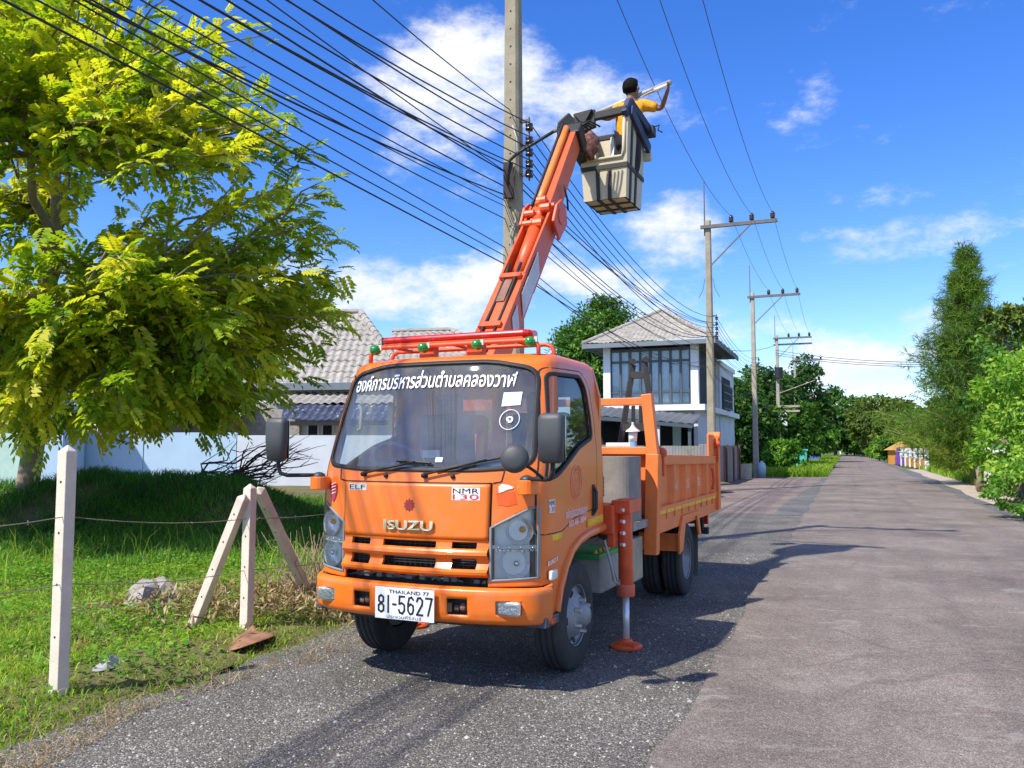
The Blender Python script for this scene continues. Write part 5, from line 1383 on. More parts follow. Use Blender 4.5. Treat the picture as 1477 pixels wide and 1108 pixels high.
def with_skin(name, verts, edges, radii, mat, parent, sub=2, root=0):
    me = bpy.data.meshes.new(name); bm = bmesh.new()
    lay = bm.verts.layers.skin.verify()
    vv = [bm.verts.new(v) for v in verts]
    for a, c in edges: bm.edges.new((vv[a], vv[c]))
    for i, r in enumerate(radii):
        vv[i][lay].radius = r if hasattr(r, "__len__") else (r, r); vv[i][lay].use_root = (i == root)
    bm.to_mesh(me); bm.free(); me.materials.append(mat)
    o = bpy.data.objects.new(name, me); COL.objects.link(o); o.parent = parent
    m = o.modifiers.new("skin", 'SKIN'); m.use_smooth_shade = True; m.branch_smoothing = .4
    if sub: s2 = o.modifiers.new("sub", 'SUBSURF'); s2.levels = sub; s2.render_levels = sub
    return o
pel = pj(905, 198); che = pj(907, 168); nkb = pj(909, 148); nk = pj(910, 143)
hd0 = pj(911, 137); hd1 = pj(911, 128); hd2 = pj(910, 119)
rs, re_, rwr, rh = pj(927, 151), pj(954, 157, 10.36), pj(961, 137, 10.2), pj(963.5, 129, 10.15)
ls, le, lw, lh = pj(892, 155), pj(879, 171, 10.36), pj(866, 170, 10.3), pj(858, 169, 10.28)
# hip, knees, feet inside the bucket
def leg(sx): return [pel + bx * sx * .09 + Vector((0, 0, -.05)), pel + bx * sx * .10 - by * .03 + Vector((0, 0, (-pel.z) * .5)), Vector((bx.x * sx * .10, bx.y * sx * .10, .08)), Vector((bx.x * sx * .10, bx.y * sx * .10, .03)) + by * .13]
vb = [pel, che, nkb, nk, hd0, hd1, hd2, rs, re_, rwr, rh, ls, le, lw, lh]
rb = [.10, .11, .065, .056, .075, .108, .085, .050, .040, .027, .030, .050, .040, .027, .030]
eb = [(0, 1), (1, 2), (2, 3), (3, 4), (4, 5), (5, 6), (2, 7), (7, 8), (8, 9), (9, 10), (2, 11), (11, 12), (12, 13), (13, 14)]
def fingers(hand, d, side, curl):
    global vb, rb, eb
    hi = vb.index(hand); d = d.normalized(); s_ = side.normalized(); u = d.cross(s_).normalized()
    for k, (o, ln_) in enumerate(((-.030, .030), (-.012, .036), (.008, .034), (.026, .027))):
        a = hand + d * .035 + s_ * o; m1 = a + d * ln_ + u * curl * .4 * ln_; m2 = m1 + (d * .35 + u * curl).normalized() * ln_ * .8
        n0 = len(vb); vb += [a, m1, m2]; rb += [.0095, .0085, .007]; eb += [(hi, n0), (n0, n0 + 1), (n0 + 1, n0 + 2)]
    a = hand + s_ * (-.034) + d * .0; m1 = a + (d * .6 - s_ * .7 + u * curl * .4).normalized() * .035; m2 = m1 + (d + u * curl * .8).normalized() * .028
    n0 = len(vb); vb += [a, m1, m2]; rb += [.011, .0095, .008]; eb += [(hi, n0), (n0, n0 + 1), (n0 + 1, n0 + 2)]
fingers(rh, rh - rwr, Vector((0.2, 1, 0)), 1.0)
fingers(lh, lh - lw, Vector((0, .3, 1)), 1.0)
fdir = (bx * .5 + by * .86).normalized()                     # where the face looks: right and away
sdir = Vector((fdir.y, -fdir.x, 0))
n0 = len(vb); vb += [hd1 + fdir * .085 + Vector((0, 0, -.005)), hd1 + fdir * .122 + Vector((0, 0, -.018))]; rb += [.035, .013]; eb += [(5, n0), (n0, n0 + 1)]
lg1, lg2 = leg(1), leg(-1)
n0 = len(vb); vb += lg1 + lg2; rb += [.085, .058, .042, .035] * 2; eb += [(0, n0), (n0, n0 + 1), (n0 + 1, n0 + 2), (n0 + 2, n0 + 3), (0, n0 + 4), (n0 + 4, n0 + 5), (n0 + 5, n0 + 6), (n0 + 6, n0 + 7)]
body = with_skin("body", vb, eb, rb, SKIN, man, 2, 0)
mid = lambda a, c, t: a + (c - a) * t
vsn = [pel + Vector((0, 0, -.10)), pel + Vector((0, 0, .06)), che, nkb + Vector((0, 0, -.02)), rs, mid(rs, re_, .5), mid(rs, re_, .84), ls, mid(ls, le, .5), mid(ls, le, .9)]
with_skin("shirt", vsn, [(0, 1), (1, 2), (2, 3), (3, 4), (4, 5), (5, 6), (3, 7), (7, 8), (8, 9)], [(.15, .12), (.16, .125), (.215, .15), (.135, .11), .092, .070, .066, .075, .070, .064], SHIRT, man, 2, 0)
tv = [pel + Vector((0, 0, -.04))] + [lg1[0], lg1[1], lg1[2]] + [lg2[0], lg2[1], lg2[2]]
with_skin("trousers", tv, [(0, 1), (1, 2), (2, 3), (0, 4), (4, 5), (5, 6)], [.125, .105, .078, .066, .105, .078, .066], TROUS, man, 2, 0)
b = MB(); b.ico((0, 0, 0), 1, 4)
hc = hd1 + Vector((0, 0, .012)) - fdir * .012
vs = []
for p in b.v:
    p = Vector(p); f = p.dot(fdir)
    r = .111 + .003 * math.sin(17 * p.x + 9 * p.z) * math.cos(13 * p.y) + .004 * math.sin(61 * p.x + 47 * p.z) * math.sin(53 * p.y)
    q = Vector((p.x * r, p.y * r, p.z * r * 1.12))
    if f > .25 and p.z < .55: q -= fdir * (f - .25) * .13          # hairline set back from the face
    if p.z < -.45: q = Vector((q.x * .82, q.y * .82, q.z * .92))
    vs.append(hc + q)
b.v = [tuple(p) for p in vs]; b.build("hair", HAIR, man, smooth=True)
for s_ in (-1, 1):
    b = MB(); c = hd1 + sdir * s_ * .100 + Vector((0, 0, -.022)) + fdir * .012; b.ico(c, .028, 2, (.7, .7, 1.15)); b.build("ear", SKIN, man, smooth=True)
    b = MB(); c = hd1 + fdir * .098 + sdir * s_ * .032 + Vector((0, 0, .008)); b.ico(c, .010, 2); b.build("eye", INKB, man, smooth=True)
b = MB(); c = hd1 + fdir * .100 + Vector((0, 0, -.048)); b.obox(c, sdir * .024, fdir * .012, (0, 0, .006)); b.build("mouth", M("lips", (.25, .07, .05), rough=.6), man)

# ------------------------------------------------------------------ houses, walls, fences
ROOFT = M("grey_roof_tile", (.31, .29, .255), rough=.85, var=.25, scale=3.2, dirt=(.19, .18, .155), damt=.5, dscale=1.5, coords="Object")
WALLW = M("white_wall", (.74, .76, .76), rough=.85, var=.05, scale=1.2, dirt=(.55, .55, .52), damt=.35, dscale=.8)
WALLB = M("pale_blue_wall", (.40, .56, .72), rough=.85, var=.06, scale=1.0, dirt=(.33, .44, .54), damt=.35, dscale=.8)
WALLG = M("pale_grey_wall", (.60, .64, .70), rough=.85, var=.08, scale=1.0, dirt=(.42, .44, .48), damt=.4, dscale=.9)
FASC = M("slate_fascia", (.15, .18, .20), rough=.7, var=.1)
DARKF = M("dark_frame", (.06, .085, .10), rough=.5, var=.1)
DARKIN = M("dark_interior", (.02, .022, .024), rough=.9, var=.2)  # near-black colour standing in for the shade inside rooms and openings
CURT = M("curtain_white", (.90, .91, .91), rough=.9, var=.1, scale=3)
WINGL = glass_mat("window_glass_m", (.88, .93, .94), .8, ior=1.35)
METR = M("dark_metal_roof", (.09, .10, .12), rough=.55, var=.15, scale=3)
MINT = M("mint_wall", (.42, .60, .52), rough=.8, var=.08)
def tile_slope(name, e0, e1, r0, r1, parent, mat=ROOFT, wave=.23, course=.32, amp=.022):
    """pantiled slope: eave e0-e1, upper edge r0-r1 (may shrink to a point)"""
    e0, e1, r0, r1 = map(Vector, (e0, e1, r0, r1))
    ed = (e1 - e0); W = ed.length; ed.normalize()
    nr = ed.cross(((r0 + r1) / 2 - e0)).normalized()
    if nr.z < 0: nr = -nr
    H_ = (((r0 + r1) - (e0 + e1)) / 2); H_ = (H_ - ed * H_.dot(ed)).length
    rows = max(3, int(H_ / course)); cols_ = max(8, int(W / wave * 5)); b = MB(); ts = []
    for r_ in range(rows): ts += [(r_ / rows + .0005, 1.0), ((r_ + .93) / rows, .0)]
    for (t, st_) in ts:
        a = e0.lerp(r0, t); c = e1.lerp(r1, t)
        for i in range(cols_ + 1):
            p = a.lerp(c, i / cols_); d = (p - e0).dot(ed)
            b.v.append(tuple(p + nr * (amp * math.sin(2 * math.pi * d / wave) + .035 * st_ * (1 + .5 * math.sin(7.3 * int(d / wave) + 3.1 * int(t * rows)))) + ed * .012 * math.sin(5 * int(t * rows))))
    n = cols_ + 1
    for j in range(len(ts) - 1):
        for i in range(cols_): b.f.append((j * n + i, j * n + i + 1, (j + 1) * n + i + 1, (j + 1) * n + i))
    return b.build(name, mat, parent, smooth=False)
def ridge(p0, p1, parent, r=.10, mat=ROOFT):
    p0, p1 = Vector(p0), Vector(p1); n = max(2, int((p1 - p0).length / .36)); b = MB()
    for k in range(n):
        b.cyl(p0.lerp(p1, k / n), p0.lerp(p1, (k + 1.04) / n), r * 1.08, r * .9, 8, cap=True)
    return b.build("ridge_caps", mat, parent)

# --- white two-storey house beyond the truck bed
HC = Vector((8.95, 40.0, 0))
ha = Vector((-.9285, .3714, 0)); hbk = Vector((.3714, .9285, 0))
def hp(L_, S_, z): return ha * L_ + hbk * S_ + Vector((0, 0, z))
house = empty("white_house", HC); tag(house, "white two-storey house with grey hip roof and tall glazed upper room", "house")
def hbox(mb, L0, L1, S0, S1, z0, z1): return mb.obox(hp((L0 + L1) / 2, (S0 + S1) / 2, (z0 + z1) / 2), ha * ((L1 - L0) / 2), hbk * ((S1 - S0) / 2), (0, 0, (z1 - z0) / 2))
def hpart(name, mat, *bs, parent=None, **kw):
    m = MB()
    for q_ in bs: hbox(m, *q_)
    return m.build(name, mat, parent or house, **kw)
ZE, ZF = 6.55, 3.62
hpart("floor_slab", WALLW, (-.35, 5.1, -.45, 8.2, ZF - .28, ZF))
for (L_, S_) in ((0, 0), (4.35, 0), (0, 3.6)): hpart("column", WALLW, (L_, L_ + .36, S_, S_ + .36, ZF, ZE))
hpart("upper_wall", WALLW, (.1, 4.6, 6.9, 7.1, ZF, ZE), (4.45, 4.7, .36, 7, ZF, ZE))
hpart("rear_wing", WALLG, (-.02, 4.6, 7.2, 13.4, 0, 6.15)); hpart("wing_parapet", WALLW, (-.12, 4.6, 6.9, 13.5, 6.15, 6.42))
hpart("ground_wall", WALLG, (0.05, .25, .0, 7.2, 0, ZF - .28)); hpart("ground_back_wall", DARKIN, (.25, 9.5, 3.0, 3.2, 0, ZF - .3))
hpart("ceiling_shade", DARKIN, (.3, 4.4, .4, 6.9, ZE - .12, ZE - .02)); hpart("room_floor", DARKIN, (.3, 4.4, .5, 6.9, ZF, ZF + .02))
# glazing, front: eight lights, each with transom light, main light and lower panel
nL = 8; L0, L1 = .36, 4.35; dw = (L1 - L0) / nL
for k in range(nL):
    a0 = L0 + k * dw; a1 = a0 + dw
    wdw = hpart("window", DARKF, (a0, a0 + .05, .08, .20, ZF, ZE - .1), (a1 - .05, a1, .08, .20, ZF, ZE - .1), (a0 + .07, a1 - .07, .09, .19, ZE - .22, ZE - .1), (a0 + .07, a1 - .07, .09, .19, ZE - .80, ZE - .70), (a0 + .07, a1 - .07, .09, .19, ZF + .62, ZF + .72), (a0 + .07, a1 - .07, .09, .19, ZF, ZF + .10))
    for (z0, z1) in ((ZF + .1, ZF + .62), (ZF + .72, ZE - .80), (ZE - .70, ZE - .22)):
        hpart("pane", WINGL, (a0 + .06, a1 - .06, .135, .145, z0 - .005, z1 + .005), parent=wdw)
    m = MB(); n_ = 16
    cw0, cw1 = a0 + (.05 if k % 3 else .12), a1 - .05
    vs = []
    for i in range(n_ + 1):
        for z in (ZF + .05, ZE - .25): vs.append(hp(cw0 + (cw1 - cw0) * i / n_, .22 + .03 * math.sin(i * 1.9 + k), z))
    m.add(vs, [(2 * i, 2 * i + 2, 2 * i + 3, 2 * i + 1) for i in range(n_)]); m.build("curtain", CURT, wdw, smooth=True)
# right side: barred windows and balcony grille
for (S0, S1) in ((.45, 2.0), (2.0, 3.55)):
    wdw = hpart("window", DARKF, (.10, .2, S0, S0 + .08, ZF, ZE - .1), (.10, .2, S1 - .08, S1, ZF, ZE - .1), (.10, .2, S0, S1, ZE - .2, ZE - .1), (.1, .2, S0, S1, ZF, ZF + .08), (.1, .2, S0, S1, ZF + 1.1, ZF + 1.16))
    hpart("pane", WINGL, (.14, .15, S0 + .08, S1 - .08, ZF + .05, ZE - .2), parent=wdw)
    for k in range(7):
        s_ = S0 + .1 + (S1 - S0 - .2) * k / 6; hpart("bar", DARKF, (.04, .07, s_, s_ + .03, ZF + .1, ZE - .2), parent=wdw)
wdw = hpart("balcony_shade_panel", DARKIN, (-.03, .02, 7.9, 11.6, ZF + .1, 5.6))  # solid dark panel painted as the shade inside the balcony
for k in range(14):
    s_ = 7.9 + 3.7 * k / 13; hpart("bar", DARKF, (-.16, -.13, s_, s_ + .04, ZF + .15, ZF + 1.5), parent=wdw)
for z in (ZF + .15, ZF + .6, ZF + 1.05, ZF + 1.5): hpart("rail", DARKF, (-.19, -.17, 7.8, 12.0, z, z + .05), parent=wdw)
hpart("balcony_slab", WALLW, (-.35, .0, 7.2, 13.4, ZF - .28, ZF))
# hip roof
ov = .8
A_, B_, C_, D_ = hp(5.55, -ov, ZE), hp(-.95, -ov, ZE), hp(-.95, 8.0, ZE), hp(5.55, 8.0, ZE)
R0, R1 = hp(2.30, 3.0, 8.75), hp(2.30, 4.6, 8.75)
m = MB(); m.add([A_, B_, C_, D_], [(0, 1, 2, 3)]); rf = m.build("roof", M("soffit_dark", (.09, .095, .10), rough=.9, var=.1), house)
tile_slope("roof_slope", A_ + Vector((0, 0, .14)), B_ + Vector((0, 0, .14)), R0, R0, rf); tile_slope("roof_slope", B_ + Vector((0, 0, .14)), C_ + Vector((0, 0, .14)), R0, R1, rf)
tile_slope("roof_slope", D_ + Vector((0, 0, .14)), A_ + Vector((0, 0, .14)), R1, R0, rf)
for p in (A_, B_): ridge(p + Vector((0, 0, .18)), R0 + Vector((0, 0, .05)), rf)
ridge(R0 + Vector((0, 0, .05)), R1 + Vector((0, 0, .05)), rf)
for p, q_ in ((A_, B_), (B_, C_), (D_, A_)):
    m = MB(); m.bar(p + Vector((0, 0, .02)), q_ + Vector((0, 0, .02)), .06, .22); m.build("fascia", FASC, rf)
# carport roof and its posts
m = MB(); n_ = 40; vs = []
for i in range(n_ + 1):
    L_ = -.2 + 5.7 * i / n_
    for (s_, z) in ((-3.0, 2.62 + .10 * L_), (-.42, 3.10 + .10 * L_)): vs.append(hp(L_, s_, z + .03 * math.sin(i * 2.1)))
m.add(vs, [(2 * i, 2 * i + 2, 2 * i + 3, 2 * i + 1) for i in range(n_)]); m.build("carport_roof", METR, house, solid=.03)
m = MB(); m.bar(hp(-.2, -3.0, 2.5), hp(5.5, -3.0, 3.06), .06, .16); m.build("carport_beam", DARKF, house)
m = MB(); vs = []
for i in range(31):
    L_ = 5.6 + 4.2 * i / 30
    for (s_, z) in ((-3.2, 2.1 + .05 * i / 30), (-.4, 3.05)): vs.append(hp(L_, s_, z + .03 * math.sin(i * 2.1)))
m.add(vs, [(2 * i, 2 * i + 2, 2 * i + 3, 2 * i + 1) for i in range(30)]); m.build("lean_to_roof", METR, house, solid=.03)
for L_ in (-.1, 1.3, 2.6, 5.3): hpart("carport_post", DARKF if L_ < 0 else WALLG, (L_, L_ + .13, -2.9, -2.77, 0, 2.55 + .1 * L_))
hpart("mint_band", MINT, (.3, 5.0, .0, .1, ZF - .75, ZF - .3)); hpart("ground_column", MINT, (.9, 1.25, -.1, .2, 0, ZF - .3))
hpart("left_wing_wall", MINT, (5.2, 9.5, 0.0, .2, 0, 2.9)); hpart("interior_shade_sheet", DARKIN, (1.3, 5.2, .25, .3, 0, 2.9))  # last part: dark sheet standing in for the shaded ground floor

# --- sheet metal fence round its yard
FC = Vector((8.55, 34.8, 0))
RUST = [M("fence_grey", (.22, .22, .235), rough=.7, var=.25, scale=3, dirt=(.15, .12, .10), damt=.5), M("fence_rust", (.16, .065, .045), rough=.85, var=.35, scale=3), M("fence_green_grey", (.20, .215, .18), rough=.75, var=.25, scale=3, dirt=(.2, .1, .06), damt=.6)]
fence = empty("sheet_metal_fence", FC); tag(fence, "rust streaked corrugated sheet metal fence in front of the white house", "fence")
def sheet(p0, d, L_, h, mat):
    m = MB(); nrm = Vector((d.y, -d.x, 0)); n_ = 18; vs = []
    for i in range(n_ + 1):
        o = nrm * (.009 * math.sin(i * 2 * math.pi / 3))
        for z in (0, h): vs.append(p0 + d * (L_ * i / n_) + o + Vector((0, 0, z)))
    m.add(vs, [(2 * i, 2 * i + 2, 2 * i + 3, 2 * i + 1) for i in range(n_)]); return m.build("metal_sheet", mat, fence, solid=.006)
for k in range(9): sheet(ha * (.78 * k), ha, .78, 1.66 + random.uniform(-.04, .06), RUST[[0, 2, 0, 1, 0, 2, 0, 1, 2][k]])
for k in range(9): sheet(hbk * (.80 * k), hbk, .80, 1.64 + random.uniform(-.04, .05), RUST[[0, 0, 1, 0, 2, 0, 1, 0, 1][k]])
for k in range(4): m = MB(); m.cyl(hbk * 2.4 * k + RN * .03, hbk * 2.4 * k + RN * .03 + Vector((0, 0, 1.7)), .05, .05, 8); m.build("fence_post", RUST[1], fence)

# --- left house behind the boundary wall
LH = Vector((-6.0, 31.0, 0))
lh_ = empty("tiled_house", LH); tag(lh_, "low house with grey pantiled hip roofs behind the boundary wall", "house")
def lp(px, py, D): return P(px, py, D) - LH
def lbox(name, mat, x0, x1, y0, y1, z0, z1, parent=None):
    m = MB(); m.box(x0 - LH.x, x1 - LH.x, y0 - LH.y, y1 - LH.y, z0, z1); return m.build(name, mat, parent or lh_)
lbox("wall", WALLW, -17.0, 2.2, 31.0, 40, 0, 3.75)
E0 = lp(250, 556, 30); E1 = lp(592, 552, 30); AP = lp(520, 450, 34.0); AP2 = lp(440, 450, 34.0)
m = MB(); m.add([E0 + Vector((0, 0, -.06)), E1 + Vector((0, 0, -.06)), E1 + Vector((0, 8, -.06)), E0 + Vector((0, 8, -.06))], [(0, 1, 2, 3)]); rf = m.build("roof", FASC, lh_)
tile_slope("roof_slope", E0, E1, AP2, AP, rf, wave=.28, course=.36, amp=.03)
tile_slope("roof_slope", E1, E1 + Vector((0, 8, 0)), AP, AP, rf, wave=.28, course=.36, amp=.03)
tile_slope("roof_slope", E0 + Vector((0, 8, 0)), E0, AP2, AP2, rf, wave=.28, course=.36, amp=.03)
ridge(E1 + Vector((0, 0, .05)), AP, rf, .13); ridge(AP2, AP, rf, .13)
E2 = lp(560, 545, 33.0); E3 = lp(760, 540, 33.0); A3 = lp(566, 478, 37.0); A4 = lp(652, 476, 37)
m = MB(); m.add([E2 + Vector((0, 0, -.06)), E3 + Vector((0, 0, -.06)), E3 + Vector((0, 8, -.06)), E2 + Vector((0, 8, -.06))], [(0, 1, 2, 3)]); rf2 = m.build("rear_roof", FASC, lh_)
tile_slope("roof_slope", E2, E3, A3, A4, rf2, wave=.28, course=.36, amp=.03); tile_slope("roof_slope", E3, E3 + Vector((0, 8, 0)), A4, A4, rf2, wave=.28, course=.36, amp=.03); ridge(A3, A4, rf2, .13); ridge(E3, A4, rf2, .13)
m = MB(); m.bar(E0 + Vector((0, -.05, -.1)), E1 + Vector((0, -.05, -.1)), .06, .26); m.build("fascia", FASC, rf)
m = MB(); m.obox((0, 0, 0), (0, 0, .01), (.01, 0, 0), (0, .01, 0)); 
tile_slope("lower_roof", lp(395, 583, 28.6), lp(640, 583, 28.6), lp(395, 566, 30.6), lp(640, 566, 30.6), lh_, wave=.28, amp=.03)
tile_slope("awning", lp(405, 607, 27.2), lp(560, 606, 27.2), lp(412, 581, 28.9), lp(560, 581, 28.9), lh_, mat=M("blue_black_tile", (.05, .06, .10), rough=.4, var=.25, scale=4), wave=.25, amp=.025)
m = MB(); m.bar(lp(405, 611, 27.25), lp(560, 610, 27.25), .06, .14); m.build("awning_edge", DARKIN, lh_)
lbox("front_wall", M("cream_wall", (.70, .68, .60), rough=.85, var=.06), -10.2, -2.0, 28.9, 29.1, 0, 3.0)
for (x0, x1) in ((442, 460), (463, 481)):
    a, c = P(x0, 630, 28.8), P(x1, 607, 28.8)
    w_o = lbox("window", WALLW, a.x, c.x, 28.83, 28.9, a.z, c.z); lbox("pane", DARKIN, a.x + .06, c.x - .06, 28.815, 28.825, a.z + .06, c.z - .06, parent=w_o)
lbox("porch_post", WALLW, -11.0, -10.75, 28.6, 28.8, 0, 3.0); lbox("plank_wall", M("grey_planks", (.36, .33, .29), rough=.9, var=.3, scale=8), -9.4, -7.3, 28.7, 28.8, 1.4, 3.1)

# boundary wall, in three lengths, pale blue on the left and grey on the right
wall = empty("boundary_wall", (-9, 25, 0)); tag(wall, "pale blue and grey boundary wall behind the grassy mound", "wall")
def bwall(name, px0, px1, top, D0, D1, mat):
    a, c = P(px0, 645, D0), P(px1, 645, D1); zt = P(px0, top, D0).z
    m = MB(); p0 = Vector((a.x + 9, D0 - 25, 0)); p1 = Vector((c.x + 9, D1 - 25, 0)); m.bar(p0 + Vector((0, 0, zt / 2)), p1 + Vector((0, 0, zt / 2)), .16, zt); return m.build(name, mat, wall)
bwall("wall_panel", 92, 208, 622, 25.0, 25.0, WALLB); bwall("wall_panel", 209, 342, 624, 25.02, 25.0, WALLB); bwall("wall_panel", 343, 760, 628, 25.0, 25.2, WALLG)
gate = empty("blue_outbuilding", (-14, 23.5, 0)); tag(gate, "pale blue outbuilding at the left end of the boundary wall", "building")
a, c = P(34, 645, 23.6), P(93, 645, 23.6)
m = MB(); m.box(a.x + 14, c.x + 14, 0, 1.2, 0, 3.3); m.build("wall", WALLB, gate)
m = MB(); m.box(a.x + 13.5, c.x + 14.25, -.5, 1.6, 3.3, 3.42); m.build("roof", WALLW, gate)
m = MB(); a2 = P(-60, 645, 23.6); m.box(a2.x + 14, a.x + 14, .2, .4, 0, 2.0); m.build("side_wall", MINT, gate)
m = MB(); m.box(-2.6, -1.2, -.02, .12, 0, 2.1); m.build("gate_leaf", M("gate_green", (.12, .2, .16), rough=.6, var=.2), gate)
for k in range(6):
    m = MB(); m.box(-2.6 + .23 * k, -2.56 + .23 * k, -.06, -.03, .1, 2.05); m.build("gate_bar", WALLW, gate)
shed = empty("garden_shed", (-12, 28, 0)); tag(shed, "brown walled shed with pale roof seen over the boundary wall", "shed")
a, c = P(140, 645, 27.4), P(330, 645, 27.4)
m = MB(); m.box(a.x + 12, c.x + 12, -.6, 2.4, 0, 2.75); m.build("wall", M("brown_shed", (.20, .14, .07), rough=.9, var=.3, scale=2), shed)
m = MB(); m.obox(((a.x + c.x) / 2 + 12, .9, 2.98), ((c.x - a.x) / 2 + .5, 0, 0), (0, 1.9, .35), (0, 0, .05)); m.build("roof", M("pale_sheet", (.55, .56, .54), rough=.6, var=.1), shed)
for k in range(4):
    m = MB(); xx = a.x + 12.4 + k * (c.x - a.x - .6) / 3; m.box(xx, xx + .14, -.75, -.61, 0, 2.8); m.build("post", DARKF, shed)
# ------------------------------------------------------------------ vegetation
def unit(v): return v / (np.linalg.norm(v, axis=-1, keepdims=True) + 1e-9)
def leaves(pos, dirs, nrm, length, width, tint, droop=.15):
    """leaf blades, one folded kite each: base, two sides, tip"""
    n = len(pos); d = unit(dirs); s = unit(np.cross(d, nrm)); u = np.cross(s, d)
    L_ = np.broadcast_to(np.asarray(length).reshape(-1, 1), (n, 1)); W_ = np.broadcast_to(np.asarray(width).reshape(-1, 1), (n, 1))
    p0 = pos; p1 = pos + d * L_ * .45 + s * W_ * .5 + u * L_ * .03; p2 = pos + d * L_ - u * L_ * droop; p3 = pos + d * L_ * .45 - s * W_ * .5 + u * L_ * .03
    v = np.stack([p0, p1, p2, p3], 1).reshape(-1, 3)
    f = np.arange(4 * n).reshape(-1, 4)
    return v, f, np.repeat(tint, 4)
def mesh_leaves(name, parts, mat, parent=None, kind=None):
    vs, fs, ts, o = [], [], [], 0
    for v, f, t in parts: vs.append(v); fs.append(f + o); ts.append(t); o += len(v)
    me = fast_mesh(name, np.concatenate(vs), np.concatenate(fs), np.concatenate(ts))
    ob = link_mesh(name, me, mat, parent)
    if kind: ob["kind"] = kind
    return ob
BARK = M("bark", (.13, .10, .075), rough=.95, var=.3, scale=9, bump=.5, bscale=25)
BARKP = M("bark_pale", (.26, .21, .15), rough=.95, var=.25, scale=9, bump=.4, bscale=25)
LF_YEL = leaf_mat("leaf_yellow_green", (.08, .20, .016), (.31, .43, .026), (.70, .64, .045), trans=.5)
LF_GRN = leaf_mat("leaf_green", (.016, .06, .010), (.06, .17, .018), (.19, .33, .04), trans=.35)
LF_DRK = leaf_mat("leaf_dark", (.012, .042, .008), (.04, .115, .016), (.13, .24, .035), trans=.3)
LF_BRI = leaf_mat("leaf_bright", (.04, .13, .018), (.15, .34, .03), (.40, .55, .08), trans=.42)
LF_CAS = leaf_mat("leaf_casuarina", (.045, .10, .018), (.16, .28, .04), (.40, .46, .07), trans=.45)
LF_OLV = leaf_mat("leaf_olive", (.03, .065, .012), (.11, .17, .025), (.30, .33, .06), trans=.35)

def limb(mb, p0, p1, r0, r1, wob=.08, n=6, seed=0):
    r_ = np.random.default_rng(seed); pts = [Vector(p0).lerp(Vector(p1), t) + Vector(r_.normal(0, wob, 3)) * math.sin(math.pi * t) for t in np.linspace(0, 1, n)]
    mb.tube(pts, list(np.linspace(r0, r1, n)), 7)
    return pts

def crown_pts(g, ells, n, clumps, shell=.55):
    """clump centres through a set of ellipsoids, leaves gathered round them"""
    vol = np.array([e[3] * e[4] * e[5] for e in ells]); pick = g.choice(len(ells), clumps, p=vol / vol.sum())
    d = unit(g.normal(size=(clumps, 3))); r = (shell + (1 - shell) * g.random(clumps)) [:, None]
    E = np.array(ells)[pick]; C = E[:, :3] + d * r * E[:, 3:6]
    k = g.integers(0, clumps, n)
    cs = np.array([min(e[3], e[4], e[5]) for e in ells])[pick]
    rad = (cs * g.uniform(.16, .34, clumps))[k]
    o = unit(g.normal(size=(n, 3))) * (g.random(n) ** .5 * rad)[:, None] * np.array([1.15, 1.15, .7])
    pos = C[k] + o
    out = unit(o + d[k] * rad[:, None] * .8)
    return pos, out, g.random(clumps)[k]

def tree(name, label, base, trunk_h, tr, ells, n, clumps, ls, mat, seed, cat="tree", group=None, bark=BARK, limbs=7, bright=0., shell=.55):
    g_ = np.random.default_rng(seed); base = Vector(base)
    o = empty(name, base); tag(o, label, cat, group)
    b = MB(); top = Vector((ells[0][0], ells[0][1], max(trunk_h, .3)))
    limb(b, (0, 0, -.1), top, tr, tr * .55, .06 * trunk_h / 3, 6, seed)
    pos, out, ct = crown_pts(g_, ells, n, clumps, shell)
    for k in range(limbs):
        q = pos[g_.integers(0, n)]; limb(b, top * g_.uniform(.7, 1.0), Vector(q), tr * .38, tr * .06, .15, 5, seed + k)
    b.build("trunk", bark, o, smooth=True)
    dr = unit(out * .7 + g_.normal(size=(n, 3)) * .6 + np.array([0, 0, -.25])); nm = unit(out + g_.normal(size=(n, 3)) * .5 + np.array([0, 0, .5]))
    tint = np.clip(.25 + .45 * ct + g_.normal(0, .16, n) + bright, 0, 1)
    L_ = ls * g_.uniform(.6, 1.3, n)
    mesh_leaves("crown", [leaves(pos, dr, nm, L_, L_ * g_.uniform(.42, .62, n), tint)], mat, o, kind="stuff")
    return o

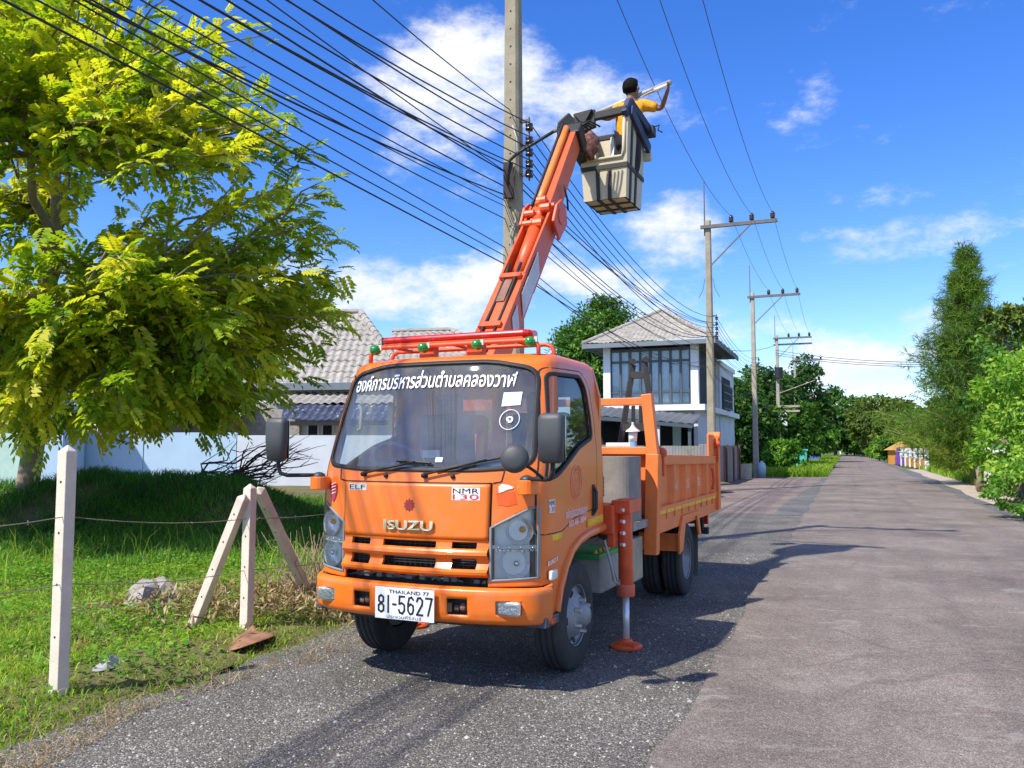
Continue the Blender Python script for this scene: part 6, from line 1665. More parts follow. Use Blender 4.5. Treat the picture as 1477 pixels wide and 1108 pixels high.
# --- the big pinnate-leaved tree on the left
def big_tree():
    g_ = np.random.default_rng(21)
    base = Vector((-8.5, 14.7, .6)); o = empty("flowering_rain_tree", base); o.name = "broadleaf_tree"
    tag(o, "large yellow-green tree with feathery compound leaves filling the upper left", "tree")
    b = MB(); fork = Vector((.25, 0, 2.6)); limb(b, (0, 0, -.2), fork, .20, .15, .05, 6, 1)
    cx = Vector((2.05, -2.0, 3.5))
    ends = []
    nb = 64
    sprays_p, sprays_d = [], []
    def inside(s=1.0):
        while True:
            d = g_.normal(size=3); d /= np.linalg.norm(d); r = g_.random() ** .22 * s
            z = d[2] * r; rz = 5.4 if z > 0 else 2.75
            q = Vector((cx.x + d[0] * r * 4.0, cx.y + d[1] * r * 3.1, cx.z + z * rz))
            if q.z > 1.1: return q
    tips = []
    for k in range(7):
        a = 2 * math.pi * k / 7 + .4; q = fork + Vector((1.0 + math.cos(a) * 1.6, -1.6 + math.sin(a) * 1.3, .6 + 1.0 * (k % 3)))
        limb(b, fork * (.8 + .2 * (k % 2)), q, .10, .055, .12, 6, 50 + k); tips.append(q)
    tips.append(fork + Vector((.9, -1.6, 3.8))); limb(b, fork, tips[-1], .12, .05, .15, 6, 66)
    tw_ = []
    for k in range(430):
        e_ = inside(.98); t0 = min(tips, key=lambda p: (p - e_).length + abs(p.z - e_.z) * .3)
        pts = limb(b, t0, e_, .035, .008, .16, 6, 100 + k); tw_.append(pts)
    b.build("trunk", BARKP, o, smooth=True)
    # leaf sprays sit along the outer part of each twig and hang outward
    parts = []
    P0, DD, UP, LL, TT = [], [], [], [], []
    for pts in tw_:
        m = g_.integers(20, 36); ct = g_.random()
        for j in range(m):
            t = g_.uniform(.35, 1.0); i = min(int(t * 5), 4); p = pts[i].lerp(pts[i + 1], t * 5 - i) + Vector(g_.normal(0, .10, 3))
            out = Vector((p.x - cx.x, p.y - cx.y, (p.z - cx.z) * .5)); out.normalize()
            d = (out * .9 + Vector(g_.normal(0, .55, 3)) + Vector((0, 0, -.05))).normalized()
            P0.append(p); DD.append(d); LL.append(g_.uniform(.17, .39)); TT.append(ct)
    P0 = np.array([tuple(p) for p in P0]); DD = unit(np.array([tuple(p) for p in DD])); LL = np.array(LL); TT = np.array(TT); n = len(P0)
    upv = np.tile(np.array([0, 0, .8]) + .75 * np.array(TO_SUN), (n, 1)) + g_.normal(0, .40, (n, 3)); side = unit(np.cross(DD, upv)); nm = unit(np.cross(side, DD))
    hz_ = unit(P0 - np.array(cx))
    for k in range(5):
        t = .18 + .82 * k / 4.5
        q = P0 + DD * (LL * t)[:, None] + np.array([0, 0, -1.]) * (LL * t ** 2 * .18)[:, None]
        for s_ in (-1, 1):
            ld = unit(DD * .55 + side * s_ * .85 + np.array([0, 0, -.10]))
            ll = LL * .46 * (1 - .3 * abs(t - .55)) * g_.uniform(.85, 1.15, n)
            tint = np.clip(.36 + .60 * TT + g_.normal(0, .14, n), 0, 1)
            parts.append(leaves(q, ld, nm, ll, ll * .56, tint, .2))
    q = P0 + DD * LL[:, None] + np.array([0, 0, -1.]) * (LL * .28)[:, None]
    parts.append(leaves(q, unit(DD + np.array([0, 0, -.4])), nm, LL * .36, LL * .16, np.clip(.25 + .6 * TT, 0, 1), .2))
    mesh_leaves("crown", parts, LF_YEL, o, kind="stuff")
    # pods hanging in the crown
big_tree()

# --- background trees
T = tree
T("round_tree", "dense round dark green tree rising behind the white house", (P(868, 645, 54).x, 54, 0), 4.0, .25, [(0, 0, 7.2, 3.2, 3.0, 4.0), (-1.2, 0, 5.4, 2.2, 2.2, 2.6), (1.3, 0, 5.6, 2.4, 2.2, 2.8)], 46000, 520, .26, LF_GRN, 11, shell=.55)
def tree_at(px, D, top, half, label, mat, seed, n=7000, ls=.4, name="roadside_tree", low=.5, group="trees along the road", bright=0.):
    top -= 6; n = int(n * 1.4); ls *= 1.15; half *= 1.25
    x = P(px, 645, D).x; zt = P(px, top, D).z; hw = half * D / FOC; mid_ = (zt + low) / 2
    ells = [(0, 0, mid_ + .1 * zt, hw, hw * .9, (zt - low) / 2 * .9), (-hw * .35, 0, mid_ - .12 * zt, hw * .7, hw * .7, (zt - low) * .32), (hw * .4, -.3, mid_ - .15 * zt, hw * .65, hw * .7, (zt - low) * .3)]
    return T(name, label, (x, D, 0), zt * .4, .03 * zt, ells, n, max(60, n // 60), ls, mat, seed, group=group, bright=bright)
tree_at(1068, 60, 566, 44, "dark leafy tree directly right of the white house", LF_DRK, 31, 8000, .34, low=.3)
tree_at(1105, 68, 545, 48, "tall dark tree behind the pale pole", LF_DRK, 32, 8000, .38)
tree_at(1142, 64, 590, 34, "bright green bushy tree behind the turquoise posts", LF_GRN, 33, 7000, .32, low=.2, bright=.1)
tree_at(1150, 88, 528, 40, "tall spreading dark tree behind the far poles", LF_DRK, 34, 7000, .45)
tree_at(1040, 72, 590, 30, "small dark tree at the house corner", LF_DRK, 35, 4000, .35)
tree_at(1205, 150, 572, 52, "wide domed tree at the far end of the road on the left", LF_DRK, 36, 7000, .7, bright=.08)
tree_at(1176, 110, 610, 24, "light green bush below the far poles", LF_BRI, 37, 3500, .42, low=.0, bright=-.1)
tree_at(1232, 165, 618, 32, "dark bush closing the end of the road", LF_DRK, 38, 4000, .6, low=0)
tree_at(1255, 140, 612, 26, "round green bush right of the road end", LF_GRN, 39, 4000, .5, low=0)
tree_at(1272, 130, 573, 36, "tall olive tree right of the road end", LF_OLV, 40, 6000, .55, bright=-.08)
tree_at(1306, 105, 590, 34, "olive green tree beside the orange shrine", LF_OLV, 41, 6000, .45)
tree_at(1325, 88, 600, 26, "green tree directly behind the orange shrine", LF_GRN, 42, 5000, .4, bright=.05)
tree_at(1290, 84, 628, 16, "low round bush by the purple fence", LF_GRN, 43, 3000, .3, low=0, bright=.1)
tree_at(1360, 75, 585, 34, "dark green tree left of the conifer foot", LF_OLV, 44, 5000, .4)
tree_at(1268, 95, 640, 14, "low bright roadside bush before the round green bush", LF_BRI, 45, 2500, .28, low=0)
tree_at(1128, 52, 640, 22, "low leafy shrub beside the transformer pole foot", LF_BRI, 46, 3000, .22, low=0, bright=-.1)
tree_at(985, 75, 560, 60, "dark tree mass behind the white house roof", LF_DRK, 47, 5000, .45)
tree_at(20, 34, 470, 120, "dark green tree beyond the blue outbuilding", LF_GRN, 48, 9000, .35, low=1.0, group="trees behind the boundary wall")
tree_at(250, 38, 520, 110, "dark green tree beyond the brown shed", LF_DRK, 49, 7000, .35, low=1.0, group="trees behind the boundary wall")
# coconut palms
def palm(px, D, top, label, seed):
    g_ = np.random.default_rng(seed); x = P(px, 645, D).x; zt = P(px, top, D).z
    o = empty("coconut_palm", (x, D, 0)); tag(o, label, "palm", "coconut palms at the end of the road")
    b = MB(); limb(b, (0, 0, 0), (.3, 0, zt * .8), .22, .14, .1, 7, seed); b.build("trunk", BARKP, o, smooth=True)
    c = np.array([.3, 0, zt * .8]); parts = []
    for k in range(22):
        a = g_.uniform(0, 6.28); el = g_.uniform(-.5, 1.1); L_ = zt * .36
        d = np.array([math.cos(a) * math.cos(el), math.sin(a) * math.cos(el), math.sin(el)])
        t = np.linspace(.08, 1, 26); ax_ = c + np.outer(t * L_, d) + np.outer(-(t ** 2) * L_ * .55, [0, 0, 1.])
        sd = unit(np.cross(d, [0, 0, 1.]))[None]
        for s_ in (-1, 1):
            ld = unit(np.tile(sd * s_ * .7 + d * .5 + np.array([0, 0, -.6]), (26, 1)) if False else np.repeat(sd * s_ * .7 + d[None] * .5 + np.array([[0, 0, -.6]]), 26, 0))
            parts.append(leaves(ax_, ld, np.repeat(d[None] * .2 + np.array([[0, 0, 1.]]), 26, 0), np.full(26, L_ * .28), np.full(26, L_ * .035), np.clip(g_.normal(.5, .15, 26), 0, 1)))
    mesh_leaves("crown", parts, LF_OLV, o, kind="stuff")
palm(1238, 172, 590, "pale coconut palm left of the olive tree", 61); palm(1302, 122, 574, "coconut palm standing above the olive tree", 62); palm(1252, 178, 594, "smaller coconut palm behind the pale palm", 63)

# --- casuarina on the right: drooping needle sprays on whorled boughs
def casuarina():
    g_ = np.random.default_rng(77); D = 36.0; x = P(1404, 645, D).x; zt = P(1404, 352, D).z
    o = empty("casuarina_tree", (x, D, 0)); tag(o, "tall pointed feathery conifer on the right of the road", "tree")
    b = MB(); limb(b, (0, 0, 0), (.05, 0, zt), .20, .015, .10, 10, 5)
    parts = []; Q, DR, TT = [], [], []
    for k in range(460):
        h = g_.uniform(.03, .985) ** .9; z = h * zt; a = g_.uniform(0, 6.28)
        R_ = (1 - h) ** 1.0 * 4.2 * g_.uniform(.45, 1.1) + .05
        e_ = Vector((math.cos(a) * R_, math.sin(a) * R_, z + R_ * .35))
        if k % 3 == 0: limb(b, (0, 0, z), e_, .03 * (1 - h) + .008, .006, .05, 4, 300 + k)
        m = int(9 + 46 * (1 - h)); ct = g_.random()
        for j in range(m):
            t = g_.uniform(.2, 1.0) ; p = Vector((0, 0, z)).lerp(e_, t) + Vector(g_.normal(0, .10 + .06 * (1 - h), 3))
            Q.append(tuple(p)); DR.append((math.cos(a) * .5 + g_.normal(0, .35), math.sin(a) * .5 + g_.normal(0, .35), g_.normal(.05, .5))); TT.append(ct)
    b.build("trunk", BARKP, o, smooth=True)
    Q = np.array(Q); DR = np.array(DR); n = len(Q); TT = np.array(TT)
    yel = np.clip((3.2 - Q[:, 2]) / 3, 0, 1) * .28
    for s_ in range(4):
        L_ = g_.uniform(.25, .50, n); parts.append(leaves(Q, DR + g_.normal(0, .3, (n, 3)), unit(g_.normal(size=(n, 3))), L_, np.full(n, .026), np.clip(.15 + .4 * TT + yel + g_.normal(0, .12, n), 0, 1), .35))
    mesh_leaves("crown", parts, LF_CAS, o, kind="stuff")
casuarina()
# --- leafy shrub and saplings at the right edge
def shrub(name, label, px, D, ells, n, ls, mat, seed, clumps=120, bright=0., cat="shrub", group=None):
    x = P(px, 645, D).x
    return T(name, label, (x, D, 0), .8, .06, ells, n, clumps, ls, mat, seed, cat=cat, limbs=16, bright=bright, shell=.45, group=group)
shrub("leafy_shrub", "big bright green leafy shrub at the right edge of the picture", 1500, 22.0, [(0, 0, 2.4, 1.6, 1.5, 1.9), (-.4, -.2, 1.2, 1.3, 1.3, 1.2), (.6, 0, 3.4, 1.1, 1.2, 1.3)], 12000, .17, LF_BRI, 71, 160, .12)
shrub("leafy_shrub", "taller leafy tree behind the bright shrub at the right edge", 1502, 30.0, [(0, 0, 4.3, 2.2, 2.0, 2.3), (-.4, 0, 2.6, 2.0, 1.8, 1.8)], 15000, .22, LF_GRN, 72, 150, .12, cat="tree")
shrub("leafy_shrub", "low shrub with small leaves at the foot of the bright shrub", 1470, 18.5, [(0, 0, .55, 1.0, .8, .6), (.9, .2, .8, .9, .9, .8)], 5200, .10, LF_BRI, 73, 90, -.05)
for k, (px, D, sd_, lab) in enumerate(((1474, 27, 75, "drooping leafy branch reaching left over the concrete post"), (1462, 33, 76, "yellow-green sapling between the conifer and the bright shrub"))):
    shrub("leafy_shrub", lab, px, D, [(0, 0, 2.6, .9, .9, 1.5), (-.2, 0, 1.2, 1.0, .9, 1.0)], 4500, .18, LF_BRI, sd_, 70, .1)
T("leafy_shrub", "arching branch tip high at the right edge of the picture", (P(1474, 645, 25).x, 25, 0), 4.6, .07, [(.1, 0, 5.3, .9, .9, .5), (-.5, 0, 5.6, .5, .4, .28)], 1500, 26, .2, LF_OLV, 74, cat="tree", limbs=6)

# --- grass and weeds
LF_GRASS = leaf_mat("grass_blade", (.075, .18, .014), (.24, .41, .03), (.50, .56, .08), trans=.42)
LF_DEEP = leaf_mat("grass_shade_green", (.022, .085, .012), (.07, .20, .022), (.17, .34, .04), trans=.38)  # blade colours darkened to carry the tree shade on the mound
LF_DRY = leaf_mat("dry_grass", (.16, .10, .045), (.33, .24, .12), (.52, .42, .26), trans=.25)
def blades(g_, x, y, z, h, w, lean, tint):
    n = len(x); a = g_.uniform(0, 6.283, n); p = np.stack([x, y, z], -1); l = lean[:, None] * np.stack([np.cos(a), np.sin(a), np.zeros(n)], -1) * h[:, None]
    b_ = g_.uniform(0, 6.283, n); s = np.stack([np.cos(b_), np.sin(b_), np.zeros(n)], -1) * (w / 2)[:, None]
    up = np.array([0, 0, 1.])
    m_ = p + l * .4 + up * (h * .65)[:, None]; t_ = p + l + up * (h * .92)[:, None]
    v = np.stack([p - s, p + s, m_ + s * .8, m_ - s * .8, t_ + s * .15, t_ - s * .15], 1).reshape(-1, 3)
    f = np.array([(0, 1, 2, 3), (3, 2, 4, 5)])[None] + (np.arange(n) * 6)[:, None, None]
    return v, f.reshape(-1, 4), np.repeat(tint, 6)
def turf():
    g_ = np.random.default_rng(5)
    n = 170000
    D = 3.6 + g_.random(n) ** 1.25 * 10.5; t = g_.random(n) ** 1.1 * 8.5
    x = .4 * D - 4.25 - t; keep = (x / D * FOC + PW / 2 > -140)
    x, D, t = x[keep], D[keep], t[keep]
    edge = np.clip(t / .7, 0, 1); thin = g_.random(len(x)) < .10 + .90 * edge ** .8 * np.clip(.62 + .75 * vnoise(x * 1.4, D * 1.5), .10, 1)
    x, D, t = x[thin], D[thin], t[thin]; n = len(x)
    pn = vnoise(x * .7 + 2, D * .6)
    h = g_.uniform(.025, .065, n) * (.8 + .35 * np.clip(t / 2, 0, 1)) * (1 + .5 * np.clip(pn, 0, 1))
    tint = np.clip(.58 + .32 * vnoise(x * 1.9 + 1, D * 1.7) + g_.normal(0, .17, n), 0, 1)
    me = mesh_leaves("short_grass", [blades(g_, x, D, verge_h(x, D), h, g_.uniform(.006, .012, n), g_.uniform(.3, 1.3, n), tint)], LF_GRASS, kind="stuff"); tag(me, "short bright green grass covering the left verge", "grass")
    # broad-leaved creeping weeds in patches
    n = 26000; c = g_.integers(0, 160, n); cD = 4.2 + g_.random(160) ** 1.2 * 8; ctt = .5 + g_.random(160) ** .8 * 6.5
    D = cD[c] + g_.normal(0, .22, n); x = .4 * cD[c] - 4.3 - ctt[c] + g_.normal(0, .28, n)
    z = verge_h(x, D) + g_.uniform(.015, .06, n) * (1 + 2.2 * (g_.random(160) ** 3)[c])
    dr = unit(np.stack([g_.normal(size=n), g_.normal(size=n), g_.normal(.1, .25, n)], -1)); nm = unit(np.stack([g_.normal(0, .35, n), g_.normal(0, .35, n), np.ones(n)], -1))
    L_ = g_.uniform(.025, .06, n)
    w = mesh_leaves("creeping_weeds", [leaves(np.stack([x, D, z], -1), dr, nm, L_, L_ * .75, np.clip(.5 + .3 * (g_.random(160)[c] - .5) + g_.normal(0, .14, n), 0, 1))], LF_BRI, kind="stuff"); tag(w, "small round-leaved weeds creeping through the verge grass", "weeds")
    # dry straw along the ragged edge of the asphalt
    n = 6500; D = 3.4 + g_.random(n) ** 1.3 * 9; t = np.abs(g_.normal(0, .35, n)) - .25; x = .4 * D - 4.3 - t + .18 * np.sin(D * 2.1)
    keepm = g_.random(n) < .35 + .65 * (vnoise(x * 1.1, D * .9) > -.1); x, D = x[keepm], D[keepm]; n = len(x)
    z = np.maximum(verge_h(x, D), .004)
    h = g_.uniform(.02, .07, n); w = mesh_leaves("dry_straw", [blades(g_, x, D, z, h, g_.uniform(.003, .006, n), g_.uniform(.8, 3.0, n), np.clip(g_.normal(.5, .25, n), 0, 1))], LF_DRY, kind="stuff"); tag(w, "brown dry straw along the ragged asphalt edge", "dry grass")
    # taller grass towards the mound and on it
    n = 120000; D = g_.uniform(10.5, 19.5, n); x = g_.uniform(-13.5, -1.2, n); t = -(x - .4 * D) - 4.3
    k = (t > .5) & (x / D * FOC + PW / 2 > -60) & (x / D * FOC + PW / 2 < 520); k &= g_.random(len(x)) < np.clip(.75 + .9 * vnoise(x * 1.1 + 3, D * 1.3), .12, 1); x, D = x[k], D[k]; n = len(x)
    h = g_.uniform(.07, .20, n) * (1 + .5 * np.clip(vnoise(x * .6, D * .6), 0, 1)) * (.55 + .45 * ss(10, 13, D)); tint = np.clip(.48 + .35 * vnoise(x * .8, D * .9) + g_.normal(0, .18, n) + .45 * (1 - ss(11, 13.5, D)), 0, 1)  # tint painted paler towards the sunlit near side
    w = mesh_leaves("mound_grass", [blades(g_, x, D, verge_h(x, D), h, g_.uniform(.009, .017, n), g_.uniform(.2, .9, n), tint)], LF_DEEP, kind="stuff"); tag(w, "long grass on the spoil mound, darkened in colour for its shade", "grass")
    # tall seeding stems
    n = 420; D = g_.uniform(8.5, 12.5, n); x = g_.uniform(-9, -2.2, n); k = (-(x - .4 * D) - 4.3 > 1.6); x, D = x[k], D[k]; n = len(x)
    w = mesh_leaves("tall_grass", [blades(g_, x, D, verge_h(x, D), g_.uniform(.2, .5, n), g_.uniform(.005, .010, n), g_.uniform(.1, .7, n), np.clip(g_.normal(.6, .2, n), 0, 1))], LF_GRASS, kind="stuff"); tag(w, "scattered tall grass stems behind the fence posts", "grass")
    # far left roadside, right verge
    def strip(name, label, o0, o1, D0, D1, n, h0, h1, mat, seed, tt=.5, w=.02):
        q = np.random.default_rng(seed); D = D0 + q.random(n) ** 1.5 * (D1 - D0); o = q.uniform(o0, o1, n); x = .4 * D + o; hh = q.uniform(h0, h1, n)
        m_ = mesh_leaves(name, [blades(q, x, D, np.full(n, -.03), hh, q.uniform(w * .6, w * 1.4, n), q.uniform(.2, .8, n), np.clip(q.normal(tt, .2, n), 0, 1))], mat, kind="stuff"); tag(m_, label, "grass")
    strip("roadside_grass", "rough bright grass on the corner beyond the side road", -9.5, -1.15, 45, 120, 30000, .15, .6, LF_GRASS, 81, .5, .05)
    strip("roadside_grass", "grass along the right side of the road", 5.2, 9.5, 18, 120, 26000, .15, .55, LF_GRASS, 82, .45, .04)
    strip("roadside_grass", "rusty brown grass tuft at the foot of the right shrubs", 4.7, 6.2, 27, 31, 2600, .2, .55, LF_DRY, 83, .4, .025)
    strip("roadside_grass", "dense weeds under the right shrubs", 6.0, 12, 20, 50, 16000, .3, .9, LF_BRI, 84, .4, .05)
turf()

# bare twigs of cut branches against the wall
g_ = np.random.default_rng(9)
br = empty("cut_branch_pile", P(318, 712, 16.2)); tag(br, "pile of bare dark cut branches leaning over the grassy mound", "branches")
o0 = P(318, 712, 16.2)
for k in range(26):
    e_ = P(300 + g_.uniform(20, 165), g_.uniform(628, 690), 16.2 + g_.uniform(-.8, .8)) - o0
    st_ = P(g_.uniform(255, 330), g_.uniform(690, 722), 16.2 + g_.uniform(-.4, .4)) - o0
    b = MB(); pts = limb(b, st_, e_, .026, .006, .10, 7, 900 + k)
    for j in range(3):
        q = pts[g_.integers(2, 6)]; limb(b, q, q + Vector((g_.uniform(.1, .7), g_.uniform(-.2, .2), g_.uniform(-.1, .45))), .010, .003, .03, 4, 950 + 3 * k + j)
    b.build("branch", M("dead_wood", (.035, .03, .032), rough=.9, var=.3), br)

# ------------------------------------------------------------------ fence posts and wire on the verge
POSTC = M("white_concrete_post", (.64, .565, .46), rough=.9, var=.12, scale=5, dirt=(.42, .36, .28), damt=.45, dscale=4, bump=.15, bscale=50)
def post(name, label, base, top, w, parent=None, group="concrete fence posts", cat="fence post"):
    base, top = Vector(base), Vector(top); d = (top - base); L_ = d.length; ax = d.normalized()
    x = Vector((.92, -.39, 0)); x = (x - ax * x.dot(ax)).normalized(); y = ax.cross(x)
    b = MB(); vs = []
    for t, s_ in ((0, 1), (L_ - w * .55, 1)):
        for i, j in ((-1, -1), (1, -1), (1, 1), (-1, 1)): vs.append(ax * t + x * (i * w * s_ / 2) + y * (j * w * s_ / 2))
    vs.append(ax * L_)
    b.add(vs, [(0, 1, 5, 4), (1, 2, 6, 5), (2, 3, 7, 6), (3, 0, 4, 7), (4, 5, 8), (5, 6, 8), (6, 7, 8), (7, 4, 8)])
    o = b.build(name, POSTC, parent, loc=base if parent is None else None, bevel=.006)
    if parent is None: tag(o, label, cat, group)
    hm = M("bolt_hole", (.03, .028, .025))
    for k in range(4):
        q = MB(); c = ax * (L_ * (.25 + .2 * k)); q.cyl(c - y * (w / 2 - .003) + x * .0, c - y * (w / 2 + .002), .008, .008, 8); q.build("wire_hole", hm, o)
    return o
p1b = P(84, 1003, 5.33); p1b.z = .0
post("fence_post", "tall white pointed concrete post standing alone in the left grass", p1b, P(98, 641, 5.40), .082)
p2b = P(355, 912, 7.15); p2b.z = 0
p2t = P(361, 697, 7.22)
post("fence_post", "upright white concrete post between two slanting braces", p2b, p2t, .082)
q0 = P(277, 897, 7.30); q0.z = .02
post("fence_brace", "slanting white concrete brace on the left of the upright post", q0, P(354, 712, 7.14), .08)
q1 = P(446, 822, 8.6); q1.z = .08
post("fence_brace", "slanting white concrete brace reaching right towards the truck", q1, P(372, 703, 7.36), .08)
def barbed(pts, label):
    b = MB(); b.tube(pts, .0032, 4)
    for i in range(len(pts) - 1):
        n = max(1, int((pts[i + 1] - pts[i]).length / .14))
        for k in range(n):
            c = pts[i].lerp(pts[i + 1], k / n); r_ = Vector(np.random.default_rng(i * 50 + k).normal(0, 1, 3)).normalized() * .018; b.cyl(c - r_, c + r_, .0022, .0012, 3)
    tag(b.build("barbed_wire", M("rusty_wire", (.24, .2, .16), rough=.8, metal=.2, var=.3)), label, "wire", "barbed wire strands between the fence posts")
for (ya, yb, yc, lab) in ((745, 748, 733, "upper barbed wire strand running between the white posts"), (842, 822, 800, "lower barbed wire strand running between the white posts")):
    A = P(96, ya, 5.36); B = P(358, yb, 7.2); C0 = P(-250, ya + 28, 4.1); C1 = P(520, yc, 9.4)
    barbed(span(C0, A, .03, 6) + span(A, B, .04, 9)[1:] + span(B, C1, .03, 8)[1:], lab)

# ------------------------------------------------------------------ litter on the verge
LEAFB = M("dry_palm_brown", (.26, .13, .07), rough=.9, var=.35, scale=9, dirt=(.10, .06, .04), damt=.5)
def slab(name, label, cat, pts, thick, mat, lift=.03, bulge=.0, seed=0, sub=True):
    """irregular curled sheet lying on the grass"""
    q = np.random.default_rng(seed); c = sum((Vector(p) for p in pts), Vector()) / len(pts)
    b = MB(); n = len(pts); vs = []
    for f, hgt in ((1.0, 0.), (.6, bulge * .8), (.25, bulge)):
        for p in pts: p = Vector(p); r_ = c + (p - c) * (f + q.normal(0, .08)); vs.append(r_ - c + Vector((0, 0, lift + hgt * q.uniform(.5, 1.3) + q.normal(0, .022))))
    vs.append(Vector((0, 0, lift + bulge)))
    b.add(vs, [(k * n + i, k * n + (i + 1) % n, (k + 1) * n + (i + 1) % n, (k + 1) * n + i) for k in range(2) for i in range(n)] + [(2 * n + i, 2 * n + (i + 1) % n, 3 * n) for i in range(n)])
    o = b.build(name, mat, loc=c, smooth=False, solid=thick); tag(o, label, cat)
    if cat != 'rubble':
        for p_ in o.data.polygons: p_.use_smooth = True
        m = o.modifiers.new("sub", 'SUBSURF'); m.levels = 1; m.render_levels = 2
    return o
def gp(px, py):                                       # point on the ground under a sight line
    d = ray(px, py); t = (CAM_H - .06) / -d.z; return Vector((0, 0, CAM_H)) + d * t
slab("broken_concrete", "grey broken lump of concrete lying in the grass", "rubble", [gp(182, 872), gp(200, 880), gp(238, 866), gp(258, 858), gp(244, 846), gp(214, 840), gp(190, 850)], .03, M("grey_rubble", (.27, .255, .235), rough=.9, var=.2, scale=6, bump=.4, bscale=30), .02, .13, 3)
slab("palm_sheath", "curled brown palm sheath beside the concrete lump", "palm sheath", [gp(130, 915), gp(155, 916), gp(182, 900), gp(180, 884), gp(158, 884), gp(140, 896)], .012, M("sheath_tan", (.38, .26, .14), rough=.9, var=.25, scale=9), .0, .04, 4)
slab("palm_sheath", "dark brown palm sheath against the lone post", "palm sheath", [gp(98, 952), gp(118, 940), gp(142, 918), (gp(128, 912)), gp(106, 925), gp(98, 938)], .012, LEAFB, .0, .04, 5)
slab("palm_sheath", "torn reddish palm sheath at the foot of the braced post", "palm sheath", [gp(322, 932), gp(352, 938), gp(398, 918), gp(396, 910), gp(372, 914), gp(366, 900), gp(356, 912), gp(336, 920)], .012, LEAFB, .0, .02, 6)
slab("plastic_scrap", "pale grey plastic scrap in the front grass", "litter", [gp(128, 974), gp(150, 972), gp(188, 958), gp(186, 952), gp(160, 960), gp(136, 966)], .006, M("scrap_grey", (.33, .33, .32), rough=.6, var=.2), .03, .03, 7)
slab("dark_hollow_tile", "dark broken pipe piece below the concrete lump", "rubble", [gp(202, 888), gp(225, 890), gp(262, 876), gp(258, 866), gp(232, 868), gp(208, 876)], .02, M("dark_pipe", (.03, .03, .03), rough=.8, var=.3), .03, .05, 8)
for k, (a, c, r_) in enumerate(((gp(150, 905), gp(250, 862), .012), (gp(262, 922), gp(300, 900), .010), (gp(330, 868), gp(408, 850), .018), (gp(372, 870), gp(392, 862), .03))):
    b = MB(); limb(b, a - gp(200, 890) + Vector((0, 0, .06)), c - gp(200, 890) + Vector((0, 0, .09)), r_, r_ * .6, .03, 6, 40 + k)
    tag(b.build("dry_stick", LEAFB, loc=gp(200, 890)), ["long dry stick beside the tan palm sheath", "short pale stick in front of the left brace", "dry stick lying behind the upright braced post", "thick short stick right of the upright braced post"][k], "stick", "dry sticks in the grass")
# heap of dead vines by the truck corner
g_ = np.random.default_rng(15); b = MB(); c = P(452, 800, 8.7); c.z = 0
for k in range(150):
    a = Vector((g_.normal(0, .20), g_.normal(0, .2), .02)); e_ = a + Vector((g_.normal(0, .25), g_.normal(0, .2), g_.uniform(.05, .75)))
    limb(b, a, e_, .006, .003, .06, 4, 600 + k)
tag(b.build("dead_vine_heap", M("straw_brown", (.30, .22, .14), rough=.95, var=.3), loc=c), "heap of dry brown vines beside the truck's front corner", "vines", kind="stuff")
g_ = np.random.default_rng(16); n = 6000
cc = gp(372, 872); pos = np.stack([cc.x + g_.normal(0, .60, n), cc.y + g_.normal(0, .42, n), .07 + np.abs(g_.normal(0, .06, n))], -1)
m_ = mesh_leaves("brown_leaf_litter", [leaves(pos, g_.normal(size=(n, 3)), unit(g_.normal(size=(n, 3)) * .5 + np.array([0, 0, 1.])), g_.uniform(.03, .12, n), g_.uniform(.01, .03, n), g_.random(n))], LF_DRY, kind="stuff"); tag(m_, "brown leaf litter around the braced post", "leaf litter")
# loose chippings on the dark asphalt
g_ = np.random.default_rng(17); n = 2600; D = 3.6 + g_.random(n) ** 1.4 * 9; off = g_.uniform(-4.3, -.95, n); x = .4 * D + off
base = np.array([(1, 0, 0), (0, 1, 0), (-1, 0, 0), (0, -1, 0), (0, 0, 1)]); sz = g_.uniform(.003, .010, n) * (1 + 1.0 * (g_.random(n) < .04))
vv = base[None] * sz[:, None, None] * g_.uniform(.6, 1.3, (n, 5, 3)); vv += np.stack([x, D, np.full(n, .001)], -1)[:, None]
ff = np.array([(0, 1, 4), (1, 2, 4), (2, 3, 4), (3, 0, 4)])[None] + (np.arange(n) * 5)[:, None, None]
me = fast_mesh("chippings", vv.reshape(-1, 3), ff.reshape(-1, 3)); o = link_mesh("loose_chippings", me, M("chip_stone", (.36, .35, .33), rough=.9, var=.35, scale=20)); tag(o, "loose pale stone chippings scattered over the dark asphalt", "chippings", kind="stuff")

# ------------------------------------------------------------------ roadside small things far off
cr = P(1074, 683, 43.0); cr.z = 0
b = MB(); b.lathe((0, 0, 0), (0, 0, 1), [(.36, -.05), (.36, .72), (.30, .72), (.30, .1), (.001, .1)], 20); tag(b.build("concrete_ring", M("ring_concrete", (.40, .36, .30), rough=.9, var=.15), loc=cr, smooth=False), "squat concrete pipe ring standing left of the pale pole foot", "concrete ring")
b = MB(); b.lathe((0, 0, 0), (0, 0, 1), [(.001, 0), (.19, 0), (.20, .5), (.17, .72), (.07, .80), (.07, .86), (.001, .86)], 16); tag(b.build("water_drum", M("pale_blue_plastic", (.42, .60, .72), rough=.5, var=.1), loc=(P(1099, 683, 44).x, 44.0, 0), smooth=True), "pale blue plastic drum right of the pale pole foot", "drum")
TURQ = M("turquoise_paint", (.10, .55, .48), rough=.6, var=.1)
for k, (px, lab) in enumerate(((1144, "left turquoise gate post under the bushy tree"), (1157, "right turquoise gate post under the bushy tree"))):
    b = MB(); b.box(-.22, .22, -.22, .22, 0, 1.35); b.box(-.28, .28, -.28, .28, 1.35, 1.45); tag(b.build("gate_post", TURQ, loc=(P(px, 645, 56).x, 56, 0)), lab, "gate post", "turquoise gate posts")
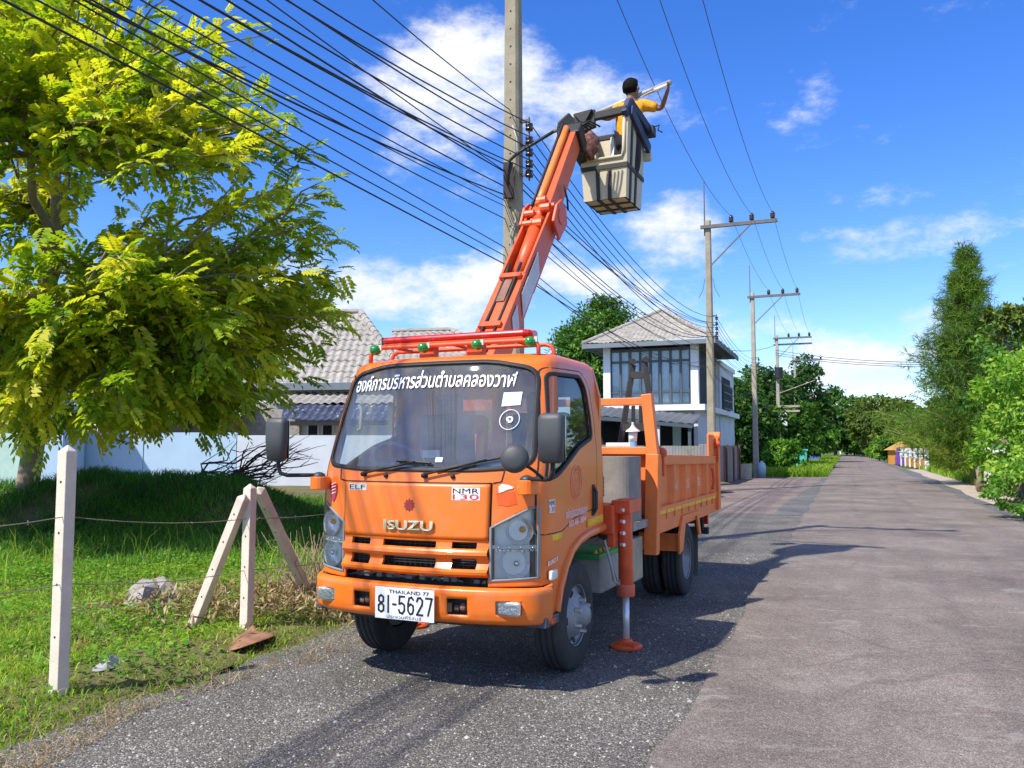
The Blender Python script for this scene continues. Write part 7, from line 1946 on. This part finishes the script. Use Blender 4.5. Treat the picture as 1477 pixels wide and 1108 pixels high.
b = MB(); b.box(-.35, .35, -.3, .3, 0, 1.1); b.box(-.4, .4, -.35, .35, 1.1, 1.2); tag(b.build("blue_bin", M("blue_paint", (.05, .12, .55), rough=.5, var=.1), loc=(P(1175, 645, 84).x, 84, 0)), "small blue bin beside the far left verge", "bin")
b = MB(); b.cyl((0, 0, 0), (0, 0, 2.2), .16, .12, 8); tag(b.build("white_marker_post", WALLW, loc=(P(1212, 645, 190).x, 190, 0)), "tiny white post at the far end of the road", "post")
# shrine and purple fence on the right
PURP = M("purple_paint", (.18, .05, .36), rough=.6, var=.15); OCH = M("orange_ochre", (.55, .25, .03), rough=.7, var=.15)
sx, sD = P(1314, 645, 76).x, 76.0
sh = empty("roadside_shrine", (sx, sD, 0)); tag(sh, "small ochre gabled shrine behind the purple fence", "shrine")
b = MB(); b.box(-1.2, 1.2, 0, 2.0, 0, 1.3); b.build("wall", OCH, sh)
b = MB(); b.prism([(-1.5, -.3, 1.3), (1.5, -.3, 1.3), (0, -.3, 2.1)], (0, 2.6, 0)); b.build("roof", M("yellow_roof", (.42, .24, .05), rough=.6, var=.2), sh)
b = MB(); b.box(-.5, .5, -.04, .02, 0, 1.3); b.build("doorway", M("brick_red", (.35, .12, .07), rough=.8), sh)
for x in (-1.2, 1.2): b = MB(); b.box(x - .12, x + .12, -.25, -.05, 0, 1.3); b.build("column", WALLW, sh)
pf = empty("purple_fence", (P(1285, 645, 80).x, 80, 0)); tag(pf, "low purple fence with pale posts on the right roadside", "fence")
o_ = Vector((P(1285, 645, 80).x, 80, 0)); e_ = Vector((P(1336, 645, 58).x, 58, 0))
for k in range(9):
    p = (e_ - o_) * (k / 8); b = MB(); b.box(p.x - .1, p.x + .1, p.y - .1, p.y + .1, 0, 1.5); b.build("fence_post", WALLW if k > 2 else PURP, pf)
for k in range(8):
    p = (e_ - o_) * (k / 8); q = (e_ - o_) * ((k + 1) / 8); b = MB(); b.bar(p + Vector((0, 0, .4)), q + Vector((0, 0, .4)), .06, .7); b.build("fence_panel", PURP if k < 4 else OCH, pf)
    b = MB(); b.bar(p + Vector((0, 0, 1.2)), q + Vector((0, 0, 1.2)), .05, .08); b.build("fence_rail", WALLW, pf)
p = P(1423, 645, 27); 
post("fence_post", "grey concrete post half hidden in the right shrubs", (p.x, 27, 0), (p.x, 27, 1.62), .2, group=None)
b = MB(); limb(b, (0, 0, 0), (.05, 0, 1.9), .11, .07, .04, 5, 3); tag(b.build("bare_trunk", BARKP, loc=(P(1411, 645, 30).x, 30, 0), smooth=True), "slim bare tan trunk left of the grey post", "tree trunk")
bh = empty("spirit_house", (P(1444, 645, 24.5).x, 24.5, 0)); tag(bh, "little white box house on a stand among the right shrubs", "spirit house")
b = MB(); b.box(-.06, .06, -.06, .06, 0, 1.35); b.build("stand", POSTC, bh)
b = MB(); b.box(-.16, .16, -.16, .16, 1.35, 1.68); b.build("box", WALLW, bh)
b = MB(); b.prism([(-.26, -.22, 1.68), (.26, -.22, 1.68), (0, -.22, 1.88)], (0, .44, 0)); b.build("roof", M("spirit_roof", (.35, .25, .18), rough=.8), bh)
